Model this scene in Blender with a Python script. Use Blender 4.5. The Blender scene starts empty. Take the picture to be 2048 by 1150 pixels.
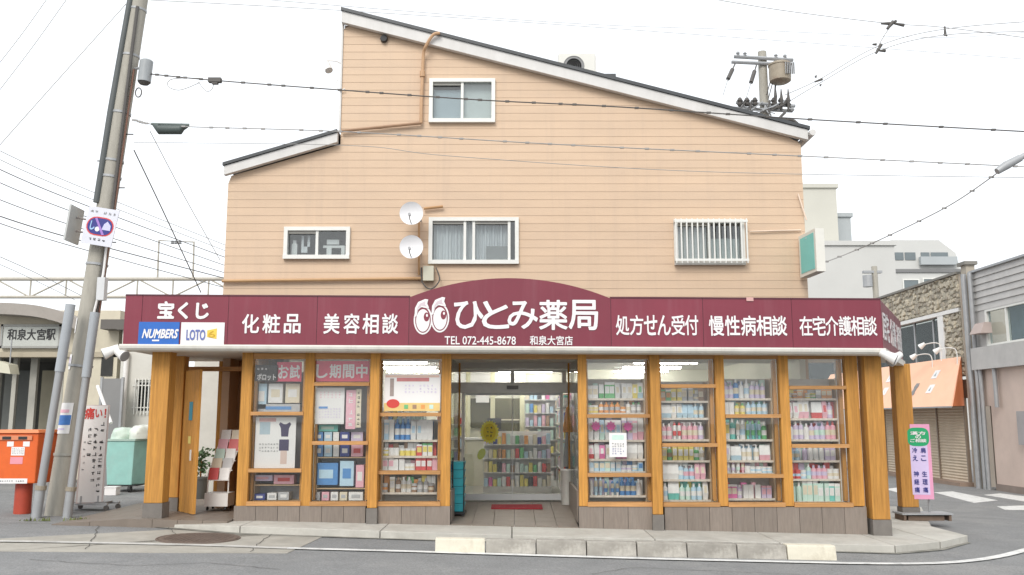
import bpy, bmesh, math, random
from mathutils import Vector
R = random.Random(7)
sc = bpy.context.scene
C = sc.collection

# ------------------------------------------------------------------ camera
FPX = 1776.0
CAMZ = 1.6
PITCH = math.radians(8.4)
cam_d = bpy.data.cameras.new('camera'); cam = bpy.data.objects.new('camera', cam_d); C.objects.link(cam)
cam_d.sensor_width = 36.0; cam_d.lens = 36.0 * FPX / 2048.0
cam_d.clip_start = 0.1; cam_d.clip_end = 2000
cam.location = (0, 0, CAMZ); cam.rotation_euler = (math.radians(90) + PITCH, 0, 0)
sc.camera = cam
# ------------------------------------------------------------------ world: bright even overcast
SUN_EL, SUN_AZ = math.radians(40), math.radians(196)      # behind the camera, a little to the left
w = bpy.data.worlds.new('World'); sc.world = w; w.use_nodes = True
nt = w.node_tree; nt.nodes.clear()
sky = nt.nodes.new('ShaderNodeTexSky'); sky.sky_type = 'NISHITA'; sky.sun_disc = False
sky.sun_elevation = SUN_EL; sky.sun_rotation = SUN_AZ; sky.dust_density = 4; sky.air_density = 1
cl = nt.nodes.new('ShaderNodeRGB'); cl.outputs[0].default_value = (9.6, 9.9, 10.2, 1)
mx = nt.nodes.new('ShaderNodeMix'); mx.data_type = 'RGBA'; mx.inputs[0].default_value = 0.9
bg = nt.nodes.new('ShaderNodeBackground'); bg.inputs[1].default_value = 0.104
wo = nt.nodes.new('ShaderNodeOutputWorld')
nt.links.new(sky.outputs[0], mx.inputs[6]); nt.links.new(cl.outputs[0], mx.inputs[7])
nt.links.new(mx.outputs[2], bg.inputs[0]); nt.links.new(bg.outputs[0], wo.inputs[0])
# ------------------------------------------------------------------ sun
sd = bpy.data.lights.new('sun', 'SUN'); sun = bpy.data.objects.new('sun', sd); C.objects.link(sun)
sd.energy = 1.5; sd.angle = math.radians(26); sd.color = (1.0, 0.96, 0.9)
sv = Vector((math.sin(SUN_AZ) * math.cos(SUN_EL), math.cos(SUN_AZ) * math.cos(SUN_EL), math.sin(SUN_EL)))
sun.rotation_euler = (-sv).to_track_quat('-Z', 'Y').to_euler(); sun.location = sv * 60
# ------------------------------------------------------------------ exposure
sc.view_settings.view_transform = 'Standard'; sc.view_settings.look = 'None'
sc.view_settings.exposure = 0.45; sc.view_settings.gamma = 1.0; sc.view_settings.use_curve_mapping = False
sc.cycles.max_bounces = 8; sc.cycles.transparent_max_bounces = 16
sc.cycles.caustics_reflective = False; sc.cycles.caustics_refractive = False
sc.cycles.sample_clamp_indirect = 6.0
sc.cycles.use_denoising = True

# ------------------------------------------------------------------ measuring helpers
CP, SP = math.cos(PITCH), math.sin(PITCH)
def ray(px, py):
    dx = (px - 1024) / FPX; dy = (575 - py) / FPX
    return dx, CP - SP * dy, SP + CP * dy
def at(px, py, Y):
    a, b, c = ray(px, py); t = Y / b
    return Vector((a * t, Y, CAMZ + c * t))
def atX(px, py, X):
    a, b, c = ray(px, py); t = X / a
    return Vector((X, b * t, CAMZ + c * t))
def G(x):                                     # the street falls gently to the right
    return -0.03 - 0.022 * max(-14.0, min(16.0, x))
def gnd(px, py, off=0.0):
    a, b, c = ray(px, py)
    t = (CAMZ + 0.03 - off) / (-c - 0.022 * a)
    return Vector((a * t, b * t, CAMZ + c * t))
def X_(px, py, Y): return at(px, py, Y).x
def Z_(py, Y, px=1024): return at(px, py, Y).z

# ------------------------------------------------------------------ materials
MATS = {}
def s2l(c): return tuple(((v / 255) / 12.92 if v / 255 <= 0.04045 else ((v / 255 + 0.055) / 1.055) ** 2.4) for v in c)
def mat(name, col, rough=0.6, var=0.12, scale=4.0, bump=0.0, bscale=40.0, metal=0.0, stretch=(1, 1, 1), emit=0.0, spec=0.5, dirt=None, dscale=1.0, damt=0.5, coat=0.0, rnd=0.0, streak=None, samt=0.4):
    if name in MATS: return MATS[name]
    m = bpy.data.materials.new(name); m.use_nodes = True; MATS[name] = m
    n = m.node_tree; b = n.nodes['Principled BSDF']
    b.inputs['Roughness'].default_value = rough; b.inputs['Metallic'].default_value = metal
    b.inputs['Specular IOR Level'].default_value = spec
    b.inputs['Coat Weight'].default_value = coat
    tc = n.nodes.new('ShaderNodeTexCoord'); mp = n.nodes.new('ShaderNodeMapping')
    mp.inputs['Scale'].default_value = stretch
    n.links.new(tc.outputs['Object'], mp.inputs['Vector'])
    nz = n.nodes.new('ShaderNodeTexNoise'); nz.inputs['Scale'].default_value = scale; nz.inputs['Detail'].default_value = 6
    nz.inputs['Roughness'].default_value = 0.65
    n.links.new(mp.outputs[0], nz.inputs['Vector'])
    rp = n.nodes.new('ShaderNodeMapRange'); rp.inputs['From Min'].default_value = 0.25; rp.inputs['From Max'].default_value = 0.75
    rp.inputs['To Min'].default_value = 1 - var; rp.inputs['To Max'].default_value = 1 + var
    n.links.new(nz.outputs['Fac'], rp.inputs['Value'])
    mu = n.nodes.new('ShaderNodeVectorMath'); mu.operation = 'SCALE'; mu.inputs[0].default_value = col[:3]
    n.links.new(rp.outputs[0], mu.inputs['Scale'])
    out = mu.outputs[0]
    if dirt:
        n2 = n.nodes.new('ShaderNodeTexNoise'); n2.inputs['Scale'].default_value = dscale; n2.inputs['Detail'].default_value = 8
        n2.inputs['Roughness'].default_value = 0.7
        n.links.new(mp.outputs[0], n2.inputs['Vector'])
        r2 = n.nodes.new('ShaderNodeMapRange'); r2.inputs['From Min'].default_value = 0.48; r2.inputs['From Max'].default_value = 0.72
        r2.inputs['To Max'].default_value = damt
        n.links.new(n2.outputs['Fac'], r2.inputs['Value'])
        mi = n.nodes.new('ShaderNodeMix'); mi.data_type = 'RGBA'
        n.links.new(r2.outputs[0], mi.inputs[0]); n.links.new(out, mi.inputs[6]); mi.inputs[7].default_value = (*dirt[:3], 1)
        out = mi.outputs[2]
    if streak:
        m4 = n.nodes.new('ShaderNodeMapping'); m4.inputs['Scale'].default_value = (5.0, 5.0, 0.28)
        n.links.new(tc.outputs['Object'], m4.inputs['Vector'])
        n4 = n.nodes.new('ShaderNodeTexNoise'); n4.inputs['Scale'].default_value = 1.0; n4.inputs['Detail'].default_value = 7; n4.inputs['Roughness'].default_value = 0.7
        n.links.new(m4.outputs[0], n4.inputs['Vector'])
        r4 = n.nodes.new('ShaderNodeMapRange'); r4.inputs['From Min'].default_value = 0.5; r4.inputs['From Max'].default_value = 0.78; r4.inputs['To Max'].default_value = samt
        n.links.new(n4.outputs['Fac'], r4.inputs['Value'])
        i4 = n.nodes.new('ShaderNodeMix'); i4.data_type = 'RGBA'
        n.links.new(r4.outputs[0], i4.inputs[0]); n.links.new(out, i4.inputs[6]); i4.inputs[7].default_value = (*streak[:3], 1)
        out = i4.outputs[2]
    if rnd:
        oi = n.nodes.new('ShaderNodeObjectInfo'); r5 = n.nodes.new('ShaderNodeMapRange'); r5.inputs['To Min'].default_value = 1 - rnd; r5.inputs['To Max'].default_value = 1 + rnd
        n.links.new(oi.outputs['Random'], r5.inputs['Value'])
        m5 = n.nodes.new('ShaderNodeVectorMath'); m5.operation = 'SCALE'
        n.links.new(out, m5.inputs[0]); n.links.new(r5.outputs[0], m5.inputs['Scale']); out = m5.outputs[0]
    n.links.new(out, b.inputs['Base Color'])
    if bump:
        n3 = n.nodes.new('ShaderNodeTexNoise'); n3.inputs['Scale'].default_value = bscale; n3.inputs['Detail'].default_value = 4
        n.links.new(mp.outputs[0], n3.inputs['Vector'])
        bp = n.nodes.new('ShaderNodeBump'); bp.inputs['Strength'].default_value = bump; bp.inputs['Distance'].default_value = 0.02
        n.links.new(n3.outputs['Fac'], bp.inputs['Height']); n.links.new(bp.outputs[0], b.inputs['Normal'])
    if emit:
        b.inputs['Emission Color'].default_value = (*col[:3], 1); b.inputs['Emission Strength'].default_value = emit
    return m
def glass(name, tint=(0.985, 0.99, 0.985), refl=0.035, rough=0.0, top=0.45):
    if name in MATS: return MATS[name]
    m = bpy.data.materials.new(name); m.use_nodes = True; MATS[name] = m
    n = m.node_tree; n.nodes.clear()
    o = n.nodes.new('ShaderNodeOutputMaterial'); t = n.nodes.new('ShaderNodeBsdfTransparent'); t.inputs[0].default_value = (*tint, 1)
    g = n.nodes.new('ShaderNodeBsdfGlossy'); g.inputs['Roughness'].default_value = rough
    lw = n.nodes.new('ShaderNodeLayerWeight'); lw.inputs['Blend'].default_value = 0.25
    mr = n.nodes.new('ShaderNodeMapRange'); mr.inputs['To Min'].default_value = refl; mr.inputs['To Max'].default_value = top
    n.links.new(lw.outputs['Fresnel'], mr.inputs['Value'])
    x = n.nodes.new('ShaderNodeMixShader')
    n.links.new(mr.outputs[0], x.inputs[0]); n.links.new(t.outputs[0], x.inputs[1]); n.links.new(g.outputs[0], x.inputs[2])
    n.links.new(x.outputs[0], o.inputs['Surface'])
    return m
def plain(name, rgb, rough=0.5, **k):
    return mat(name, s2l(rgb), rough, **k)

M_WOOD = mat('honey_timber', (0.55, 0.27, 0.062), 0.62, 0.30, 3.0, 0.25, 30, stretch=(14, 14, 0.8), dirt=(0.34, 0.15, 0.038), dscale=0.6, damt=0.7, rnd=0.12, spec=0.3, streak=(0.30, 0.15, 0.05), samt=0.35)
M_WOODH = mat('honey_timber_rail', (0.47, 0.25, 0.10), 0.62, 0.28, 3.0, 0.2, 30, stretch=(0.8, 14, 14), rnd=0.12, spec=0.3)
M_WOODD = mat('brown_timber', (0.30, 0.13, 0.04), 0.5, 0.25, 3.0, 0.15, 30, stretch=(14, 14, 0.8))
M_SIDE = mat('peach_siding', (0.625, 0.460, 0.322), 0.6, 0.06, 1.3, 0.12, 60, stretch=(0.6, 1, 3), dirt=(0.56, 0.42, 0.308), dscale=0.9, damt=0.5, rnd=0.022, streak=(0.49, 0.37, 0.28), samt=0.42)
M_TRIMW = plain('white_trim', (208, 206, 203), 0.5, var=0.08, scale=3, streak=(.45, .43, .40), samt=.35)
M_ALU = mat('window_aluminium', (0.74, 0.74, 0.70), 0.4, 0.05, 5)
M_SILVER = mat('brushed_silver', (0.62, 0.61, 0.57), 0.4, 0.08, 8, metal=0.2)
M_ROOF = mat('dark_metal_roof', (0.055, 0.06, 0.065), 0.45, 0.2, 4)
M_MAROON = mat('maroon_sign_film', (0.200, 0.028, 0.049), 0.34, 0.14, 0.7, spec=0.5, rnd=0.07, streak=(0.26, 0.10, 0.12), samt=0.35)
M_MAROOND = mat('maroon_seam', (0.10, 0.022, 0.035), 0.4, 0.1, 4)
M_LETTER = mat('white_letter', (0.80, 0.78, 0.78), 0.4, 0.03, 4)
M_PLINTH = mat('grey_plinth_tile', (0.215, 0.178, 0.150), 0.55, 0.18, 6, 0.1, 50, stretch=(6, 6, 0.7), rnd=0.10, streak=(0.27, 0.24, 0.21), samt=0.5)
M_STONE = mat('grey_stone_foot', (0.17, 0.155, 0.14), 0.7, 0.15, 9, 0.2, 60)
M_GLASS = glass('shop_glass')
M_GLASSH = glass('house_glass', (0.90, 0.93, 0.93), 0.08)
M_GLASSD = glass('street_glass', (0.80, 0.84, 0.84), 0.03, top=0.10)
M_DARK = mat('dark_recess', (0.03, 0.03, 0.028), 0.7, 0.3, 3)
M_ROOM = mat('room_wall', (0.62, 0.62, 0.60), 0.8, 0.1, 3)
M_CURT = mat('curtain_fabric', (0.70, 0.71, 0.73), 0.9, 0.15, 6, stretch=(8, 8, 0.6))
M_WHITE = mat('white_paint', (0.78, 0.77, 0.75), 0.5, 0.05, 5)
M_CREAM = mat('cream_paint', (0.62, 0.57, 0.45), 0.7, 0.08, 2, dirt=(0.42, 0.38, 0.30), dscale=1.2, damt=0.4)
M_CONC = mat('pole_concrete', (0.40, 0.38, 0.33), 0.85, 0.12, 5, 0.15, 70, stretch=(3, 3, 0.6), dirt=(0.30, 0.28, 0.24), dscale=2, damt=0.5)
M_GALV = mat('galvanised_steel', (0.37, 0.38, 0.39), 0.5, 0.12, 6, metal=0.3)
M_BLACK = mat('black_rubber', (0.025, 0.025, 0.027), 0.6, 0.2, 8)
M_CABLE = mat('cable_sheath', (0.095, 0.088, 0.082), 0.6, 0.15, 8)
M_CABLEG = mat('grey_cable', (0.32, 0.31, 0.30), 0.6, 0.15, 8)
M_ORANGE = mat('post_box_orange', (0.72, 0.13, 0.022), 0.4, 0.08, 4, dirt=(0.55, 0.09, 0.02), dscale=3, damt=0.4)
M_REDP = mat('red_post', (0.42, 0.06, 0.03), 0.5, 0.12, 6)
M_PAPER = mat('paper_white', (0.80, 0.79, 0.78), 0.7, 0.02, 4)
M_PINK = mat('banner_pink', (0.70, 0.085, 0.16), 0.6, 0.08, 4)
M_BLUE = mat('logo_blue', (0.02, 0.13, 0.48), 0.4, 0.06, 4)
M_YELL = mat('logo_yellow', (0.78, 0.55, 0.08), 0.4, 0.06, 4)
M_NAVY = mat('ink_navy', (0.03, 0.035, 0.22), 0.5, 0.05, 4)
M_INK = mat('ink_black', (0.03, 0.03, 0.032), 0.6, 0.05, 4)
M_RED = mat('ink_red', (0.62, 0.06, 0.05), 0.6, 0.05, 4)
M_GREEN = mat('sign_green', (0.01, 0.34, 0.13), 0.5, 0.05, 4)
M_GREY = mat('grey_paint', (0.25, 0.25, 0.25), 0.6, 0.1, 4)

# ------------------------------------------------------------------ building helpers
ORG = {}
class MB:
    def __init__(s): s.v = []; s.f = []; s.m = []
    def add(s, vs, fs, mi=0):
        o = len(s.v); s.v += [tuple(v) for v in vs]
        for f in fs: s.f.append(tuple(i + o for i in f)); s.m.append(mi)
        return s
    def box(s, x0, x1, y0, y1, z0, z1, mi=0):
        x0, x1 = min(x0, x1), max(x0, x1); y0, y1 = min(y0, y1), max(y0, y1); z0, z1 = min(z0, z1), max(z0, z1)
        return s.add([(x0, y0, z0), (x1, y0, z0), (x1, y1, z0), (x0, y1, z0), (x0, y0, z1), (x1, y0, z1), (x1, y1, z1), (x0, y1, z1)],
                     [(0, 3, 2, 1), (4, 5, 6, 7), (0, 1, 5, 4), (1, 2, 6, 5), (2, 3, 7, 6), (3, 0, 4, 7)], mi)
    def hexa(s, b, t, mi=0):           # bottom quad, top quad (ccw from above)
        return s.add(list(b) + list(t), [(0, 3, 2, 1), (4, 5, 6, 7), (0, 1, 5, 4), (1, 2, 6, 5), (2, 3, 7, 6), (3, 0, 4, 7)], mi)
    def prism(s, poly, y0, y1, mi=0):  # poly of (x,z), ccw seen from the front (-Y)
        n = len(poly)
        vs = [(x, y0, z) for x, z in poly] + [(x, y1, z) for x, z in poly]
        fs = [tuple(range(n)), tuple(range(2 * n - 1, n - 1, -1))] + [(i, i + n, (i + 1) % n + n, (i + 1) % n) for i in range(n)]
        return s.add(vs, fs, mi)
    def slab(s, poly, th, mi=0):       # poly of Vector points, extruded downward by th
        n = len(poly)
        vs = [tuple(p) for p in poly] + [(p[0], p[1], p[2] - th) for p in poly]
        fs = [tuple(range(n)), tuple(range(2 * n - 1, n - 1, -1))] + [(i, i + n, (i + 1) % n + n, (i + 1) % n) for i in range(n)]
        return s.add(vs, fs, mi)
    def cyl(s, p0, p1, r0, r1=None, n=12, mi=0, cap=True):
        r1 = r0 if r1 is None else r1
        return s.tube([p0, p1], [r0, r1], n, mi, cap)
    def tube(s, pts, r, n=6, mi=0, cap=True):
        pts = [Vector(p) for p in pts]
        rs = r if isinstance(r, (list, tuple)) else [r] * len(pts)
        vs = []; fs = []; ref = None
        for i, p in enumerate(pts):
            d = (pts[min(i + 1, len(pts) - 1)] - pts[max(i - 1, 0)]).normalized()
            if ref is None:
                ref = Vector((0, 0, 1)) if abs(d.z) < 0.9 else Vector((1, 0, 0))
            a = d.cross(ref).normalized(); b = a.cross(d).normalized(); ref = b
            for k in range(n):
                t = 2 * math.pi * k / n
                vs.append(p + (a * math.cos(t) + b * math.sin(t)) * rs[i])
        for i in range(len(pts) - 1):
            for k in range(n):
                fs.append((i * n + k, i * n + (k + 1) % n, (i + 1) * n + (k + 1) % n, (i + 1) * n + k))
        if cap:
            fs.append(tuple(range(n - 1, -1, -1))); fs.append(tuple((len(pts) - 1) * n + k for k in range(n)))
        return s.add(vs, fs, mi)
    def lathe(s, c, prof, n=12, mi=0, axis='z', mis=None):
        vs = []; fs = []
        for (r, h) in prof:
            for k in range(n):
                t = 2 * math.pi * k / n
                if axis == 'z': vs.append((c[0] + r * math.cos(t), c[1] + r * math.sin(t), c[2] + h))
                else: vs.append((c[0] + r * math.cos(t), c[1] + h, c[2] - r * math.sin(t)))
        for i in range(len(prof) - 1):
            o = len(s.v)
            s.add([], [], 0)
        base = len(s.v); s.v += vs
        for i in range(len(prof) - 1):
            for k in range(n):
                s.f.append((base + i * n + k, base + i * n + (k + 1) % n, base + (i + 1) * n + (k + 1) % n, base + (i + 1) * n + k))
                s.m.append(mis[i] if mis else mi)
        s.f.append(tuple(base + k for k in range(n - 1, -1, -1))); s.m.append(mis[0] if mis else mi)
        s.f.append(tuple(base + (len(prof) - 1) * n + k for k in range(n))); s.m.append(mis[-1] if mis else mi)
        return s
    def mesh(s, name, mats, org=(0, 0, 0), smooth=False):
        me = bpy.data.meshes.new(name)
        me.from_pydata([(v[0] - org[0], v[1] - org[1], v[2] - org[2]) for v in s.v], [], s.f)
        for m in (mats if isinstance(mats, (list, tuple)) else [mats]): me.materials.append(m)
        for p, mi in zip(me.polygons, s.m): p.material_index = mi
        if smooth:
            me.polygons.foreach_set('use_smooth', [True] * len(me.polygons))
            try: me.set_sharp_from_angle(angle=math.radians(40))
            except Exception: pass
        me.update()
        return me
    def build(s, name, mats, parent=None, smooth=False, bevel=0.0):
        if parent is not None: org = ORG[parent]
        elif s.v:
            xs, ys, zs = zip(*s.v); org = ((min(xs) + max(xs)) / 2, (min(ys) + max(ys)) / 2, min(zs))
        else: org = (0, 0, 0)
        me = s.mesh(name, mats, org, smooth)
        if bevel:
            bm = bmesh.new(); bm.from_mesh(me)
            bmesh.ops.bevel(bm, geom=bm.edges[:], offset=bevel, segments=2, affect='EDGES', profile=0.6)
            bm.to_mesh(me); bm.free()
        o = bpy.data.objects.new(name, me); C.objects.link(o)
        if parent is not None: o.parent = parent
        else: o.location = org
        ORG[o] = org
        return o
def tag(o, label=None, cat=None, group=None, kind=None):
    if label: o['label'] = label
    if cat: o['category'] = cat
    if group: o['group'] = group
    if kind: o['kind'] = kind
    return o
def thing(name, label, cat, loc, group=None):
    o = bpy.data.objects.new(name, None); C.objects.link(o); o.location = loc; o.empty_display_size = 0.2
    ORG[o] = tuple(loc); tag(o, label, cat, group); return o
def B(name, m, parent, *bx, bevel=0.0):
    mb = MB()
    for b in bx: mb.box(*b)
    return mb.build(name, m, parent, bevel=bevel)

def smooth_pts(pts, n=8):
    pts = [Vector(p) for p in pts]; out = []
    for i in range(len(pts) - 1):
        p0 = pts[max(i - 1, 0)]; p1 = pts[i]; p2 = pts[i + 1]; p3 = pts[min(i + 2, len(pts) - 1)]
        for k in range(n):
            t = k / n
            out.append(0.5 * ((2 * p1) + (p2 - p0) * t + (2 * p0 - 5 * p1 + 4 * p2 - p3) * t * t + (3 * p1 - p0 - 3 * p2 + p3) * t ** 3))
    out.append(pts[-1]); return out

# text: glyph mesh fitted into a box on a plane (origin o, right r, up u)
def text(body, o, r, u, w, h, m, parent, name='lettering', bold=0.0, shear=0.0, depth=0.008, fit='both', align='c', space=1.0):
    cu = bpy.data.curves.new('t', 'FONT'); cu.body = body; cu.shear = shear; cu.resolution_u = 3
    cu.size = 1.0; cu.extrude = 0.0; cu.space_character = space; cu.space_line = 0.95
    ob = bpy.data.objects.new('t', cu); C.objects.link(ob)
    dg = bpy.context.evaluated_depsgraph_get(); dg.update()
    me = bpy.data.meshes.new_from_object(ob.evaluated_get(dg))
    bpy.data.objects.remove(ob); bpy.data.curves.remove(cu)
    vs = [v.co.copy() for v in me.vertices]; fs = [tuple(p.vertices) for p in me.polygons]
    bpy.data.meshes.remove(me)
    if not vs: return None
    x0 = min(v.x for v in vs); x1 = max(v.x for v in vs); y0 = min(v.y for v in vs); y1 = max(v.y for v in vs)
    sx = w / (x1 - x0); sy = h / (y1 - y0)
    if fit == 'min': sx = sy = min(sx, sy)
    o = Vector(o); r = Vector(r).normalized(); u = Vector(u).normalized(); nrm = r.cross(u)
    mb = MB()
    front = [o + r * ((v.x - (x0 + x1) / 2) * sx) + u * ((v.y - (y0 + y1) / 2) * sy) + nrm * depth for v in vs]
    back = [p - nrm * depth for p in front]
    cnt = {}
    for f in fs:
        for i in range(len(f)):
            a, b = f[i], f[(i + 1) % len(f)]; cnt[(a, b)] = 1
    edges = [(a, b) for (a, b) in cnt if (b, a) not in cnt]
    n = len(vs)
    mb.add(front + back, fs + [(a, a + n, b + n, b) for a, b in edges])
    if bold:                                  # heavier strokes: shifted copies, each a hair further forward
        for k in range(8):
            an = math.pi * k / 4
            sh = r * (bold * 1.3 * sx * math.cos(an)) + u * (bold * 1.3 * sy * math.sin(an)) + nrm * (0.0004 * (k + 1))
            mb.add([p + sh for p in front], fs)
    return mb.build(name, m, parent)
def scribble(o, r, u, w, h, nc, nr, m, parent, name='print', fill=0.62, depth=0.003, seed=0, vertical=False):
    """rows of tiny unreadable print strokes on a plane; o = centre"""
    rr = random.Random(seed); o = Vector(o); r = Vector(r).normalized(); u = Vector(u).normalized(); nm = r.cross(u)
    mb = MB(); cw = w / nc; ch = h / nr
    for i in range(nc):
        for j in range(nr):
            if rr.random() < 0.08: continue
            cx = -w / 2 + (i + 0.5) * cw; cy = h / 2 - (j + 0.5) * ch
            gw = min(cw, ch) * fill
            for k in range(rr.randint(3, 5)):
                if rr.random() < 0.55: sw, sh = gw * rr.uniform(0.5, 1), gw * 0.16
                else: sw, sh = gw * 0.16, gw * rr.uniform(0.5, 1)
                ox = rr.uniform(-1, 1) * (gw - sw) / 2; oy = rr.uniform(-1, 1) * (gw - sh) / 2
                p = [o + r * (cx + ox + a * sw / 2) + u * (cy + oy + b * sh / 2) + nm * (depth + k * 0.0004) for a, b in ((-1, -1), (1, -1), (1, 1), (-1, 1))]
                mb.add(p, [(0, 1, 2, 3)])
    return tag(mb.build(name, m, parent), kind='stuff')
def quadon(o, r, u, w, h, m, parent, name, depth=0.004, th=0.003, poly=None):
    o = Vector(o); r = Vector(r).normalized(); u = Vector(u).normalized(); nm = r.cross(u)
    poly = poly or [(-w / 2, -h / 2), (w / 2, -h / 2), (w / 2, h / 2), (-w / 2, h / 2)]
    n = len(poly); fr = [o + r * a + u * b + nm * depth for a, b in poly]; bk = [p - nm * th for p in fr]
    mb = MB(); mb.add(fr + bk, [tuple(range(n)), tuple(range(2 * n - 1, n - 1, -1))] + [(i, i + n, (i + 1) % n + n, (i + 1) % n) for i in range(n)])
    return mb.build(name, m, parent)
def ell(rx, rz, n=28, cx=0, cz=0): return [(cx + rx * math.cos(2 * math.pi * k / n), cz + rz * math.sin(2 * math.pi * k / n)) for k in range(n)]
XR, ZU = (1, 0, 0), (0, 0, 1)

# ================================================================== GROUND
def road_material():
    m = mat('asphalt', (0.225, 0.228, 0.228), 0.88, 0.12, 2.0, 0.5, 160, dirt=(0.295, 0.29, 0.28), dscale=0.5, damt=0.7)
    n = m.node_tree; b = n.nodes['Principled BSDF']
    src = b.inputs['Base Color'].links[0].from_socket
    tc = n.nodes['Texture Coordinate']
    vo = n.nodes.new('ShaderNodeTexNoise'); vo.inputs['Scale'].default_value = 42; vo.inputs['Detail'].default_value = 5; vo.inputs['Roughness'].default_value = 0.8
    n.links.new(tc.outputs['Object'], vo.inputs['Vector'])
    mr = n.nodes.new('ShaderNodeMapRange'); mr.inputs['From Min'].default_value = 0.3; mr.inputs['From Max'].default_value = 0.7
    mr.inputs['To Min'].default_value = 0.62; mr.inputs['To Max'].default_value = 1.38
    n.links.new(vo.outputs['Fac'], mr.inputs['Value'])
    mu = n.nodes.new('ShaderNodeVectorMath'); mu.operation = 'SCALE'
    n.links.new(src, mu.inputs[0]); n.links.new(mr.outputs[0], mu.inputs['Scale']); n.links.new(mu.outputs[0], b.inputs['Base Color'])
    return m
M_ROAD = road_material()
mb = MB()
xs = [-400, -14, -7, 0, 7, 16, 400]; ys = [-300, 0, 10, 20, 40, 700]
vs = [(x, y, G(x)) for y in ys for x in xs]
mb.add(vs, [(j * 7 + i, j * 7 + i + 1, (j + 1) * 7 + i + 1, (j + 1) * 7 + i) for j in range(5) for i in range(6)])
tag(mb.build('road', M_ROAD), kind='structure')
M_APRON = mat('worn_concrete', (0.38, 0.36, 0.315), 0.9, 0.16, 3.0, 0.4, 90, dirt=(0.25, 0.235, 0.20), dscale=0.9, damt=0.65)
M_PAVE = mat('pavement_concrete', (0.50, 0.485, 0.44), 0.88, 0.14, 3.0, 0.3, 90, dirt=(0.33, 0.31, 0.27), dscale=1.6, damt=0.7, rnd=0.05)
def gslab(pts, off, th):
    return MB().slab([Vector((p.x, p.y, G(p.x) + off)) for p in pts], th)
# concrete apron on the left, ending on a diagonal joint
ap = [Vector((-16, 10.35, 0)), gnd(0, 1103), gnd(300, 1106), gnd(575, 1107), gnd(645, 1074), gnd(640, 1058), Vector((-2.5, 12.9, 0)), Vector((-16, 13.6, 0))]
tag(gslab(ap, 0.006, 0.05).build('concrete_apron', M_APRON), kind='structure')
# pavement slabs in front of the shop (cast in lengths), raised
PO = 0.10
front = [(262, 1043), (480, 1052), (760, 1062), (1024, 1070), (1310, 1078), (1560, 1085), (1790, 1091), (1880, 1083), (1936, 1071)]
FP = []
for k, (a, b) in enumerate(front):
    FP.append(gnd(a, b, PO * (0.45 if k == 0 else 1)))
pv = thing('pavement', None, None, (0, 12.6, G(0)));
for kk in ('label', 'category'):
    if kk in pv: del pv[kk]
tag(pv, kind='structure')
for k in range(len(FP) - 1):
    a, b = FP[k], FP[k + 1]
    bkY = 13.35 if k < 6 else 14.2
    A2 = Vector((a.x, bkY, 0)); B2 = Vector((b.x, bkY if k < 6 else 14.4, 0))
    g = 0.006
    p = [Vector((a.x + g, a.y, 0)), Vector((b.x - g, b.y, 0)), Vector((B2.x - g, B2.y, 0)), Vector((A2.x + g, A2.y, 0))]
    sl = gslab(p, PO, 0.16)
    if k == 0: sl.v = [(v[0], v[1], v[2] - (0.085 if v[0] < a.x + .1 else 0)) for v in sl.v]
    sl.build('paving_slab', M_PAVE, pv, bevel=0.008)
# corner pavement beside the angled wing
cor = [gnd(1780, 1062, PO), gnd(1936, 1071, PO), gnd(1895, 1045, PO), gnd(1858, 1012, PO), Vector((7.4, 17.5, 0)), Vector((5.3, 17.5, 0)), Vector((5.0, 14.25, 0))]
cor = [Vector((5.9, 14.2, 0)), Vector((FP[-1].x, 14.4, 0)) + Vector((0.0, 0.0, 0)), Vector((8.0, 17.8, 0)), Vector((5.4, 17.8, 0))]
gslab(cor, PO - 0.003, 0.16).build('paving_slab', M_PAVE, pv)
# a weathered dirt seam between pavement and road
seam = []
for k in range(len(FP)): seam.append(Vector((FP[k].x, FP[k].y - 0.10 - 0.03 * math.sin(k * 2.1), 0)))
ribbon = MB()
for k in range(len(FP) - 1):
    a, b, c, d = seam[k], seam[k + 1], FP[k + 1], FP[k]
    ribbon.add([(p.x, p.y, G(p.x) + 0.0095) for p in (a, b, c, d)], [(0, 1, 2, 3)])
tag(ribbon.build('gutter', mat('gutter_concrete', (0.25, 0.24, 0.21), 0.9, 0.3, 3.0, 0.2, 80, dirt=(0.10, 0.10, 0.08), dscale=2.2, damt=0.8)), kind='structure')
# painted lines
M_LINE = mat('road_paint', (0.70, 0.70, 0.68), 0.8, 0.10, 6, 0.1, 120, dirt=(0.24, 0.24, 0.235), dscale=5, damt=0.75)
M_LINEW = mat('road_paint_worn', (0.52, 0.51, 0.48), 0.8, 0.12, 6, 0.1, 120, dirt=(0.27, 0.26, 0.235), dscale=2.5, damt=1.0)
lp = [(-60, 1083), (120, 1086), (400, 1092), (575, 1098), (800, 1104), (1024, 1111), (1300, 1119), (1550, 1125), (1750, 1129), (1870, 1128), (1950, 1122), (2010, 1112), (2070, 1096)]
L = smooth_pts([gnd(a, b) for a, b in lp], 6)
def strip(pts, wd, off):
    mb = MB(); n = len(pts); vs = []
    for i, p in enumerate(pts):
        d = pts[min(i + 1, n - 1)] - pts[max(i - 1, 0)]; d.z = 0; d.normalize(); q = Vector((-d.y, d.x, 0)) * wd / 2
        for e in (p - q, p + q): vs.append((e.x, e.y, G(e.x) + off))
    mb.add(vs, [(2 * i, 2 * i + 2, 2 * i + 3, 2 * i + 1) for i in range(n - 1)])
    return mb
tag(strip(L[:19], 0.14, 0.014).build('road_line', M_LINEW), kind='structure')
tag(strip(L[18:], 0.13, 0.0135).build('road_line', M_LINE), kind='structure')
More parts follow.
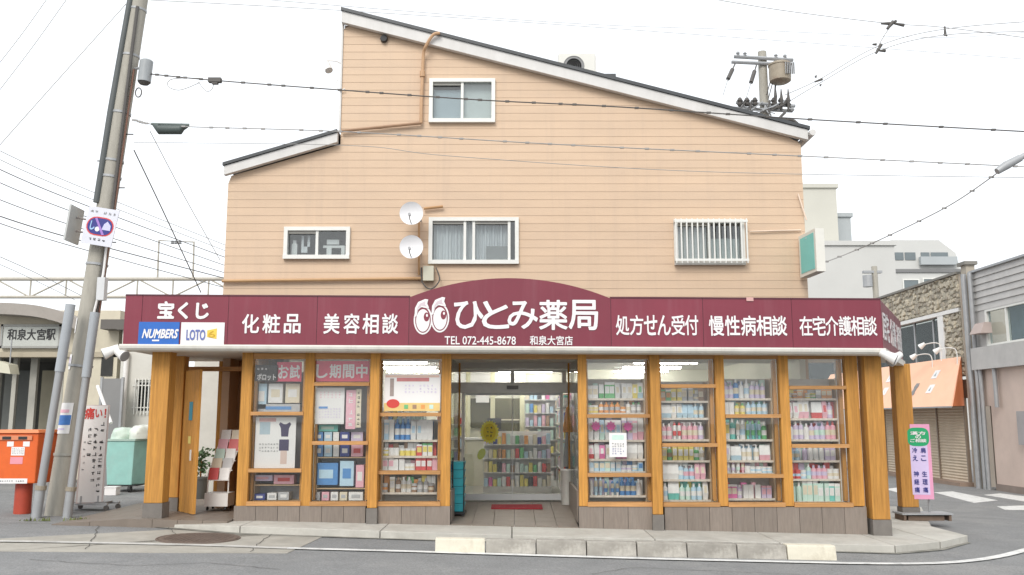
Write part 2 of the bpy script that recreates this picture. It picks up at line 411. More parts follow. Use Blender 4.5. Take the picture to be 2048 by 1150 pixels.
for q in ([(1868, 985), (1905, 983), (1995, 1001), (1948, 1006)], [(1968, 990), (2000, 987), (2075, 996), (2060, 1005)], [(1994, 1013), (2060, 1011), (2090, 1020), (2010, 1020)], [(1770, 978), (1812, 974), (1850, 984), (1812, 990)]):
    tag(gslab([gnd(*p) for p in q], 0.005, 0.004).build('road_marking', M_LINE), kind='structure')
# cracks and joints worn into the surfaces
M_CRACK = mat('crack_dark', (0.085, 0.082, 0.075), 0.95, 0.3, 8)
def crack(pts, wd, off, sd):
    rr = random.Random(sd); P_ = [gnd(*p) for p in pts]; out = []
    for a, b in zip(P_, P_[1:]):
        n_ = max(2, int((b - a).length / .12))
        for k in range(n_): q = a.lerp(b, k / n_); out.append(q + Vector((rr.uniform(-.02, .02), rr.uniform(-.025, .025), 0)))
    out.append(P_[-1]); tag(strip(out, wd, off).build('road_crack', M_CRACK), kind='structure')
crack([(60, 1120), (260, 1132), (420, 1126), (560, 1140)], .010, .007, 1)
crack([(1180, 1150), (1260, 1136), (1420, 1142), (1600, 1150)], .010, .007, 2)
crack([(1760, 1100), (1830, 1108), (1905, 1098)], .009, .007, 3)
crack([(198, 1048), (188, 1075), (170, 1100)], .010, .0105, 4); crack([(330, 1052), (352, 1070)], .008, .0105, 5); crack([(560, 1060), (520, 1085), (500, 1105)], .010, .0105, 6)
crack([(-10, 1046), (150, 1050), (330, 1054), (640, 1068)], .014, .0105, 7)
wd_ = MB(); rw = random.Random(5)
for k in range(260):
    q = gnd(rw.choice([150, 158, 172, 90, 60, 700, 770, 850]) + rw.gauss(0, 9), 0 + 1043, 0) if k < 200 else gnd(rw.uniform(640, 860), 1068, 0)
    hq = rw.uniform(.02, .07); an = rw.uniform(0, 6.28); dx_, dy_ = .012 * math.cos(an), .012 * math.sin(an); ln_ = Vector((rw.uniform(-.03, .03), rw.uniform(-.03, .03), hq)); zq = G(q.x) + .008
    wd_.add([(q.x - dx_, q.y - dy_, zq), (q.x + dx_, q.y + dy_, zq), (q.x + ln_.x, q.y + ln_.y, zq + hq)], [(0, 1, 2)])
tag(wd_.build('weeds', mat('weed_green', (.16, .19, .05), .8, .3, 9)), 'short weeds growing in the joint beside the pavement', 'weeds', kind='stuff')
# manhole
mh = gnd(397, 1078)
t = thing('manhole_cover', 'round rust-brown iron manhole cover set in the concrete apron', 'manhole', (mh.x, mh.y, G(mh.x) + 0.006))
zc = G(mh.x)
M_IRON = mat('rusty_iron', (0.14, 0.105, 0.085), 0.7, 0.25, 9, 0.4, 60)
mbr = MB(); mbr.lathe((mh.x, mh.y, zc + 0.006), [(0.30, 0.004), (0.50, 0.004), (0.505, 0.010), (0.52, 0.010), (0.525, 0)], 40)
def tilt(mb, x0):
    mb.v = [(v[0], v[1], v[2] - 0.022 * (v[0] - x0)) for v in mb.v]; return mb
tilt(mbr, mh.x).build('rim', M_IRON, t)
mbc = MB(); mbc.lathe((mh.x, mh.y, zc + 0.008), [(0.49, 0.0), (0.488, 0.009), (0.01, 0.010)], 40)
tilt(mbc, mh.x).build('lid', M_IRON, t)
studs = MB()
for i in range(-7, 8):
    for j in range(-7, 8):
        if i * i + j * j < 46: studs.box(mh.x + i * .063 - .018, mh.x + i * .063 + .018, mh.y + j * .063 - .018, mh.y + j * .063 + .018, zc + 0.016, zc + 0.024)
tag(tilt(studs, mh.x).build('tread_pattern', M_IRON, t), kind='stuff')
# kerb blocks: eight 0.6 m lengths, the two end ones painted cream
M_KERBC = mat('kerb_cream', (0.66, 0.62, 0.51), 0.85, 0.10, 5, 0.2, 90, dirt=(0.42, 0.37, 0.28), dscale=3, damt=0.8)
M_KERB = mat('kerb_worn', (0.33, 0.31, 0.275), 0.9, 0.18, 6, 0.4, 90, dirt=(0.62, 0.59, 0.53), dscale=4, damt=0.9, rnd=0.08, streak=(0.24, 0.22, 0.19), samt=0.5)
k0 = gnd(869, 1106); k1 = gnd(1676, 1121)
kd = (k1 - k0) / 8; perp = Vector((-kd.y, kd.x, 0)).normalized() * 0.20
names = ['first', 'second', 'third', 'fourth', 'fifth', 'sixth', 'seventh', 'eighth']
for i in range(8):
    a = k0 + kd * i; b = k0 + kd * (i + 1); e = kd.normalized() * 0.006
    a = a + e; b = b - e
    h = 0.17 + R.uniform(-.006, .006); ins = perp * 0.18
    zb = lambda p: Vector((p.x, p.y, G(p.x) - 0.02))
    zt = lambda p: Vector((p.x, p.y, G(p.x) + h))
    mb = MB(); mb.hexa([zb(a), zb(b), zb(b + perp), zb(a + perp)], [zt(a + ins), zt(b + ins), zt(b + perp), zt(a + perp)])
    endb = i in (0, 7)
    lab = ['cream painted concrete kerb block at the left end of the row of road kerbs', 'cream painted kerb block at the right end of the row of road kerbs'][i == 7] if endb else f'worn grey concrete kerb block, {names[i]} from the left in the row of road kerbs'
    tag(mb.build('kerb_block', M_KERBC if endb else M_KERB, bevel=0.015), lab, 'kerb block', 'kerb blocks along the road')

# ================================================================== THE HOUSE WITH THE SHOP
YF, YC, YG, YW, YD = 12.7, 13.0, 13.2, 14.3, 15.6
XL, XR_, XS = -4.70, 4.815, -2.86
Zp = Z_(24, YW); Zr = 6.39                                   # main roof: peak and low eave
Zl0, Zl1 = 5.77, 6.32                                         # low roof on the left
house = thing('pharmacy_building', 'peach clapboard house with a slanted roofline above a timber-framed pharmacy front', 'building', (0, YW, G(0)))
def roofz(x):
    if x >= XS: return Zp - 0.20 + (Zr - 0.20 - Zp + 0.20) * (x - XS) / (4.86 - XS)
    return Zl0 - 0.20 + (Zl1 - Zl0) * (x - XL) / (XS - XL)
WINS = []   # x0,x1,z0,z1 openings
def win_rect(px0, px1, py0, py1):
    x0 = X_(px0, (py0 + py1) / 2, YW); x1 = X_(px1, (py0 + py1) / 2, YW)
    r = (x0, x1, Z_(py1, YW), Z_(py0, YW)); WINS.append(r); return r
W_TOP = win_rect(860, 989, 160, 245)
W_L = win_rect(570, 699, 456, 517)
W_M = win_rect(859, 1036, 437, 527)
W_R = win_rect(1349, 1487, 441, 529)
ZB = 2.75
course = 0.135
z = ZB; YS = YW
while z < Zp:
    z0, z1 = z, z + course
    cuts = {z0, z1 - 0.0015}
    for (a, b, c, d) in WINS:
        for q in (c, d):
            if z0 < q < z1 - 0.0015: cuts.add(q)
    cuts = sorted(cuts); rows_ = {}
    for za, zb in zip(cuts, cuts[1:]):
        # intervals of wall between za and zb (left/right roof limits per level)
        def lim(zz):
            l = XL if roofz(XL) > zz else (XL + (zz - (Zl0 - 0.20)) / ((Zl1 - Zl0) / (XS - XL)))
            if l > XS: l = XS
            r = XR_
            if roofz(XR_) < zz: r = XS + (Zp - 0.20 - zz) / ((Zp - Zr) / (4.86 - XS))
            return l, r
        la, ra = lim(za); lb, rb = lim(zb)
        if ra - la < 0.02: continue
        if rb < lb: rb = lb = (la + ra) / 2
        segs = [((la, lb), (ra, rb))]
        for (a, b, c, d) in WINS:
            if c < (za + zb) / 2 < d:
                ns = []
                for (l, r) in segs:
                    if l[0] < a and b < r[0]:
                        ns += [(l, (a, a)), ((b, b), r)]
                    else: ns.append((l, r))
                segs = ns
        ya = YS - 0.0042 * (1 - (za - z0) / course); yb = YS - 0.0042 * (1 - (zb - z0) / course)
        for (l, r) in segs:
            if r[0] - l[0] < 0.01: continue
            full = sorted(x for h in WINS if not (h[3] <= z0 or h[2] >= z1) for x in h[:2])
            key = 0 if abs(za - z0) > 1e-6 or abs(zb - z1 + .0015) > 1e-6 else round(l[0], 2)
            rows_.setdefault(0 if len(cuts) > 2 else key, MB()).hexa([(l[0], ya, za), (r[0], ya, za), (r[0], YS + 0.03, za), (l[0], YS + 0.03, za)],
                    [(l[1], yb, zb), (r[1], yb, zb), (r[1], YS + 0.03, zb), (l[1], YS + 0.03, zb)])
    for mb in rows_.values(): mb.build('siding_board', M_SIDE, house)
    z = z1
# carcass behind the boards: sheathing seen only in the joints; built round the openings
def wall_with_holes(mb, x0, x1, z0, z1f, holes, y0, y1):
    xs = sorted({x0, x1} | {h[0] for h in holes if x0 < h[0] < x1} | {h[1] for h in holes if x0 < h[1] < x1})
    for a, b in zip(xs, xs[1:]):
        hs = sorted([(h[2], h[3]) for h in holes if h[0] <= a + 1e-6 and h[1] >= b - 1e-6])
        zz = z0
        for c, d in hs:
            mb.hexa([(a, y0, zz), (b, y0, zz), (b, y1, zz), (a, y1, zz)], [(a, y0, c), (b, y0, c), (b, y1, c), (a, y1, c)]); zz = d
        mb.hexa([(a, y0, zz), (b, y0, zz), (b, y1, zz), (a, y1, zz)], [(a, y0, z1f(a)), (b, y0, z1f(b)), (b, y1, z1f(b)), (a, y1, z1f(a))])
mb = MB()
wall_with_holes(mb, XL + 0.02, XS, ZB, lambda x: roofz(min(x, XS - 1e-4)) - 0.02, WINS, YW + 0.035, YW + 0.15)
wall_with_holes(mb, XS + 0.01, XR_ - 0.02, ZB, lambda x: roofz(x) - 0.02, WINS, YW + 0.035, YW + 0.15)
M_SHEATH = mat('siding_backing', (0.46, 0.33, 0.24), 0.8, 0.1, 3)
mb.build('wall', M_SHEATH, house)
mb = MB(); YB = 21.5
for bx in ((XL, XL + 0.12, YW + 0.16, YB, 0, Zl0 - 0.22), (XR_ - 0.12, XR_, YW + 0.16, YB, 0, roofz(XR_) - 0.02), (XS, XS + 0.1, YW + 0.16, YB, Zl1 - 0.4, Zp - 0.25)): B('side_wall', M_SIDE, house, bx)
B('back_wall', M_SIDE, house, (XL, XR_, YB + 0.01, YB + 0.15, 0, Zl0 - 0.25))
# roofs and barge boards
def slope_slab(name, xa, za, xb, zb, y0, y1, th, m, rise=0.0):
    mb = MB(); mb.hexa([(xa, y0, za - th), (xb, y0, zb - th), (xb, y1, zb - th), (xa, y1, za - th)], [(xa, y0, za), (xb, y0, zb), (xb, y1, zb), (xa, y1, za)])
    return mb.build(name, m, house)
rf = slope_slab('roof', XS - 0.03, Zp + 0.02, 4.93, Zr - 0.0, YW - 0.16, YB + 0.3, 0.055, M_ROOF)
mbx = MB(); e0 = (XS - 0.02, Zp - 0.036); e1 = (4.90, Zr - 0.055)
mbx.hexa([(e0[0], YW - 0.13, e0[1] - 0.20), (e1[0], YW - 0.13, e1[1] - 0.17), (e1[0], YW - 0.03, e1[1] - 0.17), (e0[0], YW - 0.03, e0[1] - 0.20)], [(e0[0], YW - 0.13, e0[1]), (e1[0], YW - 0.13, e1[1]), (e1[0], YW - 0.03, e1[1]), (e0[0], YW - 0.03, e0[1])])
mbx.build('barge_board', M_TRIMW, house)
slope_slab('roof', XL - 0.06, Zl0, XS - 0.035, Zl1 + 0.02, YW - 0.16, YB + 0.3, 0.05, M_ROOF)
mbx = MB(); e0 = (XL - 0.04, Zl0 - 0.053); e1 = (XS - 0.03, Zl1 - 0.033)
mbx.hexa([(e0[0], YW - 0.13, e0[1] - 0.15), (e1[0], YW - 0.13, e1[1] - 0.16), (e1[0], YW - 0.03, e1[1] - 0.16), (e0[0], YW - 0.03, e0[1] - 0.15)], [(e0[0], YW - 0.13, e0[1]), (e1[0], YW - 0.13, e1[1]), (e1[0], YW - 0.03, e1[1]), (e0[0], YW - 0.03, e0[1])])
mbx.build('barge_board', M_TRIMW, house)
B('corner_trim', M_TRIMW, house, (XS - 0.035, XS - 0.004, YW - 0.025, YW + 0.06, Zl1 + 0.03, Zp - 0.06))
# end of gutter at the low eave
mb = MB(); mb.tube([(4.96, YW - 0.2, Zr - 0.12), (4.96, YB, Zr - 0.12)], 0.055, 8); mb.build('gutter', M_TRIMW, house)
# windows
def window(rect, mull, curtain=None, bars=False, leaf=True, dark=0.3, rm=M_ROOM):
    x0, x1, z0, z1 = rect; y = YW
    f = 0.050
    wn = MB()
    wn.box(x0 - .012, x1 + .012, y - 0.055, y + 0.06, z1 - f, z1 + .012).box(x0 - .012, x1 + .012, y - 0.075, y + 0.06, z0 - .015, z0 + f)
    wn.box(x0 - .012, x0 + f, y - 0.055, y + 0.06, z0 + f, z1 - f).box(x1 - f, x1 + .012, y - 0.055, y + 0.06, z0 + f, z1 - f)
    wo_ = wn.build('window', M_ALU, house)
    for k, mxx in enumerate(mull):
        B('sash_bar', M_ALU, wo_, (x0 + (x1 - x0) * mxx - 0.022, x0 + (x1 - x0) * mxx + 0.022, y - 0.03, y + 0.05, z0 + f, z1 - f))
    xs_ = [0] + mull + [1]
    for k in range(len(xs_) - 1):
        a = x0 + (x1 - x0) * xs_[k] + (f if k == 0 else .022); b = x0 + (x1 - x0) * xs_[k + 1] - (f if k == len(xs_) - 2 else .022)
        yy = y + (0.0 if k % 2 else 0.03)
        B('pane', M_GLASSH, wo_, (a, b, yy, yy + 0.006, z0 + f, z1 - f))
        if k % 2 == 0:                                   # sash head of the recessed leaf
            B('sash_head', mat('sash_grey', (0.42, 0.41, 0.37), 0.5, 0.05, 5), wo_, (a, b, y - 0.01, y + 0.028, z1 - f - 0.045, z1 - f - 0.001))
    # room behind
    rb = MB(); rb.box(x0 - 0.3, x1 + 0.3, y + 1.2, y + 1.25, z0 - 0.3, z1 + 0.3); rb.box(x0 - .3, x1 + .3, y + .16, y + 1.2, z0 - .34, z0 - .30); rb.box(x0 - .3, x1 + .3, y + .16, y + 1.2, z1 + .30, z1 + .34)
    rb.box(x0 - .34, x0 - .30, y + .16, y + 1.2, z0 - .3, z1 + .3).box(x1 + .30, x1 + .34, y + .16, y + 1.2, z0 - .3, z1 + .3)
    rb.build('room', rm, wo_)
    if curtain:
        for (ca, cb, top, bot, m) in curtain:
            mb = MB(); n = 60; vs = []
            xa = x0 + (x1 - x0) * ca; xb = x0 + (x1 - x0) * cb
            for i in range(n + 1):
                xx = xa + (xb - xa) * i / n; yy = y + 0.14 + 0.022 * math.sin(i * 0.9) + 0.012 * math.sin(i * 2.3 + 1)
                vs += [(xx, yy, z0 + (z1 - z0) * bot), (xx, yy, z0 + (z1 - z0) * top)]
            mb.add(vs, [(2 * i, 2 * i + 2, 2 * i + 3, 2 * i + 1) for i in range(n)])
            mb.build('curtain', m, wo_, smooth=True)
    return wo_
M_SHADE = mat('roller_blind', (0.46, 0.53, 0.58), 0.8, 0.05, 3)
M_FROST = mat('frosted_blind', (0.66, 0.69, 0.68), 0.8, 0.05, 3)
w1 = window(W_TOP, [0.5])
B('blind', M_SHADE, w1, (W_TOP[0] + .05, W_TOP[0] + .49 * (W_TOP[1] - W_TOP[0]), YW + .10, YW + .105, W_TOP[2] + .02, W_TOP[3] - .14))
B('blind', M_FROST, w1, (W_TOP[0] + .52 * (W_TOP[1] - W_TOP[0]), W_TOP[1] - .05, YW + .10, YW + .105, W_TOP[2] + .02, W_TOP[3] - .04))
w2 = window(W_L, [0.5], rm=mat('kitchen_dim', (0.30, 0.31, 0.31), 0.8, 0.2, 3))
x0, x1, z0, z1 = W_L
# things on the sill behind the glass
def sill_item(name, lab, cat, m, bx):
    o = B(name, m, None, *bx); tag(o, lab, cat); return o
sill_item('bottle', 'white bottle behind the glass of the small left kitchen window', 'bottle', M_PAPER, [(x0 + .08, x0 + .17, YW + .12, YW + .2, z0 + .02, z0 + .27), (x0 + .10, x0 + .15, YW + .13, YW + .19, z0 + .27, z0 + .33)])
sill_item('cloth', 'pale cloth hanging in the left pane of the small kitchen window', 'cloth', M_CURT, [(x0 + .24, x0 + .34, YW + .12, YW + .15, z0 + .12, z0 + .40), (x0 + .28, x0 + .38, YW + .12, YW + .14, z0 + .22, z0 + .40)])
sill_item('dish_rack', 'white dish rack behind the right pane of the small kitchen window', 'dish rack', M_PAPER, [(x0 + .60, x0 + .96, YW + .12, YW + .2, z0 + .20, z0 + .24), (x0 + .66, x0 + .74, YW + .12, YW + .16, z0 + .02, z0 + .20), (x0 + .90, x0 + .96, YW + .12, YW + .16, z0 + .02, z0 + .20), (x0 + .66, x0 + .86, YW + .12, YW + .17, z0 + .26, z0 + .34)])
w3 = window(W_M, [0.40, 0.50, 0.90], curtain=[(0.04, 0.5, 0.90, 0.06, M_CURT), (0.5, 0.90, 0.90, 0.06, M_CURT)])
x0, x1, z0, z1 = W_M
B('box_behind_glass', M_GREY, w3, (x0 + .64 * (x1 - x0), x0 + .89 * (x1 - x0), YW + .06, YW + .1, z0 + .06, z0 + .30))
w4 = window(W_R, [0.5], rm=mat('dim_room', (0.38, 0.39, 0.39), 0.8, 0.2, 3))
x0, x1, z0, z1 = W_R
B('blind', mat('grey_blind', (0.58, 0.59, 0.58), 0.8, 0.08, 3), w4, (x0 + .05, x0 + .48 * (x1 - x0), YW + .10, YW + .105, z0 + .05, z1 - .05))
B('blind', mat('green_grey_blind', (0.46, 0.51, 0.50), 0.8, 0.08, 3), w4, (x0 + .52 * (x1 - x0), x1 - .05, YW + .10, YW + .105, z0 + .05, z0 + .45))
B('grille_rail', M_ALU, w4, (x0 - .02, x1 + .04, YW - .16, YW - .13, z1 - .06, z1 - .02)); B('grille_rail', M_ALU, w4, (x0 - .02, x1 + .04, YW - .16, YW - .13, z0 + .03, z0 + .07))
for k in (x0 - .01, x1 + .03):
    for q in (z1 - .055, z0 + .035): B('grille_stay', M_ALU, w4, (k - .012, k + .012, YW - .129, YW - .056, q, q + .03))
for k in range(14):
    xx = x0 + (x1 - x0 + .02) * k / 13
    bb = MB(); bb.box(xx - .011, xx + .011, YW - .157, YW - .133, z0 + .0, z1 + .0); bb.build('grille_bar', M_ALU, w4)
# vent, downpipe, gutter run and conduit on the wall
vp = at(768, 78, YW - .03)
vt = MB(); vt.lathe((vp.x, YW - .075, vp.z), [(0.055, 0.0), (0.062, 0.02), (0.062, 0.06)], 16, axis='y'); vt.build('vent_cap', M_BLACK, house, smooth=True)
M_PIPE = mat('tan_pipe', (0.52, 0.32, 0.18), 0.5, 0.08, 4)
pp = [at(880, 66, YW - .2), at(866, 70, YW - .2), at(852, 92, YW - .16), at(847, 108, YW - .09), at(845, 150, YW - .07), at(843, 200, YW - .07), at(842, 246, YW - .07)]
mb = MB(); mb.tube(smooth_pts(pp, 5), 0.028, 8); dp = mb.build('downpipe', M_PIPE, house, smooth=True)
q = at(845, 148, YW - .07); mb = MB(); mb.cyl((q.x, q.y, q.z - .05), (q.x, q.y, q.z + .05), .045, n=10); mb.build('pipe_collar', M_PIPE, dp)
mb = MB(); mb.tube([at(842, 246, YW - .07), at(683, 262, YW - .07)], 0.026, 8); mb.build('drain_run', mat('brown_pipe', (0.33, 0.20, 0.12), .5, .1, 4), house)
mb = MB(); mb.tube([at(444, 562, YW - .06), at(846, 557, YW - .06)], 0.026, 8); mb.build('conduit', mat('ochre_conduit', (0.45, 0.27, 0.13), .5, .1, 4), house)
p = at(857, 547, YW - .1)
B('junction_box', mat('beige_box', (0.55, 0.53, 0.42), .5, .05, 4), house, (p.x - .085, p.x + .085, YW - .14, YW - .02, p.z - .12, p.z + .12))
mb = MB(); mb.tube(smooth_pts([at(872, 535, YW - .08), at(879, 560, YW - .1), at(862, 578, YW - .1), at(845, 565, YW - .1), at(843, 535, YW - .08)], 5), 0.012, 6); mb.build('loop_cable', M_CABLE, house)
mb = MB(); mb.tube([at(1500, 463, YW - .04), at(1602, 460, YW - .04)], .012, 6); mb.build('cable_clip_run', mat('pale_cable', (.75, .6, .48), .5, .05, 4), house)
mb = MB(); mb.tube([at(1596, 388, YW - .04), at(1613, 440, YW - .1)], .012, 6); mb.build('stay', mat('pale_cable', (.75, .6, .48)), house)
# satellite dishes
def dish(px, py, lab, arm):
    p = at(px, py, YW - .35)
    t = thing('satellite_dish', lab, 'satellite dish', (p.x, p.y, p.z - .2), 'satellite dishes on the wall')
    mb = MB(); prof = [(0.0, 0.055)]
    n = 28; vs = []; rings = [(0.01, .06), (0.06, .055), (0.11, .04), (0.155, .018), (0.185, 0.0), (0.19, -.004), (0.188, .012), (0.155, .032), (0.01, .072)]
    mb.lathe((p.x, p.y - .02, p.z), rings, n, axis='y')
    d = mb.build('reflector', mat('dish_white', (0.80, 0.80, 0.81), .4, .02, 3), t, smooth=True)
    mb = MB(); mb.tube([(p.x, p.y + .02, p.z - .17), (p.x - .01, p.y - .16, p.z - .12), (p.x - .01, p.y - .2, p.z - .06)], .009, 6)
    mb.build('feed_arm', M_GALV, t)
    mb = MB(); mb.cyl((p.x - .01, p.y - .22, p.z - .06), (p.x - .01, p.y - .15, p.z - .06), .022, n=10); mb.build('feed_horn', M_GALV, t)
    mb = MB(); mb.tube([(p.x, p.y + .05, p.z), (p.x + .09, p.y + .12, p.z - .02), (p.x + .12, YW - .025, p.z - .05)], .017, 8); mb.build('mount', M_GALV, t)
    if arm:
        mb = MB(); mb.tube([at(848, 417, YW - .06), at(886, 413, YW - .06)], .022, 8); mb.build('wall_bracket', mat('rust_bracket', (.45, .25, .11), .6, .15, 5), t)
    else:
        mb = MB(); mb.tube([at(838, 445, YW - .06), at(838, 550, YW - .06)], .017, 8); mb.build('mast', mat('rust_bracket', (.45, .25, .11)), t)
dish(823, 427, 'upper white satellite dish beside the middle window, with a rust-brown bracket', True)
dish(823, 494, 'lower white satellite dish beside the middle window, above the junction box', False)
# camera lamp left of the gable
p = at(655, 130, YW + .3)
t = thing('wall_lamp', 'small white lamp on an arm sticking out left of the gable', 'lamp', (p.x, p.y, p.z - .1))
mb = MB(); mb.tube([(XS, p.y, p.z - .02), at(672, 122, YW + .3), at(655, 121, YW + .3)], .012, 6); mb.build('arm', M_WHITE, t)
mb = MB(); mb.tube([at(650, 122, YW + .3), at(654, 130, YW + .3), at(658, 141, YW + .25)], [.035, .06, .07], 10); mb.build('lamp_head', M_WHITE, t, smooth=True)
p = at(676, 172, YW + .1)
t2 = thing('cable_anchor', 'small hook holding the upper cable at the left edge of the gable', 'hook', (p.x, p.y, p.z - .05))
mb = MB(); mb.tube(smooth_pts([at(690, 178, YW - .05), at(678, 180, YW - .05), at(672, 168, YW - .05), at(675, 160, YW - .05)], 4), .01, 6); mb.build('hook', M_WHITE, t2)
# air conditioner on the roof slope
AY = 17.6
a0 = at(1117, 150, AY); a1 = at(1190, 106, AY)
rz = lambda x: Zp + .02 + (Zr - Zp - .02) * (x - XS + .03) / (4.93 - XS + .03)
t = thing('air_conditioner', 'white outdoor air conditioner unit standing on the sloping roof', 'air conditioner', (a0.x + .35, AY, rz(a0.x + .35)))
aw = a1.x - a0.x; ax0, ax1 = a0.x, a1.x; az1 = a1.z; az0 = az1 - .60
B('casing', mat('ac_white', (.72, .71, .66), .5, .05, 3), t, (ax0, ax1, AY, AY + .3, az0, az1), bevel=.015)
mb = MB(); mb.lathe((ax0 + aw * .42, AY - .012, (az0 + az1) / 2 + .02), [(.20, 0.010), (.215, 0), (.225, .02)], 28, axis='y'); mb.build('fan_ring', M_GREY, t)
for k in range(1, 5):
    mb = MB(); mb.lathe((ax0 + aw * .42, AY - .018, (az0 + az1) / 2 + .02), [(.04 * k - .006, 0.004), (.04 * k, 0), (.04 * k + .003, .004)], 24, axis='y'); mb.build('guard_ring', M_GREY, t)
B('side_louvre', M_WHITE, t, (ax1 + .002, ax1 + .03, AY + .03, AY + .27, az0 + .05, az1 - .05))
B('foot', M_GREY, t, (ax0 + .06, ax0 + .12, AY + .02, AY + .28, rz(ax0 + .1) - .03, az0 + .01))
B('foot', M_GREY, t, (ax1 - .12, ax1 - .06, AY + .02, AY + .28, rz(ax1 - .1) - .03, az0 + .01))
q = at(1210, 152, 17.0)
tag(B('roof_duct', M_ROOF, None, (q.x - .2, q.x + .22, 17.0, 17.4, rz(q.x + .2) - .02, q.z + .05)), 'low dark duct on the roof right of the air conditioner', 'duct')

# ------------------------------------------------------------------ signboard
KS = -0.0055
def shear(mb): mb.v = [(v[0], v[1], v[2] + KS * v[0]) for v in mb.v]; return mb
ZS0, ZS1, ZA = 2.628, 3.325, 3.612
sign = thing('shop_signboard', 'long maroon pharmacy signboard with white lettering and an arched centre', 'signboard', (0, YF, ZS0))
def fx(px, py=640): return X_(px, py, YF)
XE0, XE1 = fx(248), fx(1763)
bounds = [fx(p) for p in (248, 283, 456, 634, 818, 1222, 1406, 1584, 1763)]
BACK = 0.28
panels = []
for i in range(8):
    a, b = bounds[i] + .004, bounds[i + 1] - .004
    mb = MB()
    if i == 4:
        cxa = (a + b) / 2; top = []
        n = 32
        for k in range(n + 1):
            tt = k / n; top.append((b + (a - b) * tt, ZS1 + (ZA - ZS1) * math.sin(math.pi * min(1, max(0, tt))) ** 1.0 * (1 - 0.10 * math.sin(math.pi * tt) ** 6)))
        # circular segment
        wv = (b - a) / 2; hh = ZA - ZS1; rad = (wv * wv + hh * hh) / (2 * hh)
        top = []
        for k in range(n + 1):
            xx = b + (a - b) * k / n; top.append((xx, ZS1 + math.sqrt(max(0, rad * rad - (xx - cxa) ** 2)) - (rad - hh)))
        mb.prism([(a, ZS0), (b, ZS0)] + top, YF, YF + BACK)
    else:
        mb.box(a, b, YF, YF + BACK, ZS0, ZS1)
    panels.append(shear(mb).build('sign_panel', M_MAROON, sign))
for i in range(1, 8):
    b_ = bounds[i]
    o = MB(); o.box(b_ - .0035, b_ + .0035, YF + .006, YF + BACK - .01, ZS0 + .003, ZS1 + .025); shear(o).build('seam_strip', M_MAROOND, sign)
mb = MB()
for i in (0, 1, 2, 3, 5, 6, 7): mb.box(bounds[i] + .003, bounds[i + 1] - .003, YF - .008, YF + .05, ZS1 + .0015, ZS1 + .022)
shear(mb).build('top_cap', M_MAROOND, sign)
B('cap_tab', mat('pink_tab', (.6, .35, .33), .5, .1, 4), sign, (fx(1494), fx(1508), YF - .015, YF + .02, ZS1 - .03 + KS * 3.4, ZS1 + .022 + KS * 3.4))
# white gutter trim below
mb = MB(); prof = [(YF - .035, ZS0 - .004), (YF - .045, ZS0 - .025), (YF - .040, ZS0 - .060), (YF - .01, ZS0 - .09), (YF + .10, ZS0 - .105), (YF + .12, ZS0 - .004)]
vs = [(XE0 - .03, y, z) for y, z in prof] + [(XE1 + .02, y, z) for y, z in prof]; n = len(prof)
mb.add(vs, [tuple(range(n)), tuple(range(2 * n - 1, n - 1, -1))] + [(i, i + n, (i + 1) % n + n, (i + 1) % n) for i in range(n)])
shear(mb).build('gutter_trim', mat('gutter_white', (.64, .62, .57), .5, .08, 3, streak=(.40, .37, .32), samt=.5), sign)
def ft(body, px0, px1, py0, py1, panel, bold=0.012, m=M_LETTER, **k):
    c = at((px0 + px1) / 2, (py0 + py1) / 2, YF); wv = (px1 - px0) / FPX * 12.8; hv = (py1 - py0) / FPX * 12.85
    return text(body, (c.x, YF, c.z), (1, 0, KS), ZU, wv, hv, m, panels[panel], bold=bold, **k)
ft('宝くじ', 317, 417, 604, 637, 1, 0.03)
ft('化', 485, 518, 629, 666, 2, .015); ft('粧', 526, 560, 629, 666, 2, .015); ft('品', 569, 601, 629, 666, 2, .015)
for ch, a in zip('美容相談', (648, 688, 726, 765)): ft(ch, a, a + 31, 628, 667, 3, .015)
for ch, a, b in zip('ひとみ', (909, 965, 1016), (966, 1017, 1075)): ft(ch, a, b, 603, 657, 4, .012)
for ch, a, b in zip('薬局', (1079, 1138), (1134, 1195)): ft(ch, a, b, 601, 659, 4, .014)
ft('TEL 072-445-8678', 890, 1031, 673, 689, 4, .008); ft('和泉大宮店', 1060, 1145, 672, 690, 4, .012)
for ch, a in zip('処方せん受付', (1232, 1260, 1288, 1315, 1343, 1370)): ft(ch, a, a + 26, 631, 670, 5, .012)
for ch, a in zip('慢性病相談', (1418, 1450, 1482, 1513, 1544)): ft(ch, a, a + 29, 632, 671, 6, .014)
for ch, a in zip('在宅介護相談', (1599, 1625, 1651, 1677, 1702, 1728)): ft(ch, a, a + 25, 633, 671, 7, .012)
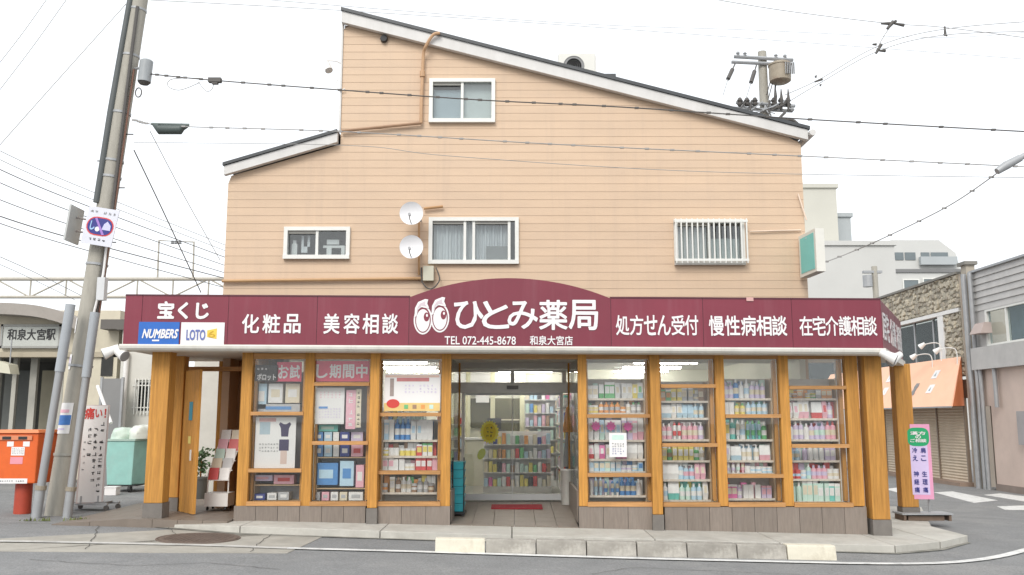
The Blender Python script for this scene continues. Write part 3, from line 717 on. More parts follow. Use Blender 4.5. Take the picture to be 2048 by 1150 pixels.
# pair of eyes logo
def fq(px, py): p = at(px, py, YF); return Vector((p.x, YF, p.z))
ms = 12.83 / FPX
M_LILAC = mat('logo_pale', (0.62, 0.52, 0.56), .5, .03, 4)
for k, (ex, ey) in enumerate(((846, 640), (880, 636))):
    o = fq(ex, ey)
    def rot(poly, ang=0.10): return [(a * math.cos(ang) - b * math.sin(ang), a * math.sin(ang) + b * math.cos(ang)) for a, b in poly]
    quadon(o, XR, ZU, 0, 0, M_LETTER, panels[4], 'eye_rim', .005 + .001 * k, .004, ell(18.5 * ms, 29 * ms, cz=0))
    quadon(o + Vector((0, 0, 0)), XR, ZU, 0, 0, M_MAROON, panels[4], 'eye_outline', .008 + .001 * k, .002, ell(15.5 * ms, 25.5 * ms))
    quadon(o + Vector((0, 0, -1 * ms)), XR, ZU, 0, 0, M_LETTER, panels[4], 'eye_white', .011 + .001 * k, .002, ell(13.5 * ms, 22.5 * ms))
    quadon(o + Vector((7 * ms, 0, 6 * ms)), XR, ZU, 0, 0, M_MAROON, panels[4], 'pupil', .014 + .001 * k, .002, ell(5.5 * ms, 9 * ms))
    quadon(o + Vector((8 * ms, 0, 9 * ms)), XR, ZU, 0, 0, M_LETTER, panels[4], 'pupil_glint', .017 + .001 * k, .002, ell(2 * ms, 3 * ms))
    lid = [(-17, 5), (-16, 24), (-10, 36), (4, 42), (10, 41), (8, 33), (12, 24), (4, 24), (-4, 26), (-10, 20), (-13, 8)]
    quadon(o, XR, ZU, 0, 0, M_LETTER, panels[4], 'eyelid', .013 + .001 * k, .004, [(a * ms, b * ms) for a, b in lid][::-1])
    lid2 = [(-13, 14), (-11, 26), (-6, 33), (4, 37.5), (4, 31), (7, 27), (-3, 29), (-9, 24)]
    quadon(o, XR, ZU, 0, 0, M_LILAC, panels[4], 'eyelid_shade', .016 + .001 * k, .002, [(a * ms, b * ms) for a, b in lid2][::-1])
# lottery plates
def fplate(px0, px1, py0, py1, m, name, d=.012):
    a = fq(px0, py1); b = fq(px1, py0)
    return quadon((a + b) / 2, (1, 0, KS), ZU, b.x - a.x, b.z - a.z, m, panels[1], name, d, .010)
fplate(276, 360, 644, 690, M_BLUE, 'blue_plate'); fplate(361, 450, 645, 691, M_LETTER, 'white_plate')
def fplt(body, px0, px1, py0, py1, m, d, **k):
    c = fq((px0 + px1) / 2, (py0 + py1) / 2); c.y -= d
    return text(body, c, (1, 0, KS), ZU, (px1 - px0) * ms, (py1 - py0) * ms, m, panels[1], depth=.004, **k)
fplt('NUMBERS', 286, 357, 659, 676, M_LETTER, .0125, bold=.03, shear=.3)
a = fq(312, 681); quadon(a, XR, ZU, 14 * ms, 3 * ms, M_LETTER, panels[1], 'underline', .016, .003)
fplt('LOTO', 374, 411, 660, 680, mat('loto_blue', (.12, .16, .42), .5, .05, 4), .0125, bold=.02)
a = fq(424, 668); quadon(a, XR, ZU, 0, 0, M_YELL, panels[1], 'yellow_mark', .016, .003, [(-9 * ms, -6 * ms), (10 * ms, -10 * ms), (10 * ms, 11 * ms), (-9 * ms, 7 * ms)])
fplt('6', 417, 431, 662, 675, mat('gold_ink', (.6, .38, .03), .5, .05, 4), .017)
# canopy deck and soffit, angled right wing
WX = 6.86; WY = 15.6
M_SOFF = mat('soffit_board', (.62, .59, .53), .7, .08, 2)
mb = MB(); zz = ZS0 - .06
mb.add([(XE0 + .05, YF + .28, zz), (XE1 + .05, YF + .28, zz), (WX - .1, WY, zz), (5.0, WY, zz), (5.0, YD + .2, zz), (XE0 + .05, YD - .4, zz)], [(0, 5, 4, 3, 2, 1)])
mb.slab if False else None
canopy = thing('canopy', None, None, (0, 13.5, ZS0))
for kk in ('label', 'category'):
    if kk in canopy: del canopy[kk]
bpy.data.objects.remove(canopy)
mb.build('soffit', M_SOFF, house)
mb = MB(); zz = ZS1 - .12
mb.add([(XE0 + .05, YF + .29, zz), (XE1 + .05, YF + .29, zz), (WX - .1, WY, zz), (5.0, WY, zz), (5.0, YW - .03, zz + .04), (XE0 + .05, YW - .03, zz + .04)], [(0, 1, 2, 3, 4, 5)])
mb.build('canopy_deck', M_ROOF, house)
wd = Vector((WX - XE1, WY - YF, 0)); wl = wd.length; wd.normalize(); wn_ = Vector((wd.y, -wd.x, 0))
wing_o = Vector((XE1 + .004, YF + .01, 0))
n3 = 3
for i in range(n3):
    a = wing_o + wd * (wl * i / n3 + .01); b = wing_o + wd * (wl * (i + 1) / n3 - .01); bk = -wn_ * .2
    zs0 = ZS0 + KS * 5.3; zs1 = ZS1 + KS * 5.3
    mb = MB(); mb.hexa([(a.x, a.y, zs0), (b.x, b.y, zs0), (b.x + bk.x, b.y + bk.y, zs0), (a.x + bk.x, a.y + bk.y, zs0)], [(a.x, a.y, zs1), (b.x, b.y, zs1), (b.x + bk.x, b.y + bk.y, zs1), (a.x + bk.x, a.y + bk.y, zs1)])
    pn = mb.build('sign_panel', M_MAROON, sign)
    c = (a + b) / 2; c.z = (zs0 + zs1) / 2
    text(['居宅', '介護', '相談'][i], c, wd, ZU, wl / n3 * .8, .42, M_LETTER, pn, bold=.012)
mb = MB(); a = wing_o + wn_ * .035; b = wing_o + wd * wl + wn_ * .035; bk = -wn_ * .12
mb.hexa([(a.x, a.y, zs0 - .10), (b.x, b.y, zs0 - .10), (b.x + bk.x, b.y + bk.y, zs0 - .10), (a.x + bk.x, a.y + bk.y, zs0 - .10)], [(a.x, a.y, zs0 - .004), (b.x, b.y, zs0 - .004), (b.x + bk.x, b.y + bk.y, zs0 - .004), (a.x + bk.x, a.y + bk.y, zs0 - .004)])
mb.build('gutter_trim', mat('gutter_white', (.74, .72, .70)), sign)

# ------------------------------------------------------------------ timber shopfront (parts of the building)
def Pz(x): return G(x) + PO
ZSOF = ZS0 - .065
FOOT = .22
def post(px0, px1, y0, y1, foot=True, m=M_WOOD, zlow=None, pyr=880):
    a = X_(px0, pyr, y0); b = X_(px1, pyr, y0)
    zl = Pz((a + b) / 2) if zlow is None else zlow
    zf = zl + (FOOT if foot else 0)
    ztop = ZSOF + KS * (a + b) / 2 - .001
    o = MB(); o.box(a, b, y0, y1, zf + .001, ztop); o = o.build('post', m, house, bevel=.012)
    if foot: B('post_foot', M_STONE, house, (a - .008, b + .008, y0 - .008, y1 + .008, zl - .05, zf))
    return a, b
post(294, 331, YC, YC + .26); post(338, 361, 13.9, 14.1)
post(737, 756, YC, YC + .17); post(1303, 1323, YC, YC + .17); post(1737, 1772, YC, YC + .26)
# far posts of the angled wing
def free_post(px0, px1, Y, fy=.2):
    a = X_(px0, 880, Y); b = X_(px1, 880, Y); zl = Pz(a)
    B('post', M_WOOD, house, (a, b, Y, Y + fy, zl + .201, ZSOF - .03), bevel=.012); B('post_foot', M_STONE, house, (a - .008, b + .008, Y - .008, Y + fy + .008, zl - .05, zl + .2))
free_post(1797, 1830, 15.3)
# bays ---------------------------------------------------------------
GY0, GY1 = YG - .10, YG + .02        # timber member depth
sill_z = lambda x: Z_(1004, YG - .1) + KS * 0.4 * x
def mull(px0, px1):
    a = X_(px0, 860, GY0); b = X_(px1, 860, GY0); zb = sill_z(0) - .06
    o = MB(); o.box(a, b, GY0, GY1, zb, ZSOF + KS * a - .001); o.build('mullion', M_WOOD, house, bevel=.006); return a, b
m1 = mull(478, 500); m2 = mull(606, 625); m3 = (X_(737, 860, GY0), X_(756, 860, GY0)); m4 = mull(882, 901)
m5 = mull(1157, 1174); m6 = (X_(1303, 860, GY0), X_(1323, 860, GY0)); m7 = mull(1434, 1452); m8 = mull(1563, 1582); m9 = mull(1697, 1722)
for mm in (m3, m6): B('mullion', M_WOOD, house, (mm[0] + .01, mm[1] - .01, GY0 + .01, GY1, sill_z(0) - .02, ZSOF - .04))
BAYS = [  # left, right, transom pixel rows, description
    (m1[1], m2[0], (827, 941), 'far left'), (m2[1], m3[0], (768, 886), 'second from left'), (m3[1], m4[0], (829, 945), 'left of the entrance'),
    (m5[1], m6[0], (832, 950), 'right of the entrance'), (m6[1], m7[0], (772, 890), 'third from right'), (m7[1], m8[0], (832, 952), 'second from right'), (m8[1], m9[0], (775, 892), 'far right')]
for (a, b, tr, nm) in BAYS:
    zs = sill_z((a + b) / 2); zt = ZSOF - .04
    B('sill', M_WOODH, house, (a - .004, b + .004, GY0 - .03, GY1, zs - .06, zs))
    B('head', M_WOODH, house, (a + .001, b - .001, GY0 + .02, GY1, zt - .05, zt + .035))
    zprev = zs
    for py in (tr[1], tr[0]):
        zz = Z_(py, GY0)
        B('transom', M_WOODH, house, (a + .001, b - .001, GY0 - .012, GY1 - .002, zz - .026, zz + .026))
        B('pane', M_GLASS, house, (a + .001, b - .001, YG - .04, YG - .034, zprev + .001, zz - .027)); zprev = zz + .027
    B('pane', M_GLASS, house, (a + .001, b - .001, YG - .04, YG - .034, zprev, zt - .051))
    # inner jamb seen through the glass
    B('jamb', M_WOOD, house, (b - .055, b - .003, GY1 + .02, GY1 + .10, zs + .01, zt - .06)); B('jamb', M_WOOD, house, (a + .003, a + .03, GY1 + .02, GY1 + .10, zs + .01, zt - .06))
# tiled plinth below the bays: each tile a piece
def plinth(a, b, n):
    wv = (b - a) / n
    for k in range(n):
        xa, xb = a + wv * k + .003, a + wv * (k + 1) - .003
        zt = sill_z((a + b) / 2) - .061
        B('plinth_tile', M_PLINTH, house, (xa, xb, GY0 - .02, GY1, Pz((xa + xb) / 2) - .05, zt))
    B('plinth_core', M_DARK, house, (a + .002, b - .002, GY0 - .006, GY1 - .01, Pz(b) - .05, zt - .004))
plinth(m1[0] - .02, m3[0] - .012, 6); plinth(m3[1] + .012, m4[1] + .01, 3); plinth(m5[0] - .01, m6[0] - .012, 3); plinth(m6[1] + .012, m9[1] + .01, 9)
# white pipe inside the far right bay, grey pipe outside by the corner post
mb = MB(); mb.tube([at(1674, 720, 13.35), at(1692, 1000, 13.35)], .045, 10)
a = at(1682, 860, 13.35); mb = MB(); mb.cyl((a.x, 13.36, .25), (a.x, 13.36, 2.5), .045, n=10); mb.build('inner_pipe', M_WHITE, house, smooth=True)
a = at(1727, 900, 13.5); mb = MB(); mb.cyl((a.x, 13.3, Pz(a.x)), (a.x, 13.3, 2.5), .04, n=10); mb.build('drainpipe', mat('grey_pipe', (.42, .40, .37), .5, .08, 5), house, smooth=True)

# ------------------------------------------------------------------ floor, entrance, interior
M_TILE = mat('entrance_tile', (.20, .165, .135), .55, .12, 5, .08, 60)
FL = .21
def tile_floor(x0, x1, y0, y1, z0a, z1a, nx, ny, nm='floor_tile'):
    for i in range(nx):
        for j in range(ny):
            xa = x0 + (x1 - x0) * i / nx + .003; xb = x0 + (x1 - x0) * (i + 1) / nx - .003
            ta, tb = j / ny, (j + 1) / ny; ya = y0 + (y1 - y0) * ta + .003; yb = y0 + (y1 - y0) * tb - .003
            zA = lambda x, t: (z0a(x) * (1 - t) + z1a(x) * t)
            mb = MB(); mb.hexa([(xa, ya, zA(xa, ta) - .16), (xb, ya, zA(xb, ta) - .16), (xb, yb, zA(xb, tb) - .16), (xa, yb, zA(xa, tb) - .16)], [(xa, ya, zA(xa, ta)), (xb, ya, zA(xb, ta)), (xb, yb, zA(xb, tb)), (xa, yb, zA(xa, tb))])
            mb.build(nm, M_TILE, house)
tile_floor(m4[1] + .012, m5[0] - .012, GY0 - .02, YD - .05, lambda x: Pz(x) + .012, lambda x: FL - .012, 6, 6)
tile_floor(-5.42, m1[0] - .03, YC - .15, 15.8, lambda x: Pz(x) + .012, lambda x: Pz(x) + .03, 4, 7)
tile_floor(-6.5, -5.42, YC - .12, 15.8, lambda x: G(x) + .012 + PO * (x + 6.5) / 1.08, lambda x: G(x) + .03 + PO * (x + 6.5) / 1.08, 2, 7)
M_INFL = mat('shop_floor', (.42, .41, .38), .35, .06, 3)
IX0, IX1, IY0, IY1, IZ = -3.6, 4.65, 13.32, 20.6, 2.72
B('shop_floor', M_INFL, house, (IX0, IX1, YD + .06, IY1, FL - .06, FL))
B('shop_floor', M_INFL, house, (IX0, m4[0], GY1 + .02, YD + .055, FL - .06, FL - .002)); B('shop_floor', M_INFL, house, (m5[1], IX1, GY1 + .02, YD + .055, FL - .06, FL - .002))
M_INW = mat('shop_wall', (.74, .73, .63), .7, .03, 3)
B('shop_back_wall', M_INW, house, (IX0, IX1, IY1 + .005, IY1 + .1, FL, IZ)); B('shop_ceiling', mat('shop_ceiling', (.72, .71, .68), .8, .03, 2), house, (IX0 - .1, IX1 + .1, YG + .12, IY1, IZ, IZ + .05))
B('shop_side_wall', M_INW, house, (IX0 - .1, IX0 - .005, 14.4, IY1, FL, IZ)); B('shop_side_wall', M_INW, house, (IX1 + .005, IX1 + .1, 14.4, IY1, FL, IZ))
# the booth side wall at the left end, timber panelled
M_TUBE = mat('lit_tube', (1.0, .98, .92), .5, 0, 1, emit=42.0)
lamp_lab = ['near left', 'near middle', 'near right', 'middle left', 'centre', 'middle right', 'far left', 'far middle', 'far right']
kk = 0
for yy in (16.8, 18.5, 20.0):
    for xx in (-2.2, 0.3, 2.9):
        t = thing('ceiling_light', f'lit fluorescent tube light on the pharmacy ceiling, {lamp_lab[kk]}', 'ceiling light', (xx, yy, IZ - .08), 'fluorescent lights on the pharmacy ceiling'); kk += 1
        B('fitting', M_WHITE, t, (xx - .62, xx + .62, yy - .07, yy + .07, IZ - .05, IZ - .002)); mb = MB(); mb.cyl((xx - .6, yy, IZ - .075), (xx + .6, yy, IZ - .075), .018, n=8); mb.build('tube', M_TUBE, t)
# entrance door assembly
dx0 = X_(903, 860, YD); dx1 = X_(1155, 860, YD)
zh0, zh1 = Z_(786, YD), Z_(765, YD)
B('door_header', M_SILVER, house, (dx0 - .15, dx1 + .15, YD - .06, YD + .10, zh0, zh1))
p = at(1025, 775, YD - .07); B('door_sensor', M_GREY, house, (p.x - .10, p.x + .10, YD - .10, YD - .061, p.z - .03, p.z + .03))
B('transom_frame', M_WHITE, house, (dx0 - .15, dx1 + .15, YD - .03, YD + .05, Z_(744, YD), Z_(739, YD)))
for px in (1025, 1128): 
    q = X_(px, 750, YD); B('transom_post', M_WHITE, house, (q - .035, q + .035, YD - .03, YD + .05, zh1 + .001, Z_(744, YD) - .001))
B('transom_pane', M_GLASS, house, (dx0 - .1, dx1 + .1, YD + .0, YD + .006, zh1 + .002, Z_(745, YD)))
B('door_lintel', mat('lintel_white', (.70, .68, .64), .6, .05, 3), house, (dx0 - .15, dx1 + .15, YD - .02, YD + .08, Z_(738, YD), IZ + .1))
B('entrance_head', M_WOODH, house, (m4[1] + .002, m5[0] - .002, GY0 + .02, GY1, ZSOF - .09, ZSOF - .006))
def leaf(xa, xb, y, nm='door_leaf', st=.035):
    mb = MB(); z0, z1 = FL + .012, zh0 - .004
    mb.box(xa, xa + st, y - .02, y + .02, z0, z1).box(xb - st, xb, y - .02, y + .02, z0, z1).box(xa + st, xb - st, y - .02, y + .02, z0, z0 + .10).box(xa + st, xb - st, y - .02, y + .02, z1 - .035, z1)
    o = mb.build(nm, mat('door_white_alu', (.66, .67, .67), .4, .05, 5), house)
    B('pane', M_GLASS, o, (xa + st, xb - st, y - .004, y + .004, z0 + .1, z1 - .035)); return o
d0 = X_(928, 900, YD); d1 = X_(1121, 900, YD); dm = (d0 + d1) / 2
leaf(d0, dm + .0, YD + .0, st=.006); leaf(dm + .002, d1, YD + .0, st=.006)
for q in (d0, d1): B('door_jamb', M_SILVER, house, (q - .045 if q < 0 else q + .002, q - .002 if q < 0 else q + .045, YD - .05, YD + .06, FL, zh0 - .002))
for (a, b) in ((dx0 - .12, d0 - .047), (d1 + .047, dx1 + .12)): B('side_light', M_GLASS, house, (a, b, YD, YD + .006, FL + .06, zh0 - .002)); B('side_light_rail', M_WHITE, house, (a, b, YD - .02, YD + .03, FL, FL + .058))
for (xx, ) in ((m4[1],), (m5[0],)):      # timber-edged glazed returns of the recess
    sgn = -1 if xx < 0 else 1
    B('return_post', M_WOOD, house, (xx - .03 if sgn < 0 else xx, xx if sgn < 0 else xx + .03, YD - .16, YD - .062, FL, ZSOF - .01))
    B('return_pane', M_GLASS, house, (xx + sgn * .012, xx + sgn * .018, GY1 + .01, YD - .165, FL + .35, ZSOF - .05)); B('return_plinth', M_PLINTH, house, (xx - .02, xx + .02, GY1 + .005, YD - .165, FL - .1, FL + .348))
# door mat
p = at(1033, 1013, 15.1)
matz = lambda y: Pz(p.x) + .012 + (FL - .024 - Pz(p.x)) * (y - GY0) / (YD - GY0)
mb = MB(); ya, yb = 14.65, 15.1; xa, xb = X_(983, 1012, 15.0), X_(1084, 1012, 15.0)
mb.hexa([(xa, ya, matz(ya) + .004), (xb, ya, matz(ya) + .004), (xb, yb, matz(yb) + .004), (xa, yb, matz(yb) + .004)], [(xa, ya, matz(ya) + .02), (xb, ya, matz(ya) + .02), (xb, yb, matz(yb) + .02), (xa, yb, matz(yb) + .02)])
tag(mb.build('door_mat', mat('red_mat', (.30, .025, .035), .95, .2, 30, .5, 200)), 'dark red door mat in front of the automatic glass doors', 'mat')

# poster on door: yellow starburst sticker
p = at(979, 864, YD - .03)
t = thing('starburst_sticker', 'yellow starburst sticker on the glass of the entrance door', 'sticker', (p.x, YD - .03, p.z - .2))
st_ = [((.175 if k % 2 else .205) * math.cos(2 * math.pi * k / 40) * .82, (.175 if k % 2 else .205) * math.sin(2 * math.pi * k / 40)) for k in range(40)]
quadon((p.x, YD - .022, p.z), XR, ZU, 0, 0, mat('star_yellow', (.86, .78, .10), .5, .05, 4), t, 'starburst', .0, .003, st_)
quadon((p.x, YD - .022, p.z), XR, ZU, 0, 0, mat('star_gold', (.74, .58, .02), .5, .05, 4), t, 'disc', .003, .002, ell(.11, .145))
scribble((p.x, YD - .026, p.z), XR, ZU, .14, .2, 2, 3, M_INK, t, seed=4)
p2 = at(963, 908, YD + .5)
tag(quadon((p2.x, p2.y, p2.z), (1, .1, 0), (0.25, 0, 1), 0, 0, mat('lime_disc', (.62, .72, .05), .5, .05, 4), None, 'price_disc', .0, .01, ell(.07, .10)), 'small lime green price disc hanging inside the entrance', 'price sign')

# ------------------------------------------------------------------ goods
PAL = {'white': (.80, .80, .79), 'pink': (.80, .45, .53), 'pale blue': (.48, .67, .80), 'blue': (.10, .28, .60), 'teal': (.18, .58, .52), 'green': (.16, .48, .20), 'yellow': (.80, .68, .18), 'red': (.66, .10, .10), 'lilac': (.64, .56, .74), 'navy': (.05, .07, .28), 'cream': (.74, .67, .52), 'brown': (.36, .23, .15), 'mint': (.58, .77, .69), 'grey': (.48, .49, .50), 'magenta': (.70, .18, .40), 'black': (.06, .06, .065), 'orange': (.76, .34, .10)}
PM = {k: mat('goods_' + k.replace(' ', '_'), v, .4, .10, 14) for k, v in PAL.items()}
def goods_mesh():
    D = {}
    mb = MB(); mb.lathe((0, 0, 0), [(.036, 0), (.038, .01), (.038, .05), (.038, .11), (.036, .15), (.016, .165), (.016, .18), (.014, .205)], 10, mis=[0, 0, 2, 0, 0, 1, 1]); D['bottle'] = mb
    mb = MB(); mb.lathe((0, 0, 0), [(.038, 0), (.040, .02), (.040, .05), (.040, .11), (.036, .15), (.012, .16), (.010, .19), (.018, .19), (.018, .20)], 10, mis=[0, 0, 2, 0, 0, 1, 1, 1]); mb.box(-.045, .0, -.008, .008, .192, .205, 1); D['pump bottle'] = mb
    mb = MB(); mb.box(-.035, .035, -.03, .03, 0, .16, 0).box(-.030, .030, -.0315, -.029, .05, .12, 2).box(-.036, .036, -.0312, .031, .135, .161, 1); D['box'] = mb
    mb = MB(); mb.add([(-.034, -.012, 0), (.034, -.012, 0), (.034, .012, 0), (-.034, .012, 0), (-.040, -.030, .06), (.040, -.030, .06), (.040, .030, .06), (-.040, .030, .06), (-.036, -.004, .17), (.036, -.004, .17), (.036, .004, .17), (-.036, .004, .17)],
        [(0, 3, 2, 1), (0, 1, 5, 4), (1, 2, 6, 5), (2, 3, 7, 6), (3, 0, 4, 7)], 0); o = len(mb.v)
    for f in ((4, 5, 9, 8), (5, 6, 10, 9), (6, 7, 11, 10), (7, 4, 8, 11), (8, 9, 10, 11)): mb.f.append(f); mb.m.append(1)
    mb.add([(-.022, -.0315, .065), (.022, -.0315, .065), (.02, -.014, .13), (-.02, -.014, .13)], [(0, 1, 2, 3)], 2); D['refill pouch'] = mb
    mb = MB(); mb.lathe((0, 0, 0), [(.040, 0), (.042, .01), (.042, .03), (.042, .06), (.040, .075), (.041, .076), (.041, .105)], 12, mis=[0, 0, 2, 0, 1, 1]); D['jar'] = mb
    mb = MB(); mb.lathe((0, 0, 0), [(.018, 0), (.018, .035), (.026, .04), (.027, .09), (.024, .15), (.006, .185)], 10, mis=[1, 1, 0, 2, 0]); D['tube'] = mb
    return {k: v.mesh(k.replace(' ', '_'), [PM['white'], PM['white'], PM['white']], smooth=(k in ('bottle', 'pump bottle', 'jar', 'tube'))) for k, v in D.items()}
GM = goods_mesh()
HT = {'bottle': .205, 'pump bottle': .205, 'box': .161, 'refill pouch': .17, 'jar': .105, 'tube': .185}
ordn = ['top', 'second', 'third', 'fourth', 'fifth', 'sixth']
GC = [0]; GOODS = {}
def put(kind, col, cap, lab2, x, y, z, h, wsc, rz, where):
    o = bpy.data.objects.new(kind.replace(' ', '_'), GM[kind]); C.objects.link(o); GC[0] += 1
    o.location = (x, y, z); s = h / HT[kind]; o.scale = (wsc, wsc, s); o.rotation_euler = (0, 0, rz)
    for i, c in enumerate((col, cap, lab2)): o.material_slots[i].link = 'OBJECT'; o.material_slots[i].material = PM[c]
    GOODS.setdefault((col, kind, cap, where), []).append(o)
THEMES = {
 'soft': ['white', 'pale blue', 'lilac', 'white', 'mint', 'white', 'pink'], 'pinks': ['pink', 'white', 'red', 'white', 'pink', 'lilac', 'white', 'magenta'], 'earth': ['brown', 'cream', 'yellow', 'green', 'white', 'grey', 'orange'],
 'blues': ['pale blue', 'blue', 'white', 'pale blue', 'white', 'lilac', 'mint'], 'green': ['green', 'teal', 'mint', 'pale blue', 'white', 'yellow', 'white'], 'yel': ['yellow', 'cream', 'green', 'brown', 'white', 'yellow', 'white', 'red'], 'teal': ['teal', 'mint', 'teal', 'white', 'mint'], 'mix': ['white', 'red', 'pale blue', 'pink', 'white', 'mint', 'lilac']}
WSHORT = {2: 'window left of door', 3: 'window right of door', 4: 'third last window', 5: 'second last window', 6: 'rightmost window'}
M_SHELF = mat('shelf_board', (.55, .40, .24), .5, .1, 4); M_SHELFM = mat('shelf_metal', (.60, .58, .54), .4, .05, 4)
M_BACKP = mat('shelf_back', (.60, .57, .52), .7, .08, 3)
def shelving(bi, rows):
    a, b, tr, nm = BAYS[bi]; a += .035; b -= .06
    where0 = f'in the {nm} shop window'
    t = thing('display_shelf', f'wooden display shelving filled with goods {where0}', 'shelf', ((a + b) / 2, YG + .3, FL), 'display shelves in the shop windows')
    y0, y1 = YG + .13, YG + .42
    ztop = max(Z_(r[0], y0) for r in rows) + .3
    B('back_panel', M_BACKP, t, (a, b, y1 + .002, y1 + .015, FL, ztop))
    for s_ in (a, b): B('side_panel', M_SHELF, t, (s_ - .008, s_ + .008, y0 + .02, y1, FL, ztop))
    for ri, (py, theme, hpx, kinds) in enumerate(rows):
        z = Z_(py, y0)
        B('shelf_board', M_SHELF if ri % 2 else M_SHELFM, t, (a + .009, b - .009, y0, y1, z - .018, z))
        B('price_rail', mat('price_rail', (.66, .60, .52), .5, .25, 18), t, (a + .01, b - .01, y0 - .006, y0 - .0005, z - .028, z + .004))
        bk = MB(); xb_ = a + .02; rb_ = random.Random(bi * 10 + ri)
        while xb_ < b - .08:                         # second rank of stock behind the front row
            wb_ = rb_.uniform(.05, .09); bk.box(xb_, xb_ + wb_ - .004, y0 + .12, y0 + .2, z + .001, z + hpx / FPX * 13.3 * rb_.uniform(.85, 1.15), rb_.randrange(len(THEMES[theme]))); xb_ += wb_
        tag(bk.build('rear_stock', [PM[c_] for c_ in THEMES[theme]], t), kind='stuff')
        x = a + .045; hmax = hpx / FPX * 13.3 * 1.16
        th = THEMES[theme]; run = 0; kind = col = None
        while x < b - .045:
            if run <= 0:
                kind = R.choice(kinds); col = R.choice(th); cap = R.choice(['white', col, R.choice(th), 'white']); l2 = R.choice(['white', 'cream', R.choice(th)]); run = R.choice([1, 1, 2, 2, 3]); hh = hmax * R.uniform(.78, 1.0)
                if kind == 'jar': hh *= .6
            wsc = R.uniform(.95, 1.12)
            put(kind, col, cap, l2, x, y0 + .055 + R.uniform(0, .02), z + .001, hh, wsc, R.uniform(-.25, .25), (ordn[ri], WSHORT[bi]))
            x += (.070 if kind == 'tube' else .080) + R.uniform(-.004, .006) + (.03 if R.random() < .05 else 0); run -= 1
BP = ['bottle', 'pump bottle']; ALL = ['bottle', 'pump bottle', 'box', 'refill pouch', 'tube']
shelving(2, [(880, 'blues', 38, ['box', 'refill pouch', 'bottle']), (912, 'yel', 24, ['box', 'jar']), (941, 'pinks', 22, ['box', 'jar']), (985, 'earth', 28, ['box', 'jar', 'bottle'])])
shelving(3, [(797, 'green', 28, ['box', 'refill pouch']), (826, 'earth', 22, ['jar', 'box', 'bottle']), (880, 'soft', 40, ['refill pouch', 'box']), (918, 'pinks', 28, ['box', 'refill pouch']), (943, 'blues', 22, ['jar', 'box']), (991, 'blues', 30, BP + ['tube'])])
shelving(4, [(802, 'earth', 24, ['box', 'jar']), (836, 'blues', 28, ['refill pouch', 'bottle']), (879, 'pinks', 32, ['bottle', 'tube', 'pump bottle']), (921, 'yel', 27, ['box', 'bottle']), (959, 'soft', 30, ['refill pouch', 'pump bottle']), (1000, 'green', 32, ['bottle', 'refill pouch'])])
shelving(5, [(797, 'blues', 34, BP), (829, 'green', 24, ['box', 'bottle']), (879, 'green', 36, ['bottle', 'box', 'tube']), (921, 'soft', 28, ['pump bottle', 'refill pouch']), (946, 'mix', 20, ['tube', 'jar']), (997, 'pinks', 26, ['box', 'bottle'])])
shelving(6, [(797, 'earth', 18, ['jar', 'box']), (837, 'pinks', 32, ['bottle', 'refill pouch']), (879, 'mix', 32, ['pump bottle', 'bottle']), (921, 'blues', 26, ['box', 'bottle']), (958, 'mix', 28, ['bottle', 'jar']), (1003, 'teal', 36, ['box', 'bottle'])])
for (col, kind, cap, (so, wn0)), obs in GOODS.items():
    base = f'{col} {kind}' + ('' if cap == col else f' with {cap} top') + f', {so} shelf, {wn0}'
    obs.sort(key=lambda o: o.location.x); n = len(obs)
    pos = {1: [''], 2: [', left one', ', right one'], 3: [', leftmost', ', middle one', ', rightmost']}.get(n) or [', leftmost'] + [f', {["second", "third", "fourth", "fifth", "sixth", "seventh", "eighth"][min(k, 6)]} from left' for k in range(n - 2)] + [', rightmost']
    for o, p_ in zip(obs, pos): tag(o, base + p_, kind, f'{kind}s in the shop windows')
# left two bays: posters and boxed goods
def poster(bi, px0, px1, py0, py1, m, label, name='poster', y=None, parent_only=False):
    y = (YG + .02) if y is None else y
    a = at(px0, py1, y); b = at(px1, py0, y); c = (at((px0 + px1) / 2, (py0 + py1) / 2, y))
    t = thing(name, label, name.replace('_', ' '), (c.x, y, min(a.z, b.z)))
    quadon(c, XR, ZU, (px1 - px0) * y / FPX * 1.01, abs(b.z - a.z), m, t, 'sheet', 0, .003)
    return t, c, (px1 - px0) * y / FPX, abs(b.z - a.z)
def on(t, c, w_, h_, u0, u1, v0, v1, m, nm='print', d=.003, poly=None):     # patch in unit coords
    cc = c + Vector((((u0 + u1) / 2 - .5) * w_, 0, ((v0 + v1) / 2 - .5) * h_))
    return quadon(cc, XR, ZU, (u1 - u0) * w_, (v1 - v0) * h_, m, t, nm, d, .002, poly)
t, c, w_, h_ = poster(0, 511, 556, 730, 762, M_INK, 'black banner with white lettering at the top of the far left window', 'banner')
text('ポロット', c + Vector((0, -.001, -.25 * h_)), XR, ZU, w_ * .82, h_ * .4, M_LETTER, t, bold=.02, depth=.003)
scribble(c + Vector((-.2 * w_, -.001, .25 * h_)), XR, ZU, w_ * .5, h_ * .3, 3, 1, M_LETTER, t, seed=3)
t, c, w_, h_ = poster(0, 554, 603, 724, 763, M_PINK, 'pink banner with two white characters at the top of the far left window', 'banner')
for i, ch in enumerate('お試'): text(ch, c + Vector(((i - .5) * w_ * .46, -.001, 0)), XR, ZU, w_ * .40, h_ * .66, M_LETTER, t, bold=.02, depth=.003)
t, c, w_, h_ = poster(1, 630, 738, 722, 763, M_PINK, 'long pink banner with four white characters in the second window from left', 'banner')
for i, ch in enumerate('し期間中'): text(ch, c + Vector(((i - 1.5) * w_ * .245, -.001, 0)), XR, ZU, w_ * .2, h_ * .64, M_LETTER, t, bold=.02, depth=.003)
t, c, w_, h_ = poster(0, 511, 590, 834, 936, M_PAPER, 'white poster of a navy dress in the far left window', 'poster')
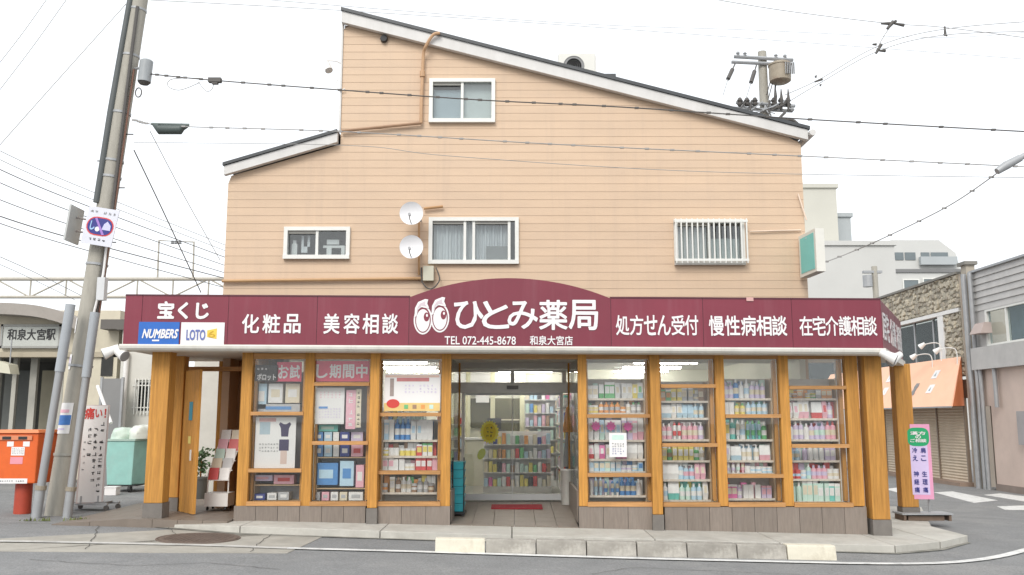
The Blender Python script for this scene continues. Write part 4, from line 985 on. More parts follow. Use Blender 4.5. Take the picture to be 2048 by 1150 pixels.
on(t, c, w_, h_, .60, .86, .60, .85, mat('dress_navy', (.07, .06, .12), .7, .1, 6), 'dress_bodice', poly=[(-.07, .13), (-.09, .10), (-.06, .04), (-.05, -.08), (.05, -.08), (.06, .04), (.09, .10), (.07, .13), (.02, .10), (-.02, .10)][::-1])
on(t, c, w_, h_, .60, .84, .34, .56, MATS['dress_navy'], 'dress_skirt')
on(t, c, w_, h_, .64, .80, .08, .34, mat('skin_print', (.66, .52, .46), .7, .05, 4), 'printed_legs')
on(t, c, w_, h_, .10, .36, .66, .90, mat('print_pale_blue', (.42, .52, .58), .7, .15, 9), 'print')
on(t, c, w_, h_, .08, .50, .91, .98, mat('print_rose', (.62, .36, .34), .7, .15, 9), 'print')
scribble(c + Vector((-.16 * w_, -.004, -.1 * h_)), XR, ZU, w_ * .5, h_ * .2, 7, 3, M_GREY, t, seed=5)
t, c, w_, h_ = poster(1, 632, 688, 775, 848, M_PAPER, 'white notice with pale pink and blue print in the second window from left', 'notice')
scribble(c + Vector((0, -.001, .3 * h_)), XR, ZU, w_ * .8, h_ * .2, 6, 3, PM['pink'], t, seed=6); on(t, c, w_, h_, .1, .42, .42, .48, PM['blue']); scribble(c + Vector((0, -.001, -.2 * h_)), XR, ZU, w_ * .8, h_ * .3, 8, 4, PM['lilac'], t, seed=7)
t, c, w_, h_ = poster(1, 692, 711, 780, 858, PM['pink'], 'narrow pink strip notice in the second window from left', 'notice')
scribble(c + Vector((0, -.001, 0)), XR, ZU, w_ * .7, h_ * .9, 1, 6, M_PAPER, t, seed=8, fill=.8)
t, c, w_, h_ = poster(1, 712, 722, 778, 855, PM['cream'], 'cream strip notice with dark print in the second window from left', 'notice')
scribble(c + Vector((0, -.001, 0)), XR, ZU, w_ * .8, h_ * .9, 1, 8, M_INK, t, seed=9)
t, c, w_, h_ = poster(2, 769, 880, 748, 822, M_PAPER, 'white and yellow poster with a red title in the window left of the entrance', 'poster', y=YG - .06)
on(t, c, w_, h_, .0, 1., .0, .22, mat('print_gold', (.74, .55, .22), .7, .08, 6)); on(t, c, w_, h_, .22, .80, .80, .90, mat('print_brick', (.55, .22, .22), .7, .1, 9)); on(t, c, w_, h_, .02, .98, .91, .97, mat('print_peach', (.72, .52, .44), .7, .08, 6))
on(t, c, w_, h_, .05, .27, .1, .3, M_RED, 'red_badge', .006, ell(.095, .065)); on(t, c, w_, h_, .10, .17, .40, .88, mat('print_taupe', (.36, .30, .28), .7, .15, 9))
scribble(c + Vector((.15 * w_, -.001, .10 * h_)), XR, ZU, w_ * .6, h_ * .26, 9, 3, PM['lilac'], t, seed=11)
for k in range(4): on(t, c, w_, h_, .36 + k * .15, .43 + k * .15, .06, .17, [PM['green'], PM['brown'], PM['orange'], PM['mint']][k], 'print', .006)
t, c, w_, h_ = poster(3, 1219, 1253, 866, 914, M_PAPER, 'white notice with green and black print on the window right of the entrance', 'notice', y=YG - .06)
on(t, c, w_, h_, .15, .85, .72, .92, PM['mint']); scribble(c + Vector((0, -.004, 0)), XR, ZU, w_ * .75, h_ * .2, 5, 2, M_INK, t, seed=12); scribble(c + Vector((0, -.001, -.26 * h_)), XR, ZU, w_ * .75, h_ * .3, 5, 3, PM['navy'], t, seed=13)
for i, (px, py) in enumerate(((1192, 852), (1222, 852), (1256, 853))):
    p = at(px, py, YG + .11); pl = [((.055 if k % 2 else .075) * math.cos(2 * math.pi * k / 16), (.055 if k % 2 else .075) * math.sin(2 * math.pi * k / 16)) for k in range(16)]
    tag(quadon(p, XR, ZU, 0, 0, mat('hot_pink', (.80, .13, .42), .6, .05, 4), None, 'price_sign', 0, .004, pl), f'hot pink starburst price sign, {["left", "middle", "right"][i]} of three in the window right of the entrance', 'price sign', 'pink starburst price signs')
# lower goods of the left bays: boxed stacks
def carton(px0, px1, py0, py1, col, lab, y=YG + .14, d=.22, m2='white'):
    a = at(px0, py1, y); b = at(px1, py0, y)
    t = thing('carton', lab, 'carton', ((a.x + b.x) / 2, y, a.z), 'cartons in the left shop windows')
    B('box', PM[col], t, (a.x, b.x, y, y + d, a.z, b.z), bevel=.003); ww = b.x - a.x; hh = b.z - a.z
    B('label', PM[m2], t, (a.x + ww * .2, b.x - ww * .2, y - .003, y - .0005, a.z + hh * .3, b.z - hh * .3))
NW = 'in the second window from left'
BW = [(628, 646, 'blue'), (648, 664, 'pale blue'), (666, 678, 'white'), (680, 699, 'navy'), (702, 726, 'lilac')]
for i, (a, b, cc) in enumerate(BW): carton(a, b, 864, 882, cc, f'{cc} carton on the upper shelf {NW}', m2='white'); carton(a, b, 890, 913, [cc, cc, 'white', 'navy', 'pink'][i], f'{[cc, cc, "white", "navy", "pink"][i]} carton on the middle shelf {NW}', m2='white' if i < 4 else 'red')
carton(628, 676, 926, 970, 'blue', f'large blue carton with white label {NW}', m2='pale blue'); carton(679, 708, 922, 972, 'pale blue', f'tall pale blue carton {NW}', m2='blue'); carton(711, 728, 930, 975, 'pink', f'tall pink carton {NW}')
for i, (a, b, cc) in enumerate([(628, 640, 'grey'), (643, 658, 'pink'), (661, 676, 'white'), (679, 694, 'cream'), (697, 726, 'white')]): carton(a, b, 984, 1001, cc, f'small {cc} carton on the bottom shelf {NW}' if i != 4 else f'wide white carton on the bottom shelf {NW}', m2='grey')
carton(634, 676, 849, 863, 'teal', f'flat teal carton with mint label {NW}', m2='mint')
NW = 'in the far left window'
carton(512, 534, 767, 818, 'pale blue', f'tall pale blue carton {NW}', m2='white'); carton(536, 566, 767, 806, 'white', f'white carton with grey print left of its twin {NW}', m2='cream'); carton(570, 600, 767, 806, 'cream', f'cream carton with grey print {NW}', m2='white')
carton(514, 600, 808, 824, 'grey', f'flat grey carton {NW}', m2='blue'); carton(505, 545, 950, 962, 'lilac', f'flat lilac carton {NW}', m2='pink'); carton(547, 588, 950, 968, 'pink', f'flat pink carton {NW}', m2='red')
carton(508, 530, 988, 1000, 'navy', f'navy carton on the floor {NW}'); carton(534, 553, 986, 1000, 'white', f'low white carton on the floor {NW}', m2='grey'); carton(556, 578, 984, 1000, 'grey', f'dark grey carton on the floor {NW}', m2='white')
for bi, rows in ((0, (826, 940, 969, 1001)), (1, (768, 849 + 34, 914, 976, 1002))):
    a, b, tr, nm = BAYS[bi]
    t = thing('display_shelf', f'wooden display shelving with cartons in the {nm} shop window', 'shelf', ((a + b) / 2, YG + .3, FL), 'display shelves in the shop windows')
    for py in rows:
        z = Z_(py, YG + .13); B('shelf_board', M_SHELF, t, (a + .03, b - .06, YG + .125, YG + .42, z - .016, z - .001))
    B('back_panel', mat('pale_back', (.50, .52, .56), .7, .08, 3), t, (a + .03, b - .06, YG + .422, YG + .435, FL, 2.3)); 
    for s_ in (a + .03, b - .06): B('side_panel', M_SHELF, t, (s_ - .008, s_ + .008, YG + .14, YG + .42, FL, 2.3))

# interior shelving and counter seen through the doors
def gondola(x0, x1, y0, y1, h, lab, seed, face='y', nsh=4):
    rr = random.Random(seed); t = thing('store_shelf', lab, 'shelf', ((x0 + x1) / 2, (y0 + y1) / 2, FL), 'shelf units inside the pharmacy')
    mid = (y0 + y1) / 2 if face == 'y' else (x0 + x1) / 2
    B('base', M_WHITE, t, (x0, x1, y0, y1, FL, FL + .1))
    st = MB(); cols = list(PAL.keys()); cm = [PM[c] for c in cols]
    for k in range(nsh):
        z = FL + .1 + (h - .1) * k / nsh; hh = (h - .1) / nsh
        B('shelf_board', M_WHITE, t, (x0 + .001, x1 - .001, y0, y1, z + (.001 if k == 0 else 0), z + .02))
        n = int(((x1 - x0) if face == 'y' else (y1 - y0)) / .085)
        for i in range(n):
            ci = rr.randrange(len(cols)) if rr.random() < .6 else rr.choice([0, 0, 2, 12, 6, 10])
            bh = hh * rr.uniform(.45, .8)
            if face == 'y':
                a = x0 + .02 + i * .085; st.box(a, a + .07, y0 + .01, y0 + .16, z + .021, z + .021 + bh, ci)
            else:
                a = y0 + .02 + i * .085; st.box(x0 + .01, x0 + .16, a, a + .07, z + .021, z + .021 + bh, ci)
    tag(st.build('stock', cm, t), kind='stuff')
    if face == 'y': B('back', M_WHITE, t, (x0 + .002, x1 - .002, y0 + .2, y0 + .22, FL + .1, FL + h))
    else: B('back', M_WHITE, t, (x0 + .2, x0 + .22, y0 + .002, y1 - .002, FL + .1, FL + h))
gondola(-.55, .75, 17.2, 17.65, 1.15, 'low white island shelf of goods facing the entrance', 1)
gondola(.95, 1.40, 16.6, 20.2, 1.9, 'tall shelf unit running back on the right of the aisle', 2, face='x', nsh=6)
gondola(.27, .93, 18.9, 19.3, 2.05, 'tall white shelf facing the doors right of the dispensary window', 3, nsh=7)
gondola(1.5, 3.4, 20.1, 20.5, 1.95, 'tall wall shelf at the back right of the pharmacy', 6, nsh=6)
gondola(-1.5, -.95, 17.8, 18.2, 1.5, 'narrow shelf of goods left of the aisle', 7, nsh=6)
gondola(-2.9, -1.6, 16.6, 17.0, 1.6, 'shelf unit standing left inside the pharmacy', 4, nsh=5)
gondola(1.9, 4.4, 17.0, 17.4, 1.7, 'wide shelf unit behind the right shop windows', 5, nsh=5)
t = thing('pharmacy_counter', 'pale counter with a dark dispensary window behind it', 'counter', (-.9, 19.3, FL))
B('front', mat('counter_front', (.62, .60, .48), .5, .05, 4), t, (-2.2, .3, 19.0, 19.5, FL, FL + .95)); B('worktop', M_WHITE, t, (-2.25, .35, 18.95, 19.55, FL + .951, FL + .99))
t = thing('dispensary_screen', 'cream framed dispensary window at the back of the pharmacy', 'window', (-.9, 20.4, FL))
for xx in (-1.55, -1.0, -.44, .23): B('frame_post', mat('screen_cream', (.68, .66, .46), .5, .05, 4), t, (xx - .05, xx + .05, 20.35, 20.45, FL, IZ))
B('opening_shade_panel', mat('dispensary_painted_shade', (.11, .105, .06), .7, .15, 3), t, (-.385, .175, 20.46, 20.5, FL + .9, FL + 1.85)); B('opening_shade_panel', MATS['dispensary_painted_shade'], t, (-.945, -.495, 20.46, 20.5, FL + 1.2, FL + 1.85)); B('notice', M_PAPER, t, (-.82, -.52, 20.3, 20.33, FL + 1.75, FL + 2.0)); B('head_board', M_WHITE, t, (-1.6, .3, 20.36, 20.44, IZ - .35, IZ - .01)); B('medicine_shelf', PM['cream'], t, (-.38, .17, 20.42, 20.455, FL + 1.35, FL + 1.38))  # solid dark panels: the shade inside the opening is painted into their colour
t = thing('cash_register', 'black cash register on the pharmacy counter', 'cash register', (-.3, 19.2, FL + .99))
B('body', M_BLACK, t, (-.48, -.13, 19.1, 19.4, FL + .991, FL + 1.15)); B('screen', M_BLACK, t, (-.53, -.23, 19.2, 19.24, FL + 1.16, FL + 1.40)); B('keypad', M_GREY, t, (-.46, -.15, 19.06, 19.099, FL + 1.0, FL + 1.08))
# stacked blue baskets on a trolley at the left of the doors
bx0, bx1 = X_(903, 1000, 13.9), X_(929, 1000, 13.9)
t = thing('basket_trolley', 'wheeled black trolley holding teal shopping baskets left of the entrance', 'trolley', ((bx0 + bx1) / 2, 14.0, .1))
fz = .11
B('base', M_BLACK, t, (bx0, bx1 + .01, 13.85, 14.25, fz + .05, fz + .08)); 
for xx in (bx0 + .02, bx1 - .01):
    mb = MB(); mb.tube([(xx, 13.87, fz + .08), (xx, 13.87, fz + .9)], .010, 6); mb.build('upright', M_BLACK, t)
for xx in (bx0 + .03, bx1 - .02):
    for yy in (13.88, 14.22): mb = MB(); mb.cyl((xx - .01, yy, fz + .025), (xx + .01, yy, fz + .025), .026, n=10); mb.build('wheel', M_BLACK, t)
M_TEAL = mat('basket_teal', (.04, .36, .42), .45, .08, 5)
for k in range(6):
    zb = fz + .09 + k * .125
    mb = MB(); i_ = .015
    mb.hexa([(bx0 + .02, 13.89, zb), (bx1 - .02, 13.89, zb), (bx1 - .02, 14.23, zb), (bx0 + .02, 14.23, zb)], [(bx0 + .005, 13.875, zb + .10), (bx1 - .005, 13.875, zb + .10), (bx1 - .005, 14.245, zb + .10), (bx0 + .005, 14.245, zb + .10)])
    mb.box(bx0 - .002, bx1 + .002, 13.868, 14.252, zb + .101, zb + .118)
    tag(mb.build('shopping_basket', M_TEAL), f'teal shopping basket, {["bottom", "second from bottom", "third from bottom", "fourth from bottom", "fifth from bottom", "top"][k]} of the stack left of the entrance', 'basket', 'stacked shopping baskets')
# umbrella stand at the right of the doors
ux = X_(1134, 960, 15.2)
t = thing('umbrella_stand', 'pale metal umbrella stand right of the entrance doors', 'umbrella stand', (ux, 15.2, FL))
mb = MB(); mb.lathe((ux, 15.2, FL - .03), [(.09, 0), (.095, .02), (.10, .55), (.105, .56), (.09, .56)], 14); mb.build('bin', M_SILVER, t, smooth=True)
mb = MB(); mb.lathe((ux, 15.2, FL + .53), [(.11, 0), (.11, .02), (.1, .02)], 14); mb.build('rim', M_WHITE, t)
# clothes rail items seen right of the door
cx = X_(1140, 880, 15.9)
t = thing('clothes_stand', 'stand of grey and coral garments just inside right of the doors', 'clothes stand', (cx, 16.0, FL))
mb = MB(); mb.tube([(cx, 16.0, FL), (cx, 16.0, FL + 1.7)], .02, 8); mb.build('pole', M_GALV, t)
mb = MB(); mb.lathe((cx, 16.0, FL), [(.2, 0), (.2, .02), (.03, .03)], 16); mb.build('base', M_GALV, t)
for k, (zt, zb, m) in enumerate(((1.6, 1.15, PM['orange']), (1.28, .55, PM['grey']), (.7, .15, mat('denim_grey', (.22, .26, .32), .8, .1, 6)))):
    mb = MB(); mb.hexa([(cx - .14, 15.9 + .04 * k, FL + zb), (cx + .14, 15.9 + .04 * k, FL + zb), (cx + .12, 16.05, FL + zb), (cx - .12, 16.05, FL + zb)], [(cx - .06, 15.95 + .01 * k, FL + zt), (cx + .06, 15.95 + .01 * k, FL + zt), (cx + .05, 16.03, FL + zt), (cx - .05, 16.03, FL + zt)]); mb.build('garment', m, t, bevel=.02)

# ------------------------------------------------------------------ left porch: booth doorway, open door, rack
hx = (X_(370, 860, 14.6), X_(478, 860, 13.4))
# booth side wall (runs back from the first mullion), panelled
for k in range(4):
    ya = GY1 + .01 + k * .55; B('booth_panel', M_WOODD if k % 2 else M_WOOD, house, (m1[0] - .02, m1[0] + .03, ya, ya + .53, Pz(m1[0]) + .05, ZSOF - .01))
B('doorway_head', M_WOODH, house, (hx[0] - .1, m1[0] - .025, 14.3, 14.4, Z_(742, 14.3), Z_(742, 14.3) + .07))
B('doorway_post', M_WOOD, house, (X_(432, 860, 14.9), X_(452, 860, 14.9), 14.9, 15.02, Pz(-4.4), ZSOF - .01)); B('doorway_panel', M_WOODD, house, (X_(453, 860, 14.9), m1[0] - .03, 14.93, 14.98, Pz(-4.2), ZSOF - .01))
# open door leaf
da = Vector((X_(366, 880, 14.05), 14.05, 0)); db = Vector((X_(389, 880, 13.45), 13.45, 0))
t = thing('wooden_door', 'honey coloured wooden door standing open at the left porch', 'door', (da.x, da.y, Pz(da.x)))
dn = Vector((-(db - da).y, (db - da).x, 0)).normalized() * .04
def slabv(a, b, n, z0, z1): return MB().hexa([(a.x, a.y, z0), (b.x, b.y, z0), (b.x + n.x, b.y + n.y, z0), (a.x + n.x, a.y + n.y, z0)], [(a.x, a.y, z1), (b.x, b.y, z1), (b.x + n.x, b.y + n.y, z1), (a.x + n.x, a.y + n.y, z1)])
da = Vector((X_(363, 880, 13.95), 13.95, 0)); db = Vector((X_(393, 880, 13.45), 13.45, 0)); dn = Vector((-(db - da).y, (db - da).x, 0)).normalized() * .04
slabv(da, db, dn, Pz(da.x) + .02, Z_(740, 13.6)).build('leaf', M_WOOD, t)
rr_ = (db - da).normalized(); nr = rr_.cross(Vector((0, 0, 1)))
cpt = da + (db - da) * .55
quadon((cpt.x, cpt.y, Z_(822, 13.6)), rr_, ZU, .14, .28, mat('door_blue', (.03, .30, .42), .5, .08, 5), t, 'blue_notice', .006, .004)
quadon((cpt.x, cpt.y, Z_(880, 13.6)), rr_, ZU, .11, .11, PM['yellow'], t, 'yellow_notice', .006, .004)
mb = MB(); q = da + (db - da) * .88 + nr * .05; mb.tube([(q.x, q.y, .98), (q.x, q.y, 1.14)], .014, 6); mb.build('handle', M_SILVER, t)
# magazine rack
rx0, rx1 = X_(420, 960, 14.2), X_(466, 960, 14.2)
RZ = Pz(rx0) + .03
t = thing('magazine_rack', 'white wheeled magazine rack holding tiers of leaflets in the porch', 'rack', ((rx0 + rx1) / 2, 14.2, RZ))
for xx in (rx0 + .02, rx1 - .02):
    mb = MB(); mb.tube([(xx, 14.05, RZ + .06), (xx, 14.05, RZ + .55), (xx + .12, 14.35, RZ + 1.2)], .012, 6); mb.build('frame_rail', M_WHITE, t)
B('base_box', M_WHITE, t, (rx0, rx1, 13.98, 14.32, RZ + .06, RZ + .26))
for xx in (rx0 + .04, rx1 - .04):
    for yy in (14.02, 14.28): mb = MB(); mb.cyl((xx - .012, yy, RZ + .028), (xx + .012, yy, RZ + .028), .028, n=10); mb.build('castor', M_BLACK, t)
cc = ['red', 'white', 'cream', 'grey', 'mint', 'white', 'pink']
for k in range(5):
    z0 = RZ + .46 + k * .145; ys_ = 14.02 + k * .06; xo = .02 + k * .022
    B('tier', M_WHITE, t, (rx0 + xo, rx1 - .02 + xo, ys_ - .012, ys_ + .03, z0 - .012, z0))
    for j in range(2):
        a = rx0 + .01 + xo + j * .165
        mb = MB(); mb.hexa([(a, ys_ - .006, z0 + .001), (a + .15, ys_ - .006, z0 + .001), (a + .15, ys_ + .01, z0 + .001), (a, ys_ + .01, z0 + .001)], [(a, ys_ + .045, z0 + .18), (a + .15, ys_ + .045, z0 + .18), (a + .15, ys_ + .06, z0 + .18), (a, ys_ + .06, z0 + .18)])
        col = cc[(k * 2 + j) % 7]
        tag(mb.build('leaflet', PM[col]), f'{col} leaflet in the {["lowest", "second lowest", "middle", "second highest", "highest"][k]} tier of the magazine rack, {["left", "right"][j]}', 'leaflet', 'leaflets in the magazine rack')

# ------------------------------------------------------------------ attached signs and lamps
# teal projecting sign on the right corner
pa = at(1597, 476, 14.22); pb = at(1630, 461, 13.55)
t = thing('projecting_sign', 'teal panel sign with white frame projecting from the right corner of the house', 'sign', (pa.x, pa.y, pa.z - .8))
rd = Vector((pb.x - pa.x, pb.y - pa.y, 0)); ln = rd.length; rd.normalize(); hgt = .68
cen = Vector(((pa.x + pb.x) / 2, (pa.y + pb.y) / 2, pa.z - hgt / 2 + .02)); nb = rd.cross(Vector(ZU))
quadon(cen, rd, ZU, ln, hgt, mat('sign_frame', (.72, .71, .65), .5, .05, 4), t, 'frame', 0, .14); quadon(cen, rd, ZU, ln * .80, hgt * .84, mat('teal_face', (.18, .58, .55), .4, .06, 3), t, 'face', .006, .004)
mb = MB(); mb.tube([(4.80, 14.26, cen.z + .25), cen + Vector((0, 0, .25))], .02, 6); mb.build('bracket', M_GALV, t)
def flood(px, py, Y, lab, sgn):
    p = at(px, py, Y); t = thing('floodlight', lab, 'floodlight', (p.x, p.y, p.z - .08), 'floodlights at the canopy corners')
    mb = MB(); mb.tube([(p.x, p.y + .18, p.z + .09), (p.x, p.y + .05, p.z + .05), (p.x, p.y, p.z)], .018, 6); mb.build('bracket', M_WHITE, t)
    mb = MB(); mb.tube([(p.x - sgn * .10, p.y + .03, p.z + .06), (p.x, p.y, p.z), (p.x + sgn * .09, p.y - .04, p.z - .05)], [.045, .065, .085], 12); mb.build('head', M_WHITE, t, smooth=True)
    mb = MB(); mb.tube([(p.x + sgn * .092, p.y - .041, p.z - .051), (p.x + sgn * .096, p.y - .043, p.z - .053)], [.078, .07], 12); mb.build('lens', M_GREY, t)
flood(1776, 712, 12.6, 'white floodlight at the right corner of the canopy, the nearer one', 1); flood(1790, 716, 13.0, 'white floodlight at the right corner of the canopy, the farther one', -1)
flood(222, 702, 12.75, 'white floodlight at the left end of the canopy, pointing left', -1); flood(240, 706, 12.75, 'white floodlight at the left end of the canopy, pointing right', 1)

# pink banner sign on a stand by the right corner
bp = gnd(1838, 1040, PO); BYY = bp.y
t = thing('banner_stand', 'upright pink banner with a green patch on a low metal base at the right corner', 'banner', (bp.x, bp.y, G(bp.x) + PO))
zb_ = G(bp.x) + PO
a = at(1816, 998, BYY); b = at(1862, 848, BYY); c = at(1839, 923, BYY)
M_BPINK = mat('banner_magenta_pink', (.74, .33, .50), .6, .06, 3)
rd = Vector((1, -.12, 0)).normalized()
wv, hv = (46) / FPX * BYY, b.z - a.z
quadon(c, rd, ZU, wv, hv, M_BPINK, t, 'panel', 0, .05)
quadon(c + Vector((0, 0, -.11 * hv)), rd, ZU, wv * .72, hv * .66, mat('banner_pale', (.62, .52, .76), .6, .06, 3), t, 'pale_field', .003, .002)
quadon(c + Vector((0, 0, .33 * hv)), rd, ZU, 0, 0, M_GREEN, t, 'green_patch', .006, .003, [(wv * .45 * math.copysign(abs(math.cos(q)) ** .6, math.cos(q)), hv * .125 * math.copysign(abs(math.sin(q)) ** .6, math.sin(q))) for q in [2 * math.pi * k / 28 for k in range(28)]])
for bd, zz, ww in (('漢方', .38, .62), ('の', .33, .22), ('ご相談', .28, .66)): text(bd, c + Vector((0, 0, zz * hv)) + rd.cross(Vector(ZU)) * .007, rd, ZU, wv * ww, hv * .045, M_LETTER, t, bold=.02, depth=.003)
offn = rd.cross(Vector(ZU)) * .004
for col, chs in ((-.17, '冷え　神経痛'), (.17, '肩こ　生理痛')):
    for k, ch in enumerate(chs):
        if ch == '　': continue
        text(ch, c + rd * (col * wv) + Vector((0, 0, (.15 - k * .105) * hv)) + offn, rd, ZU, wv * .20, hv * .07, M_NAVY, t, bold=.015, depth=.003)
for dx in (-.14, .14): mb = MB(); mb.tube([(c.x + dx, BYY + .06, zb_ + .12), (c.x + dx, BYY + .06, c.z)], .016, 6); mb.build('upright', M_GALV, t)
xs0, xs1 = c.x - .42, c.x + .42
B('base_top', M_GALV, t, (xs0, xs1, BYY - .18, BYY + .22, zb_ + .10, zb_ + .125)); 
for xx in (xs0 + .03, xs1 - .06): B('base_leg', mat('rusty_steel', (.16, .11, .08), .7, .2, 9), t, (xx, xx + .04, BYY - .16, BYY + .2, zb_ + .0, zb_ + .099))
B('weight', mat('rusty_steel', (.16, .11, .08)), t, (xs0 + .12, xs1 - .12, BYY - .12, BYY + .16, zb_ + .002, zb_ + .08))

# ================================================================== LEFT FOREGROUND
# leaning concrete utility pole
p0 = gnd(113, 1030); YP = p0.y
ptop = at(289, -60, YP)
pole = thing('utility_pole', 'leaning concrete utility pole in front of the station with cables strapped along it', 'utility pole', (p0.x, p0.y, G(p0.x)))
def pl(t_, off=0.0, dy=0.0): q = Vector((p0.x, YP, G(p0.x) - .05)).lerp(ptop, t_); return Vector((q.x + off, q.y + dy, q.z))
mb = MB(); mb.tube([pl(k / 10) for k in range(11)], [.178 - .0050 * k for k in range(11)], 20); mb.build('shaft', M_CONC, pole, smooth=True)
mb = MB(); mb.tube([pl(.55, -.11, -.13), pl(.72, -.13, -.10), pl(.85, -.12, -.10), pl(1, -.10, -.10)], [.05, .055, .05, .05], 10); mb.build('cable_duct', mat('duct_grey', (.09, .10, .10), .5, .1, 5), pole, smooth=True)
mb = MB(); mb.tube(smooth_pts([pl(.33, .17, -.1), pl(.42, .15, -.12), pl(.5, .17, -.12), pl(.6, .14, -.12), pl(.75, .10, -.14), pl(.92, .05, -.14)], 6), .028, 8); mb.build('strapped_cable', M_CABLE, pole)
mb = MB(); mb.tube(smooth_pts([pl(.33, .20, -.08), pl(.45, .19, -.1), pl(.58, .18, -.1), pl(.8, .14, -.1)], 6), .016, 8); mb.build('strapped_cable', mat('brown_cable', (.20, .10, .07), .6, .1, 5), pole)
mb = MB(); mb.tube(smooth_pts([pl(.25, .15, -.14), pl(.33, .14, -.16), pl(.42, .19, -.14), pl(.5, .15, -.15)], 6), .020, 8); mb.build('strapped_cable', M_PAPER, pole)
for tt in (.26, .44, .60, .63, .72, .83, .92, .97):
    q = pl(tt); d = (ptop - p0).normalized() * .018; rdd = .20 - .065 * tt
    mb = MB(); mb.cyl(q - d, q + d, rdd, n=20); mb.build('steel_band', M_GALV, pole, smooth=True)
for k, tt in enumerate((.48, .53, .58, .63, .68)):
    s_ = -1 if k % 2 else 1; q = pl(tt); mb = MB(); mb.tube([q + Vector((s_ * .12, -.02, 0)), q + Vector((s_ * .26, -.02, 0))], .010, 6); mb.build('climbing_step', M_CABLE, pole)
p = at(195, 575, YP - .25); B('junction_box', mat('pale_box', (.60, .61, .62), .5, .05, 4), pole, (p.x - .0, p.x + .12, YP - .28, YP - .16, p.z - .2, p.z + .16))
# band and collar near the foot
q = pl(.108); mb = MB(); mb.cyl(q - Vector((0, 0, .02)), q + Vector((0, 0, .02)), .188, n=20); mb.build('steel_band', mat('band_pale', (.38, .37, .33), .6, .1, 5), pole, smooth=True)
# grey can and street-lamp can near top
t = thing('pole_can', 'grey cylindrical can fixed high on the right side of the leaning pole', 'can', at(291, 165, YP - .1))
pc = at(291, 142, YP - .1); mb = MB(); mb.tube([pc + Vector((-.01, 0, -.19)), pc + Vector((0, 0, 0)), pc + Vector((.01, 0, .17)), pc + Vector((.01, 0, .19))], [.105, .105, .105, .08], 16); mb.build('body', mat('can_grey', (.34, .36, .37), .4, .08, 5), t, smooth=True)
mb = MB(); mb.tube([pc + Vector((-.011, 0, -.195)), pc + Vector((-.012, 0, -.23))], [.10, .07], 16); mb.build('bottom', M_CABLE, t)
mb = MB(); mb.tube([pc + Vector((-.1, 0, .05)), pc + Vector((-.25, .05, .05))], .02, 6); mb.build('bracket', M_GALV, t)
mb = MB(); ring = [at(277, 185, YP - .16) + Vector((.05 * math.cos(q), 0, .08 * math.sin(q))) for q in [2 * math.pi * k / 14 for k in range(15)]]; mb.tube(ring, .010, 6); tag(mb.build('cable_coil', M_CABLE), 'small coil of black cable under the can on the leaning pole', 'cable coil')
# square sign with the oval on the pole + thin side sign
rdp = Vector((.985, -.06, -.17)).normalized(); upv = Vector((.11, 0, 1)).normalized(); upv = (upv - rdp * upv.dot(rdp)).normalized()
cs = at(200, 453, YP - .32); nmv = rdp.cross(upv)
t = thing('pole_sign', 'white square sign with a blue and red oval strapped to the leaning pole', 'sign', (cs.x, cs.y, cs.z - .3))
sc_ = YP / FPX
quadon(cs, rdp, upv, 64 * sc_, 76 * sc_, mat('sign_pale', (.66, .67, .74), .5, .04, 4), t, 'plate', 0, .015)
def rrect(w_, h_, n=8):
    r = h_ / 2; out = []
    for s_, c_ in ((1, w_ / 2 - r), (-1, -(w_ / 2 - r))):
        for k in range(n + 1):
            an = (-math.pi / 2 + math.pi * k / n) if s_ > 0 else (math.pi / 2 + math.pi * k / n)
            out.append((c_ + r * math.cos(an), r * math.sin(an)))
    return out
quadon(cs, rdp, upv, 0, 0, M_RED, t, 'oval_rim', .003, .002, rrect(57 * sc_, 38 * sc_)); quadon(cs, rdp, upv, 0, 0, M_NAVY, t, 'oval', .006, .002, rrect(52 * sc_, 33 * sc_))
text('し', cs + rdp * (-15 * sc_) + nmv * .006, rdp, upv, 9 * sc_, 17 * sc_, mat('sign_sky', (.35, .55, .80), .5, .04, 4), t, bold=.03, depth=.003, name='symbol')
quadon(cs + rdp * (-4 * sc_) + upv * (-6 * sc_), rdp, upv, 0, 0, M_LETTER, t, 'symbol', .009, .002, ell(5 * sc_, 5 * sc_, 12)); quadon(cs + rdp * (14 * sc_) + upv * (1 * sc_), rdp, upv, 0, 0, mat('sign_lilac', (.55, .55, .78), .5, .04, 4), t, 'symbol', .009, .002, [(-9 * sc_, -7 * sc_), (9 * sc_, -7 * sc_), (8 * sc_, 3 * sc_), (0, 11 * sc_), (-6 * sc_, 5 * sc_)])
quadon(cs + rdp * (2 * sc_), rdp, upv, 0, 0, mat('slash_violet', (.35, .20, .55), .5, .04, 4), t, 'slash', .012, .002, [(-11 * sc_, 17 * sc_), (-15 * sc_, 15 * sc_), (6 * sc_, -17 * sc_), (11 * sc_, -16 * sc_)])
scribble(cs + upv * (28 * sc_) + nmv * .001, rdp, upv, 56 * sc_, 11 * sc_, 6, 1, M_GREY, t, seed=21); scribble(cs + upv * (-27 * sc_) + nmv * .001, rdp, upv, 38 * sc_, 9 * sc_, 4, 1, M_INK, t, seed=22)
for k in (-.1, .12): mb = MB(); mb.cyl(cs + upv * k - nmv * .016, cs + upv * k - nmv * .22, .015, n=6); mb.build('bracket', M_GALV, t)
cs2 = at(150, 450, YP - .05)
t = thing('side_sign', 'edge-on grey sign plate on the left of the leaning pole', 'sign', (cs2.x, cs2.y, cs2.z - .3))
rs2 = Vector((-.02, 1, 0)).normalized(); quadon(cs2, rs2, Vector((.11, 0, 1)), .46, .58, mat('plate_pale', (.52, .53, .52), .6, .1, 3), t, 'plate', 0, .03)
